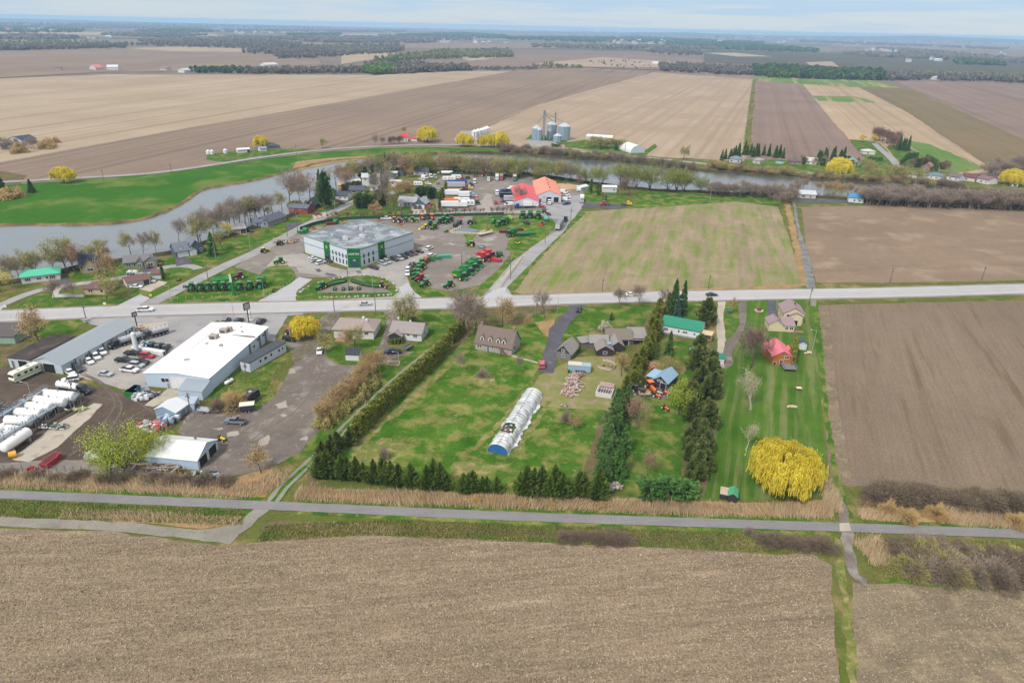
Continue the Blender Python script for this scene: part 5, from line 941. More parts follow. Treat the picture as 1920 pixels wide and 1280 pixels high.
def dealership():
 z=8.4;P=[G(572.6,473.8),G(654.5,501.8),G(676.3,501.8),G(776.0,467.8)]
 o=thing('dealership_building','large white flat roofed dealership with green corner entrance and green towers','building',None,(P[1].x,P[1].y,0.03));q=[p-P[1]for p in P]
 back=q[0]+(q[3]-q[2])*1.06+Vector((0,0,0));ring=[q[0],q[1],q[2],q[3],back]
 mb=MB();mb.prism([(p.x,p.y)for p in ring],0,z,'z');mb.build('wall',ribbed((216,226,236),1.2,.03,2,var=.04),o)
 rm=ground_mat('membrane_roof',(140,148,156),(112,120,128),sc1=9,c3=(172,178,184),c3_amt=.45,c3_sc=7,speck=.05,specs=1.0,mid=.08,streak=((q[1]-q[0]).normalized(),3,.10,20),rough=.6)
 c=sum(ring,Vector())/5;ins=[p+(c-p)*.012 for p in ring]
 rf=MB().prism([(p.x,p.y)for p in ins],z-.02,z+.06,'z').build('roof',rm,o)
 gm=M((20,112,52),rough=.4,name='dealer_green');gd=M((24,84,56),rough=.4);pr=MB()
 def strip(mb,a,b,z0,z1,n0,n1,u0=0,u1=None):
  d=(b-a);ln=d.length;d.normalize();n=Vector((d.y,-d.x,0));u1=ln if u1 is None else u1;vs=[]
  for z_ in(z0,z1):
   for u,k in((u0,n0),(u1,n0),(u1,n1),(u0,n1)):p=a+d*u+n*k;vs.append((p.x,p.y,z_))
  mb.add(vs,[(3,2,1,0),(4,5,6,7),(0,1,5,4),(1,2,6,5),(2,3,7,6),(3,0,4,7)])
 for i in range(5):strip(pr,ring[i],ring[(i+1)%5],z-.12,z+.32,-.25,.05)
 pr.build('parapet',M((150,172,160)),o)
 bd=MB()
 for i in(0,2):strip(bd,ring[i],ring[i+1],z-.28,z-.13,0,.05);strip(bd,ring[i],ring[i+1],4.75,4.95,0,.05)
 bd.build('green_band',gd,o)
 for i,(u0,u1)in((0,(15.6,19.6)),(2,(11.4,15.2))):
  tb=MB();strip(tb,ring[i],ring[i+1],0,z+.55,-.4,.35,u0,u1);tw=tb.build('tower',gm,o)
  wn=MB();strip(wn,ring[i],ring[i+1],.3,2.6,.3,.4,u0+.7,u1-.7);wn.build('window',GL,tw)
  wn=MB();strip(wn,ring[i],ring[i+1],3.2,5.2,.3,.4,u0+.9,u1-.9);wn.build('window',M((30,96,66),rough=.2),tw)
  um=(u0+u1)/2;em=MB();strip(em,ring[i],ring[i+1],6.0,7.2,.34,.42,um-.62,um+.62);e=em.build('emblem',M((210,214,60),rough=.4),tw)
  dz=MB();strip(dz,ring[i],ring[i+1],6.2,7.0,.41,.46,um-.42,um-.3);strip(dz,ring[i],ring[i+1],6.55,6.8,.41,.46,um-.42,um+.3);strip(dz,ring[i],ring[i+1],6.25,6.6,.41,.46,um+.2,um+.3);strip(dz,ring[i],ring[i+1],6.7,7.05,.41,.46,um+.2,um+.42);dz.build('emblem_animal',gm,e)
 eb=MB();strip(eb,ring[1],ring[2],0,z+.5,-.6,.5,-.25,(ring[2]-ring[1]).length+.25);en=eb.build('entrance_block',gm,o)
 gb=MB();strip(gb,ring[1],ring[2],.1,4.1,.48,.56,.9,4.3);g=gb.build('entrance_glass',M((46,92,96),rough=.12,var=.25),en)
 ln_=(ring[2]-ring[1]).length;mu=MB()
 for u in(.9,1.75,2.6,3.45,4.26):strip(mu,ring[1],ring[2],.1,4.1,.55,.6,u,u+.07)
 strip(mu,ring[1],ring[2],2.5,2.58,.55,.6,.9,4.3);mu.build('mullions',gd,g)
 cb=MB();strip(cb,ring[1],ring[2],4.55,4.75,.5,.75,0,ln_);cb.build('canopy_ledge',M((40,140,72)),en)
 def text(s,size,u,zc,n,par,mat,shear=0.0):
  cu=bpy.data.curves.new('lettering','FONT');cu.body=s;cu.size=size;cu.extrude=.03;cu.align_x='CENTER';cu.align_y='CENTER';cu.shear=shear;cu.space_character=1.05;cu.offset=.02
  tmp=bpy.data.objects.new('tmp',cu);COL.objects.link(tmp);dg=bpy.context.evaluated_depsgraph_get();me=bpy.data.meshes.new_from_object(tmp.evaluated_get(dg));bpy.data.objects.remove(tmp)
  me.materials.clear();me.materials.append(mat);t_=link('lettering',me,par);d=(ring[2]-ring[1]).normalized();nn_=Vector((d.y,-d.x,0));p=ring[1]+d*u+nn_*n
  t_.matrix_local=Matrix.Translation((p.x,p.y,zc))@Matrix.Rotation(math.atan2(d.y,d.x),4,'Z')@Matrix.Rotation(math.pi/2,4,'X');return t_
 text('AGRITEX',1.12,ln_/2,6.45,.56,en,TRIM,.3);text('158',.85,ln_/2,3.6,.62,en,TRIM)
 for i,us in((0,(21.2,23.6,26.0,28.4,30.8)),(2,(2.0,4.9,7.7))):
  for u in us:
   for z0,z1,m_ in((1.0,3.1,GL),(3.9,5.9,M((50,92,92),rough=.15))):
    wb=MB();strip(wb,ring[i],ring[i+1],z0,z1,-.02,.06,u,u+.85);w_=wb.build('window',m_,o);fb=MB();strip(fb,ring[i],ring[i+1],z0-.12,z0,-.02,.1,u-.08,u+.93);fb.build('sill',TRIM,w_)
 db=MB();strip(db,ring[2],ring[3],0,2.1,0,.07,15.6,16.5);db.build('door',M((60,90,90)),o)
 e1=(q[0]-q[1]).normalized();e2=(q[3]-q[2]).normalized()
 for a,b,s,hz in((12,9,1.3,1.4),(9,17,1.5,1.3),(22,9,.6,.7),(18,24,.8,1.5),(5,22,.6,.6),(24,26,.8,.9),(4,32,.9,.5),(14,31,.5,.7),(20,32,.5,.6)):
  p=q[1]+e1*a+e2*b;mb=MB().box(p.x-s,p.x+s,p.y-s*.7,p.y+s*.7,z,z+hz);u_=mb.build('rooftop_unit',M((205,208,210)),rf)
  MB().box(p.x-s*1.2,p.x-s,p.y-s*.3,p.y+s*.3,z,z+hz*.6).tube((p.x+s*.4,p.y,z+hz),(p.x+s*.4,p.y,z+hz+.25),s*.4,n=10).build('duct',M((170,174,178)),u_)
 for k in(1.0,4.2):
  p=q[1]+(q[2]-q[1]).normalized()*k;MB().tube((p.x,p.y+.6,z),(p.x,p.y+.6,z+1.6),.06,n=5).build('mast',WHT,rf)
dealership()
o,W=site('warehouse','long white roofed warehouse with two rooftop units',(276,724),(396,734.5),'building')
D_=38.0;blue=MTL((196,214,232));wr=ribbed((240,240,238),1.6,.02,1,rough=.35,var=.02,k=.80)
wo,ro=block(o,0,0,W,D_,4.5,.9,blue,wr,ridge='y',ov=.3,wins=[('f',.31,2.6,2.4,1.3,2),('r',.80,3.2,1.5,.9,2),('r',.90,3.2,1.5,.9,2),('r',.72,2.2,1.2,.9)],doors=[('f',.53,5.4,3.9,M((232,234,236))),('f',.35,.9,2.1),('f',.70,.5,1.6,DK)])
for x,y,s,hz in((8.5,24.5,1.3,1.5),(9.3,29.5,1.3,1.5),(10.7,30.6,.8,1.8),(8.4,20.2,.4,.5),(13.4,19.8,.5,.6),(8.6,8.6,.8,.3),(14.8,31,.3,.5),(12.6,34.6,.25,.4)):
 u_=MB().box(x-s,x+s,y-s*.8,y+s*.8,5.0,5.3+hz).build('rooftop_unit',M((178,168,156)),ro)
 if s>.7:MB().box(x-s*.6,x+s*.6,y-s*.8-.05,y-s*.8+.02,5.5,5.0+hz).build('grille',M((90,92,94)),u_)
MB().box(12.2,W+.2,28.2,28.6,5.05,5.35).build('roof_step',M((120,116,112)),ro);MB().box(5.1,5.25,16,D_,5.1,5.2).build('roof_seam',M((150,150,150)),ro)
for y in(24.2,31,35.2):MB().box(W,W+.35,y,y+.5,0,4.4).build('downspout',M((120,132,146)),o)
o,W=site('office_trailer','narrow white annex with dark flat roof beside the long warehouse',(452.5,694),(470,698.5),'building')
D2=(G(511,656)-G(470,698.5)).length
block(o,0,0,W,D2,3.2,0,SID((214,220,232)),M((74,78,88),rough=.9),kind='flat',ov=.15,wins=[('r',.28,2.0,.8,1.0),('r',.42,2.0,1.2,1.0),('r',.58,2.0,.8,1.0),('r',.8,2.0,.8,1.0),('r',.9,2.0,.6,1.0),('f',.6,2.0,.4,.8)])
o,W=site('lean_to_shed','grey roofed lean-to in front of the white warehouse',(336,746),(381,750),'shed');block(o,0,0,W,5.6,2.6,1.2,blue,MTL((158,168,180)),kind='lean',ov=.1)
o,W=site('low_shed','pale shed with an air unit beyond the small barn roofed shed',(330,771),(366,771),'shed');block(o,0,0,W,3.6,2.3,.4,blue,MTL((178,190,202)),kind='lean',ov=.1);MB().box(W,W+.8,.6,1.6,.4,1.6).build('air_unit',M((50,56,60)),o)
o,W=site('small_barn_shed','small blue grey shed with white barn shaped roof',(293,781),(332,788),'shed')
a,b_=G(293,781),G(332,788);D3=(G(355,770)-G(332,788)).length
block(o,0,0,W,D3,2.4,1.3,MTL((148,172,194)),MTL((226,230,234),0),ridge='y',ov=.25,rp=.45,doors=[('r',.5,2.0,1.9,M((120,140,158)))])
o,W=site('metal_shed','white corrugated shed with two dark open bays',(277,872),(373.5,881.5),'shed');D3=(G(406,842)-G(373.5,881.5)).length
block(o,0,0,W,D3,2.9,2.1,MTL((186,208,232)),ribbed((226,228,226),.7,.12,0,var=.1,k=.7),ridge='x',ov=.3,doors=[('r',.25,3.4,2.7,DK,'open_bay'),('r',.72,3.4,2.7,DK,'open_bay')])  # each bay is a flat dark panel, its inner shade put into the colour
MB().box(W*.66,W*.7,6.9,7.2,4.0,4.9).build('roof_vent',M((120,120,120)),o)
o,W=site('workshop','long pale workshop with grey metal roof beside the parked cars',(63,694),(119,701.5),'building');D3=(G(222,622.5)-G(119,701.5)).length
wk=SID((200,212,222));gr=ribbed((160,168,176),.5,.06,1,var=.03)
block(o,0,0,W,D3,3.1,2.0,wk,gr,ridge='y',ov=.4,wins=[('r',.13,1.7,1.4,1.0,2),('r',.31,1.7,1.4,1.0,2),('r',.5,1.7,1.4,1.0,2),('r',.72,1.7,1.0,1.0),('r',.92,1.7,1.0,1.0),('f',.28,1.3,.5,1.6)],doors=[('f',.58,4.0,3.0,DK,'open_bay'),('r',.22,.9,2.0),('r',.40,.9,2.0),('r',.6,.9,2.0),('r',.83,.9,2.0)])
for u in(.16,.34,.53,.66,.86,.95):MB().box(W,W+.25,D3*u,D3*u+.35,0,3.0).build('downspout',M((96,104,112)),o)
o2,W2=site('workshop_annex','flat brown roofed garage annex left of the workshop',(20,689),(62.5,694),'building')
block(o2,0,0,W2,18,3.4,.0,wk,ground_mat('tar_roof',(88,78,76),(76,68,66),sc1=5,c3=(104,94,92),c3_amt=.4,c3_sc=4,speck=.06,specs=.5,mid=.08),kind='flat',ov=.2,doors=[('f',.62,3.2,2.9,DK,'open_bay'),('f',.18,.9,2.6,M((110,112,118)))])
o,W=site('mobile_home','dark roofed long building with green wall at the left edge behind the amber tree',(-60,644),(30,645),'building');block(o,0,0,W,11,2.8,1.0,M((150,176,158)),M((92,84,82)),ov=.4)
MB().box(0,.12,0,0,0,0)
o,W=site('bungalow','white bungalow with taupe hip roof and front terrace between two drives',(627,633.5),(701,636.5));BR=SHG((164,150,144))
block(o,0,0,W,9.5,3.4,2.1,SID((226,226,220)),BR,ridge='x',kind='hip',ov=.7,wins=[('f',.62,2.2,1.2,.9,2),('f',.82,2.2,1.2,.9,2),('f',.62,.8,1.0,.5),('r',.6,2.2,1.0,1.0)],doors=[('f',.35,2.2,2.2,M((110,60,58)),'door')])
MB().box(1,5.5,-3,-.2,0,.25).build('terrace',M((176,132,112)),o);vents(o,[(9,6.2),(10.6,4.4)],5.3,WHT,.4)
MB().box(9.4,9.6,2.4,2.6,4,5.9).build('flue',WHT,o)
o,W=site('bungalow','white bungalow with brown patched grey roof and dark veranda',(732,635),(790.5,640.5))
block(o,0,0,W,8.2,3.0,2.2,SID((222,228,234)),SHG((158,150,148)),ridge='x',ov=.5,wins=[('f',.80,1.9,1.3,1.1,3),('f',.58,2.2,.8,.7),('r',.5,1.8,1.0,1.0)])
block(o,.2,-2.2,4.6,2.6,2.3,1.3,M((60,60,62)),SHX((158,150,148)),ridge='y',ov=.35,rname='porch_roof',wname='porch');vents(o,[(1.0,6.6),(6.0,4.6)],5.1,WHT,.3)
MB().box(1.4,3.3,2.2,2.6,4.1,4.3).box(3,4.6,4.2,4.5,4.9,5.2).build('brown_patch',M((120,84,76)),o)
o,W=site('farmhouse','big dormered farmhouse with steep brown roof and red front stair',(891,654.5),(959,667));D3=(G(975.5,652)-G(959,667)).length+1.0
fwall=M((176,170,166),var=.2)
wo,ro=block(o,0,0,W,D3,2.9,4.6,fwall,ribbed((128,112,104),.3,.08,1,rough=.9,var=.08),ridge='x',ov=.45,wins=[('f',.12,1.5,1.6,.7,2),('f',.48,2.0,.6,.8),('r',.5,5.2,.7,.9),('r',.35,1.7,1.4,1.9,2)],doors=[('f',.36,1.0,2.1,M((110,130,140))),('f',.72,1.0,2.0,M((120,116,120)))])
for cx_,cy_ in((.8,D3/2),(W-.8,D3/2)):MB().box(cx_-.4,cx_+.4,cy_-.4,cy_+.4,6.2,8.6).build('chimney',M((156,132,120),var=.2),ro)
for x in(2.3,5.2,8.1,10.1):
 dm=block(o,x-.65,.5,1.3,2.2,4.6,.7,TRIM,SHX((128,112,104)),ridge='y',ov=.18,wname='dormer',rname='dormer_roof')[0];fr=face(1.3,2.2,'f')
 fbox(MB(),fr,x-.65,.5,.35,.95,3.6,4.6,-.02,.06).build('window',GL,dm)
st=MB()
for i in range(9):st.box(9.6+i*.34,9.95+i*.34,-1.9,-.9,2.6-i*.3-.1,2.6-i*.3)
st.box(9.4,10.0,-1.9,0,2.55,2.7).build('stair',M((150,92,84)),o);MB().tube((9.5,-1.9,0),(9.5,-1.9,3.6),.07,n=5).tube((9.5,-1.9,3.5),(12.6,-1.9,.8),.05,n=5).build('railing',M((140,80,76)),o)
GW=lambda:ribbed((152,148,144),.3,.16,0,rough=.95,var=.14)
o,W=site('log_cabin','weathered gable cabin with dark upper front beside the driveway',(1042,670),(1069,676));D3=(G(1080.5,659)-G(1069,676)).length
block(o,0,0,W,D3,2.4,2.6,ribbed((132,130,130),.3,.2,2,var=.15),GW(),ridge='y',ov=.45,wins=[('f',.5,3.1,1.0,.8,2),('f',.5,1.3,.7,.7)],chim=[(W/2,.8,.25,.2)])
MB().prism([(.25,2.4),(W-.25,2.4),(W/2,4.7)],-.04,.02,'y').build('dark_gable',M((66,66,66)),o)
o,W=site('shed','small grey plank shed left of the cluster of grey sheds',(1089.5,654),(1109,651));block(o,0,0,W,3.2,2.3,.7,ribbed((132,128,124),.3,.2,2,var=.15),GW(),kind='lean',ov=.3)
o,W=site('shed_cluster','cluster of joined weathered grey sheds with crossed roofs',(1119,668),(1152,668),'shed');dkw=M((62,58,60),var=.2)
block(o,0,0,5.4,6.2,2.2,1.6,dkw,SHX((148,140,138)),ridge='y',ov=.4,wins=[('f',.5,1.3,1.2,.8)])
block(o,-1.6,5.6,6.4,5.6,2.6,1.5,ribbed((120,118,116),.3,.2,2),GW(),ridge='x',ov=.4)
block(o,5.6,3.2,3.8,6.8,2.5,1.4,dkw,GW(),ridge='y',ov=.4)
block(o,4.6,8.6,8.8,7.0,2.6,2.2,ribbed((120,116,112),.3,.2,2),SHG((130,120,110)),ridge='x',ov=.5,doors=[('f',.7,3.0,1.8,DK,'open_bay')])
block(o,13.2,9.6,5.6,6.2,2.4,1.3,ribbed((112,110,110),.3,.2,2),GW(),kind='lean',ov=.4,doors=[('f',.5,3.6,1.6,DK,'open_bay')])
MB().box(3.6,5.2,3.0,4.6,3.05,3.25).build('blue_tarp',M((140,178,206)),o)
o,W=site('green_roof_house','white bungalow with green metal roof and tan porch',(1238.5,624),(1311,638));gmr=ribbed((46,140,112),.45,.08,0,rough=.4,var=.04)
block(o,0,0,W,8.6,3.5,1.9,SID((232,234,240)),gmr,ridge='x',ov=.45,wins=[('f',.13,1.9,1.3,1.1,3),('f',.46,2.0,.5,.9),('f',.62,2.0,1.6,.7,3),('f',.86,2.0,.6,.6),('f',.7,.5,.9,.4),('r',.5,2,1,1)])
for x,y in((1.2,5),(4.2,5.2),(7.4,5.2),(10.4,5.2)):MB().box(x-.25,x+.25,y-.25,y+.25,4.9,5.7).build('roof_vent',M((70,76,76)),o)
MB().box(W+.3,W+4.2,-.6,3.4,2.75,2.95).build('porch_roof',M((220,200,160)),o);pp=MB()
for x in(W+.5,W+4.0):
 for y in(-.4,3.2):pp.box(x-.08,x+.08,y-.08,y+.08,0,2.75)
pp.build('porch_posts',M((206,186,150)),o);MB().box(W+.3,W+4.2,-.6,3.4,.4,.6).box(W+.4,W+4.1,-.6,-.5,.6,1.4).build('porch_deck',M((150,116,92)),o)
MB().box(0,W,-.06,0,0,.6).build('foundation',M((150,150,150)),o)
o,W=site('garage','dark walled garage with pale blue metal roof among the machines',(1224,724),(1249.5,732));D3=(G(1257,716)-G(1249.5,732)).length+1.6
block(o,0,0,W,D3,2.5,1.7,M((56,56,60),var=.1),MTL((150,184,208),1),ridge='y',ov=.4,doors=[('f',.72,1.8,2.1,M((40,40,44)),'door')],wins=[('f',.45,2.6,1.6,.35)])
block(o,-2.9,1.6,3.0,D3-2,1.9,.0,M((56,56,60)),MTL((158,192,216),1),kind='flat',ov=.2)
o,W=site('beige_house','beige two storey house with mauve roof behind its garage',(1466.5,606.5),(1504,609.5));mau=SHX((160,138,142));bei=SID((222,208,172));
block(o,0,0,W,9.5,4.4,2.2,bei,mau,ridge='y',ov=.5,wins=[('f',.2,3.4,.8,.9),('f',.86,1.6,1.0,1.1),('r',.4,2,1,1)])
block(o,2.1,-1.2,4.4,1.6,3.9,1.0,bei,mau,ridge='y',ov=.3,doors=[('f',.5,1.6,2.1,GL,'window')],rname='porch_roof',wname='porch');MB().box(4.2,4.6,4.6,5.0,6,7.0).build('flue',M((60,60,60)),o)
o,W=site('garage','long beige garage with mauve roof in front of the beige house',(1440.5,620.5),(1488,623));
block(o,0,0,5.0,6.0,2.8,1.6,bei,mau,ridge='y',ov=.35);block(o,5.02,0,W-5,4.6,2.5,1.4,bei,SHG((160,138,142)),kind='lean',ov=.3,wins=[('f',.32,1.5,1.0,1.0,2),('f',.74,1.5,1.2,1.0,2)])
MB().box(W,W+3.4,-1,1,.2,.4).build('patio',M((150,110,96)),o)
o,W=site('pink_roof_house','orange brick house with bright pink roof and grey rear deck',(1446.5,684),(1482,686));pk=ribbed((240,128,142),.4,.06,1,rough=.5,var=.04)
block(o,0,0,W,10.2,3.2,2.0,M((186,116,52),var=.12),pk,ridge='y',ov=.45,wins=[('f',.72,3.0,1.2,.9,2),('f',.14,.7,.9,.8)],doors=[('f',.48,1.0,2.0,M((90,60,40)))],chim=[(W*.5,.3,.4,-.4)])
block(o,W+.02,5.2,1.3,2.6,3.0,1.0,M((186,116,52)),pk,ridge='y',ov=.3,rname='side_roof',wname='side_wall');block(o,-1.3,5.4,1.3,2.6,2.8,.8,M((186,116,52)),pk,ridge='y',ov=.3,rname='side_roof',wname='side_wall')
MB().box(.8,5,10.2,12.6,2.4,2.6).build('rear_awning',M((216,216,212)),o)
dk=MB().box(2.6,6.8,-4.6,-.1,.9,1.1)
for x in(2.7,6.7):
 for y in(-4.5,-2.4):dk.box(x-.06,x+.06,y-.06,y+.06,0,2.0)
dk.box(2.6,2.7,-4.6,-.2,1.9,2.0).box(6.7,6.8,-4.6,-.2,1.9,2.0).box(2.6,6.8,-4.6,-4.5,1.9,2.0).build('deck',M((134,132,134),var=.2),o)
o,W=site('garden_shed','white garden shed with slate blue roof by the pink roofed house',(1494.5,655),(1511.5,656.5));block(o,0,0,W,3.4,2.2,.9,SID((210,218,226)),M((74,86,106),rough=.8),ridge='y',ov=.25,doors=[('f',.5,1.2,1.8,TRIM)],wins=[])
o,W=site('playhouse_shed','tiny double shed with green and rust streaked roofs',(1349,935),(1363,938),'shed')
block(o,0,0,W,2.4,1.5,.3,M((60,58,58)),ground_mat('rusty_sheet',(190,190,186),(200,168,130),sc1=1.2,speck=.1,specs=.3),kind='lean',ov=.12);block(o,W+.1,-.4,2.0,3.0,1.8,.7,M((54,56,58)),MTL((86,170,130),1),ridge='y',ov=.2)
o,W=site('garden_shed','small white shed with black roof and blue bins',(648.5,676),(673.5,677));block(o,0,0,W,3.2,2.2,.9,SID((228,228,230)),M((60,62,70),rough=.8),kind='lean',ov=.2)
o,W=site('garden_shed','tiny white and blue shed at the end of the concrete drive',(1346,682),(1357,683),'shed');block(o,0,0,W,2.6,1.9,.7,M((220,222,226)),M((40,130,100)),kind='lean',ov=.15)
o,W=site('wishing_well','little green roofed wishing well on the grass oval',(1363.5,590),(1369,590),'garden ornament');MB().lathe([(0,0),(.6,0),(.6,.8),(.45,.8),(.45,.1),(0,.1)],10,(.6,.6)).build('basin',M((120,116,112)),o);roofmesh(0,0,1.3,1.3,1.7,.6,'x','gable',.2,.08,.5).build('roof',M((30,110,92)),o);MB().tube((.1,.6,0),(.1,.6,1.9),.06,n=4).tube((1.1,.6,0),(1.1,.6,1.9),.06,n=4).build('posts',M((90,70,60)),o)
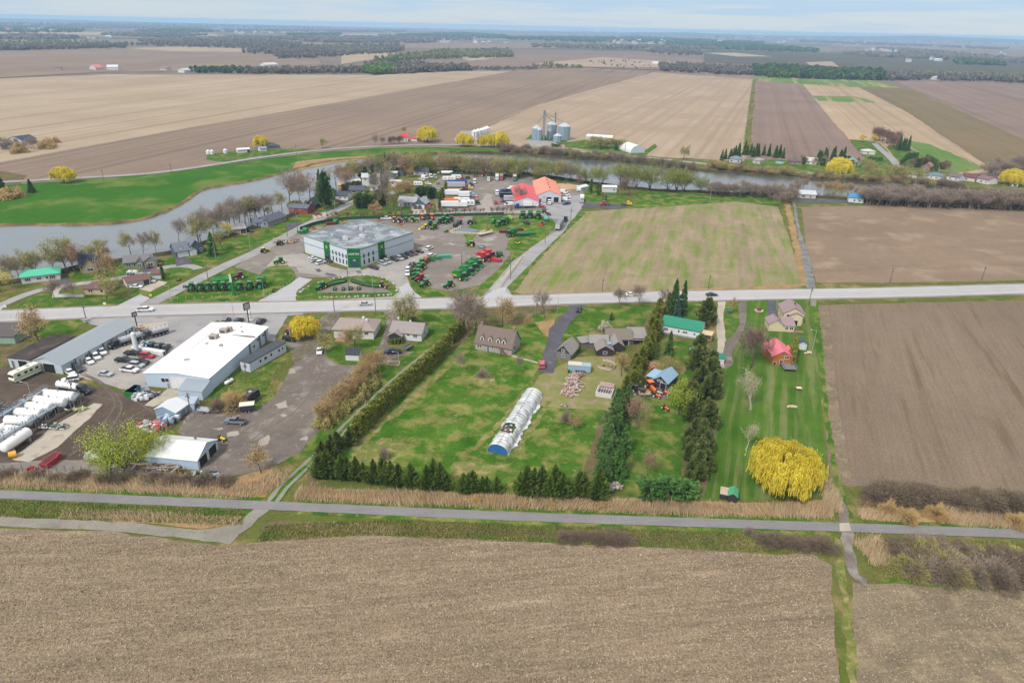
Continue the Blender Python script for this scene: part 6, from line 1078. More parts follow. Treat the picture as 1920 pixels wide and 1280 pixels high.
V=[
('teal_roof_bungalow','white bungalow with bright teal roof at the riverside lane',(42,533),(114,524),8,2.9,1.7,(222,222,226),(92,200,164),'x','hip',[('f',.16,1.6,1.8,1.1,3),('f',.45,1.6,1.6,.8,2),('f',.66,1.6,.8,1.0),('f',.8,1.5,2.0,1.3,3)]),
('stone_house','beige stone house with steep charcoal roof behind the amber tree',(152,513),(200,507),9,3.2,3.6,(176,160,132),(62,70,84),'x','gable',[('f',.3,2.2,1.4,1.4,2),('f',.7,1.6,1.2,1.2)]),
('sage_house','sage green house with grey gabled roofs and white trim',(234,505),(288,500),8.5,3.0,1.9,(140,146,124),(128,124,128),'x','gable',[('f',.16,1.6,1.6,.9,2),('f',.36,1.6,.7,1.6),('f',.52,1.6,1.8,.9,2),('f',.8,1.7,.8,1.2),('f',.93,1.7,.8,1.2)]),
('maroon_roof_bungalow','brick trimmed bungalow with maroon roof behind the white fence',(160,553),(198,553),8,2.7,1.3,(218,190,160),(120,92,90),'x','hip',[('f',.3,1.7,1.6,.9,2),('f',.85,1.6,1.0,1.0)]),
('maroon_roof_garage','long white building with maroon roof beside two white cars',(240,541),(282,533),6.5,2.6,1.4,(222,220,218),(124,94,92),'x','gable',[('f',.85,1.4,2.2,1.9)]),
('maroon_roof_garage','small white garage with maroon roof next to the slim cedar',(286,524),(303,523),5,2.6,1.0,(222,220,218),(124,94,92),'x','gable',[]),
('small_blue_house','small pale blue house with hipped grey roof next to the river',(479,427),(500,424),7,2.8,1.5,(176,202,222),(110,116,130),'x','gable',[('f',.2,1.6,.7,1.2),('f',.75,1.6,1.2,1.3,2)]),
('slate_roof_house','long house with slate roof right of the small pale blue one',(503,426),(537,414),8.5,2.8,2.0,(150,148,150),(94,98,110),'x','gable',[('f',.3,1.5,1.0,1.0),('f',.8,1.5,1.6,1.2,2)]),
('brick_house','long red brick house with slate blue roof below the evergreens',(542,400),(577,402),8,3.4,1.3,(160,74,60),(104,112,130),'x','gable',[('f',.1,2.2,.8,.8),('f',.24,2.2,.8,.8),('f',.6,2.4,1.0,.4)]),
('gabled_cottage','dark cottage with white trimmed steep gable behind the brick house',(577,392),(591,393),8,3.2,3.2,(66,64,62),(92,100,108),'y','gable',[('f',.5,4.0,.9,1.0),('f',.4,1.6,1.2,.9)]),
('white_cottage','white cottage with dark roof behind the two red cars',(629,375),(652,376),7,3.0,1.8,(222,230,240),(82,88,100),'x','gable',[('f',.4,1.6,.9,.8),('f',.8,1.6,.8,1.0),('r',.5,1.6,.9,.9)]),
('low_house','low house with wide dark grey roof in front of the tall white house',(655,364),(684,364),8,2.6,2.0,(150,150,150),(86,90,104),'x','gable',[('f',.3,1.4,2.0,1.0),('f',.8,1.4,1.4,.9)]),
('tall_white_house','tall white two storey house behind the slim dark spruce',(679,349),(712,349),8,5.8,2.0,(228,232,238),(196,200,204),'x','gable',[('f',.8,4.4,.9,1.0),('f',.8,1.8,.9,1.0),('f',.2,4.4,.9,1.0)]),
('green_roof_cottage','cottage with dark green hip roof near the river bend',(710,337),(738,338),9,2.6,2.2,(180,180,174),(62,96,80),'x','hip',[('f',.3,1.4,1.0,.8)]),
('white_flat_house','long low white roofed house behind the green roofed cottage',(722,331),(744,332),6,3,.6,(222,222,222),(232,232,230),'x','gable',[]),
('dark_roof_bungalow','bungalow with long slate roof by the boat and parked vans',(775,328),(802,329),8,2.8,1.9,(196,196,196),(88,96,112),'x','gable',[('f',.3,1.4,1.4,1.0),('f',.8,1.4,1.2,1.0)]),
('dark_dome_shed','small dark round roofed shed near the river',(747,330),(757,330),6,1.2,1.8,(96,112,118),(84,104,112),'y','arch',[]),
('low_white_roof_house','low pale building with white roof left of the tall white house',(650,347),(676,346),6,2.4,1.0,(206,206,200),(226,224,220),'x','gable',[]),
('yellow_shed','tiny yellow wood playhouse among the riverside trees',(634,353),(644,353),4,2.2,1.0,(214,178,116),(206,178,130),'x','gable',[]),
('grey_roof_gazebo','small grey hip roofed gazebo behind the big grey house',(730,371),(742,371),5,2.2,1.2,(130,126,122),(150,146,146),'x','hip',[]),
('blue_roof_house','house with pale blue hip roof half hidden by budding trees',(409,446),(430,444),8,2.8,1.6,(206,210,214),(150,184,204),'x','hip',[('f',.4,1.4,1.2,1.0)]),
('grey_roof_house','house with light grey roof and dark carport by the street',(436,440),(462,437),8,2.8,1.8,(170,168,164),(168,168,166),'x','gable',[('f',.8,1.2,2.6,1.9)]),
('small_cottage','small white cottage among the river bend trees',(694,358),(708,358),7,2.8,1.6,(224,226,228),(150,152,156),'x','gable',[('f',.5,1.5,1.2,1.0)]),('trailer_home','long pale trailer home behind the worn yard',(730,348),(752,349),5,3.0,.5,(222,222,218),(214,212,208),'x','gable',[('f',.3,1.6,1.2,.9)]),('brown_shed','brown roofed shed on the worn ground behind the hedge',(758,352),(770,352),6,2.6,1.4,(176,160,140),(130,108,94),'x','gable',[]),

('blue_roof_shed','white shed with bright blue roof at the end of the lane',(1590,379),(1618,381.5),7,3.4,1.6,(226,228,232),(70,146,196),'x','gable',[('f',.4,1.5,.9,1.1),('f',.75,1.5,.9,1.1)]),
('white_roof_house','low house with white metal roof by the puddled lane',(1496,371),(1529,373),8,2.8,1.7,(206,196,176),(200,206,214),'x','gable',[('f',.3,1.3,2.4,1.0),('f',.7,1.3,1.2,1.0)]),
('mobile_home','white mobile home in front of the bank willows',(1130,361),(1156,361.5),6,3.6,.7,(222,224,228),(236,236,236),'x','gable',[('f',.8,2,.9,1.1)]),
('mobile_home','narrow white hut left of the dark slim evergreen',(1089,360),(1102,357),4,3.0,.8,(214,222,230),(230,232,234),'x','gable',[('f',.5,1.5,.8,.8)]),
('white_barn','long low white barn beside the tan field',(1099,263),(1147,266),12,3.6,1.4,(226,226,224),(238,238,236),'x','gable',[]),
('far_house','grey blue far bank house with white porch at the left',(1367,305),(1388,307),9,3.4,2.0,(196,200,204),(130,138,150),'x','hip',[('f',.2,1.6,1.4,1.0),('f',.8,1.6,1.2,1.6)]),
('far_house','small far bank house with grey roof by the orange bush',(1411,306),(1424,308),8,2.8,1.8,(206,204,200),(160,160,164),'x','hip',[('f',.5,1.4,1.0,1.0)]),
('far_house','far bank house with mauve brown roof next to the blue pool',(1481,309),(1503,310),10,3.0,2.6,(160,130,116),(112,98,102),'x','hip',[('f',.4,1.4,2.4,1.1)]),
('far_house','white two gabled house behind the bare far bank tree',(1509,308),(1530,310),9,3.0,2.2,(228,228,226),(206,202,196),'x','gable',[('f',.3,1.5,1.2,1.0),('f',.7,1.5,1.2,1.0)]),
('far_house','white far house with teal roof right of the yellow willow',(1591,311),(1611,312),9,3.6,2.2,(226,232,232),(116,168,164),'y','gable',[('f',.3,1.6,1.0,1.0),('f',.7,1.6,1.0,1.0)]),
('far_house','white far house on the lawn beside the side road',(1618,290),(1640,291),9,3.0,1.6,(226,222,212),(206,200,192),'x','hip',[('f',.4,1.4,1.6,1.0)]),
('far_house','far brick house with tall chimney inside the curved hedge',(1727,321),(1742,323),9,4.4,2.4,(150,124,112),(158,120,104),'y','gable',[('f',.3,1.6,.9,1.0),('f',.7,1.6,.9,1.0),('f',.5,3.8,.9,.9)]),
('far_house','riverside bungalow with olive grey roof, leftmost of the row',(1701,332),(1724,337),9,3.0,1.8,(214,212,206),(122,124,122),'x','hip',[('f',.8,1.5,1.4,.9)]),
('far_house','white riverside house with blue grey roof and chimney',(1736,335),(1762,339),9,3.2,1.6,(230,232,234),(110,134,148),'x','hip',[('f',.35,1.6,1.0,.9),('f',.7,1.6,1.0,.9)]),
('far_house','white riverside house with brown roof in the middle of the row',(1774,337),(1796,341),9,3.2,1.8,(226,226,230),(120,108,110),'x','gable',[('f',.3,1.6,1.2,.9),('f',.8,1.6,1.0,.9)]),
('far_house','white riverside house with dark red roof',(1800,338),(1826,342),10,3.2,2.0,(220,212,206),(118,76,76),'x','gable',[('f',.4,1.6,1.6,.9)]),
('far_house','white riverside house with reddish roof, rightmost of the row',(1830,342),(1852,347),9,3.6,1.8,(228,228,230),(134,106,108),'x','gable',[('f',.4,1.6,1.4,.9),('f',.8,1.6,.9,.9)]),
('far_house','small white cabin by the water near the right edge',(1896,350),(1908,351),6,2.6,1.0,(228,228,228),(150,150,154),'x','gable',[('f',.5,1.3,1.6,.9)]),
('red_roof_farmhouse','white farmhouse with red roof across the river',(752,266),(765,266),9,4.2,2.6,(216,212,210),(222,74,78),'x','gable',[('f',.3,1.6,.9,1.1),('f',.7,1.6,.9,1.1)]),
('red_roof_garage','small garage with red roof next to the red roofed farmhouse',(770,265),(782,266),7,2.8,1.4,(216,212,210),(206,84,92),'x','gable',[]),
('white_long_shed','white and red long shed beside the far road',(446,288),(469,286.5),6,3.0,.8,(226,224,220),(232,232,230),'x','gable',[('f',.9,1.4,2.4,2.2)]),
('dark_roof_far_house','far house with charcoal hip roof next to the yellow willow',(500,281),(525,279),12,2.6,2.4,(150,140,130),(74,84,100),'x','hip',[]),
('white_far_garage','white garage in front of the charcoal hip roofed far house',(488,285),(501,284),6,2.8,.8,(222,224,230),(150,160,176),'x','gable',[]),
('dark_barn','barn with dark blue panel roof at the left farm',(42,271),(70,267),16,3.4,2.6,(206,212,220),(62,76,100),'x','gable',[]),
('far_farm_shed','low brown shed of the left farm',(4,282),(16,281),9,3,2,(170,150,140),(92,76,74),'x','gable',[]),('far_farm_shed','white low shed of the left farm',(18,277),(34,276),9,3,1.4,(216,216,214),(190,186,180),'x','gable',[]),
('far_barn','tiny white barn far behind the tan field',(201,132),(222,132),20,6,4,(222,224,226),(214,222,228),'x','gable',[]),('far_barn','tiny red roofed barn far behind the tan field',(168,131),(180,132),16,5,5,(216,206,200),(214,128,118),'y','gable',[]),
('far_barn','tiny low farmhouse left of the tiny red roofed barn',(104,132),(114,132),16,4,3,(196,186,176),(116,100,94),'x','gable',[]),('far_barn','tiny white barn left of the fir windbreak',(346,137),(359,136),16,5,3,(216,220,224),(196,204,212),'x','gable',[]),
('far_barn','tiny white barn behind the fir windbreak',(402,135),(413,135),16,5,3,(226,226,226),(216,222,228),'x','gable',[]),('far_barn','tiny farm with pink roof at the grey wood corner',(500,127),(522,126),22,6,4,(222,222,224),(216,206,206),'x','gable',[]),
('far_barn','tiny house right of the tiny white barn behind the tan field',(300,132),(312,133),12,4,4,(206,196,190),(130,120,120),'x','gable',[]),
('far_barn','white sheds before the bare wood beyond the green plots',(1752,150),(1764,150),12,5,3,(222,222,226),(196,200,210),'x','gable',[]),('far_barn','far white farm buildings beyond the curved field',(1222,121),(1240,122),16,5,3,(226,226,228),(222,224,228),'x','gable',[]),
]
for nm,lb,A,B,D3,h,rise,wc,rc,ridge,kd,wn in V:
 o,W=site(nm,lb,A,B);far_=G(*A).y>1000
 rm=SHG(rc)if ridge=='x' else SHX(rc);block(o,0,0,W,D3,h,rise,M(wc)if far_ or 'brick' in nm else SID(wc),M(rc)if far_ else rm,ridge=ridge,kind=kd,ov=.5,wins=[q for q in wn if q[3]<2.1 or q[4]<1.85],doors=[(q[0],q[1],q[3],q[4]+.3,M((70,70,76)))for q in wn if q[3]>=2.1 and q[4]>=1.85])
for nm_,x_,w_,h_ in(('sage_house',.42,2.8,1.5),('sage_house',.70,5.0,1.8),('stone_house',.1,5.5,3.2),('small_blue_house',.5,4.6,1.4)):
 o=bpy.data.objects[nm_];wd={'sage_house':(140,146,124),'stone_house':(176,160,132),'small_blue_house':(176,202,222)}[nm_];rc={'sage_house':(128,124,128),'stone_house':(62,70,84),'small_blue_house':(110,116,130)}[nm_]
 ln=max(v.co.x for v in[c for c in COL.objects if c.parent==o and c.name.startswith('wall')][0].data.vertices);block(o,ln*x_,-1.1,w_,5.5,2.95,h_,SID(wd),SHX(rc),ridge='y',ov=.35,wname='gable_wall',rname='gable_roof',wins=[('f',.5,1.6,w_*.4,1.1,2)])
def front_gable(x,y,w,d,h,rise,wc,rc,A,B,label,name,wins=()):
 o,W=site(name,label,A,B);return o
o,W=site('blue_house','grey blue house with white garage door and white trimmed gables',(331,484),(384,475));bl=SID((92,108,122));rb=SHG((120,126,138))
block(o,0,0,6.2,8.5,3.0,3.0,bl,rb,ridge='x',ov=.4,doors=[('f',.5,4.4,2.3,TRIM)]);block(o,1.8,.7,1.6,2.6,4.4,.7,TRIM,SHX((120,126,138)),ridge='y',ov=.2,wname='dormer',rname='dormer_roof')
block(o,6.22,1.2,W-6.2,8.5,3.2,3.4,bl,SHX((120,126,138)),ridge='y',ov=.45,wins=[('f',.45,1.6,.9,1.2,2),('f',.85,1.9,1.0,1.2,2)]);block(o,6.0,-.6,3.0,1.9,2.7,1.0,TRIM,SHX((120,126,138)),ridge='y',ov=.3,wname='porch',rname='porch_roof')
o,W=site('grey_house','wide grey house with many light gables and two dark garage windows',(744,388),(798,391.5));gw=SID((150,158,168));lr=SHX((168,170,176));lg=SHG((168,170,176))
block(o,0,2.5,W*.62,8,2.9,2.2,gw,lg,ridge='x',ov=.5,wins=[('f',.3,1.5,.8,1.3),('f',.6,1.5,.9,1.5),('f',.85,1.5,1.0,1.3)]);block(o,.3,.8,3.8,2.5,2.8,1.5,M((206,206,204)),lr,ridge='y',ov=.35,wins=[('f',.5,1.6,.7,1.0)],wname='gable_wall',rname='gable_roof')
block(o,W*.60,0,W*.4,9,2.9,2.6,M((92,104,118)),lr,ridge='y',ov=.5,doors=[('f',.28,2.3,2.0,TRIM),('f',.72,2.3,2.0,TRIM)]);block(o,6.5,7,4.5,4,4.0,1.8,gw,lr,ridge='y',ov=.4,wname='gable_wall',rname='gable_roof');MB().box(W-1.6,W-.9,6,6.7,3,6).build('chimney',M((200,198,194)),o)
o,W=site('truck_garage','white truck garage with orange roof and red roofed wing',(1012,379),(1051,379.5),'building');orr=ribbed((244,150,122),.6,.05,1,rough=.5,var=.03);rdr=ribbed((232,84,92),.6,.05,1,rough=.5,var=.06);wl=MTL((212,216,228))
D3=42
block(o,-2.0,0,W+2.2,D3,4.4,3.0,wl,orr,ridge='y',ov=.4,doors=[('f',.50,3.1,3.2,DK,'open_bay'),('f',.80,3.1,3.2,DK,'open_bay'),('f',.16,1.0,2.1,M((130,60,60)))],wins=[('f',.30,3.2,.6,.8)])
for y in(8,16,23,32):MB().tube((W/2-.5+(y%3)*.3,y,6.5),(W/2-.5+(y%3)*.3,y,8.1),.22,n=8).build('roof_vent',M((110,70,66)),o)
o,W=site('truck_garage_wing','white workshop wing with bright red roof and bare tree in front',(965,389),(1009,389.4),'building');block(o,0,0,W+.3,40,4.0,2.4,wl,rdr,ridge='y',ov=.35,rp=.5)
o,W=site('dome_barn','white arched fabric barn in front of the tan field',(1182,288),(1208,287),'building');wd_=ribbed((236,238,240),3,.04,1,rough=.5,var=.02);D3=26
block(o,0,0,W,D3,.3,6.4,M((200,210,222)),wd_,kind='arch',ov=.1)
def silo(px,py,r,h,rise,label,mat,group=None,name='grain_silo',ladder=True):
 p=G(px,py);o=thing(name,label,'silo',group,(p.x,p.y,.35));MB().lathe([(0,0),(r,0),(r,h)],20).build('wall',mat,o)
 MB().lathe([(r+.12,h-.1),(r*.12,h+rise),(0,h+rise)],20).build('roof',M((196,206,214)if mat is not WS else(234,236,238),rough=.35,metal=.1),o)
 rg=MB()
 for k in range(1,int(h/1.2)):rg.lathe([(r+.01,k*1.2-.06),(r+.09,k*1.2),(r+.01,k*1.2+.06)],20)
 rg.build('hoops',mat,o);MB().lathe([(0,h+rise-.05),(r*.14,h+rise-.05),(r*.14,h+rise+.6),(0,h+rise+.7)],10).build('cap',M((180,186,190)),o)
 if ladder:MB().box(-.25,.25,-r-.3,-r-.08,0,h).build('ladder',M((150,156,160)),o)
 return o
WS=M((228,232,236),rough=.4,var=.05,name='white_silo');GS=ribbed((150,172,188),1.3,.16,0,rough=.4,var=.10)
silo(1006,262,4.6,10.5,2.8,'big galvanised silo at the left of the elevator',GS);silo(1011,264,2.4,10,1.6,'narrow galvanised silo in front of the left big one',GS);silo(1034,258,5.0,12.5,2.6,'big galvanised silo in the middle behind the elevator',GS)
silo(1057,262,6.0,12.5,3.2,'widest galvanised silo at the right end',GS);silo(1045,267,4.2,6.0,2.0,'short galvanised silo with pale conical roof',GS);silo(1029,262,2.0,8.0,2.6,'small hopper silo beside the elevator tower',GS,ladder=False)
for i,(x,y)in enumerate(((890,263),(896.5,261),(902.5,259.5),(908,257.5),(913,255.5))):silo(x,y,3.1,7.8,1.6,['white silo nearest the road, first of the slanting row','second white silo of the slanting row from the road','middle white silo of the slanting row','fourth white silo of the slanting row from the road','white silo farthest from the road in the slanting row'][i],WS,'row of white silos')
def lattice(px,py,h,s,label,name='elevator_tower'):
 p=G(px,py);o=thing(name,label,'tower',None,(p.x,p.y,.35));mb=MB();m_=M((120,130,138),rough=.5)
 for x in(-s,s):
  for y in(-s,s):mb.box(x-.12,x+.12,y-.12,y+.12,0,h)
 k=0
 while k<h-2*s:
  mb.tube((-s,-s,k),(s,-s,k+2*s),.09,n=4);mb.tube((s,s,k),(-s,s,k+2*s),.09,n=4);mb.tube((-s,s,k),(-s,-s,k+2*s),.09,n=4);mb.tube((s,-s,k),(s,s,k+2*s),.09,n=4);k+=2*s
 mb.build('frame',m_,o);MB().box(-s*.5,s*.5,-s*.5,s*.5,0,h+1.2).build('bucket_leg',M((150,160,168)),o);MB().box(-s*1.3,s*1.3,-s*1.3,s*1.3,h-.3,h).build('platform',m_,o);return o
lattice(1019,264,27,1.0,'tallest elevator tower standing between the galvanised silos');lattice(1040,257,23,.5,'thin elevator mast behind the middle silo')
t=thing('conveyor_pipes','sloping grain pipes running from the elevator to the silos','conveyor',None,tuple(G(1019,264)));b_=G(1057,262)-G(1019,264);a_=G(1034,258)-G(1019,264);c_=G(1006,262)-G(1019,264)
for i,q in enumerate((b_,a_,c_)):MB().tube((0,0,26-i),(q.x,q.y,16.5-i*.6),.28,n=6).build('pipe',M((160,168,174)),t)
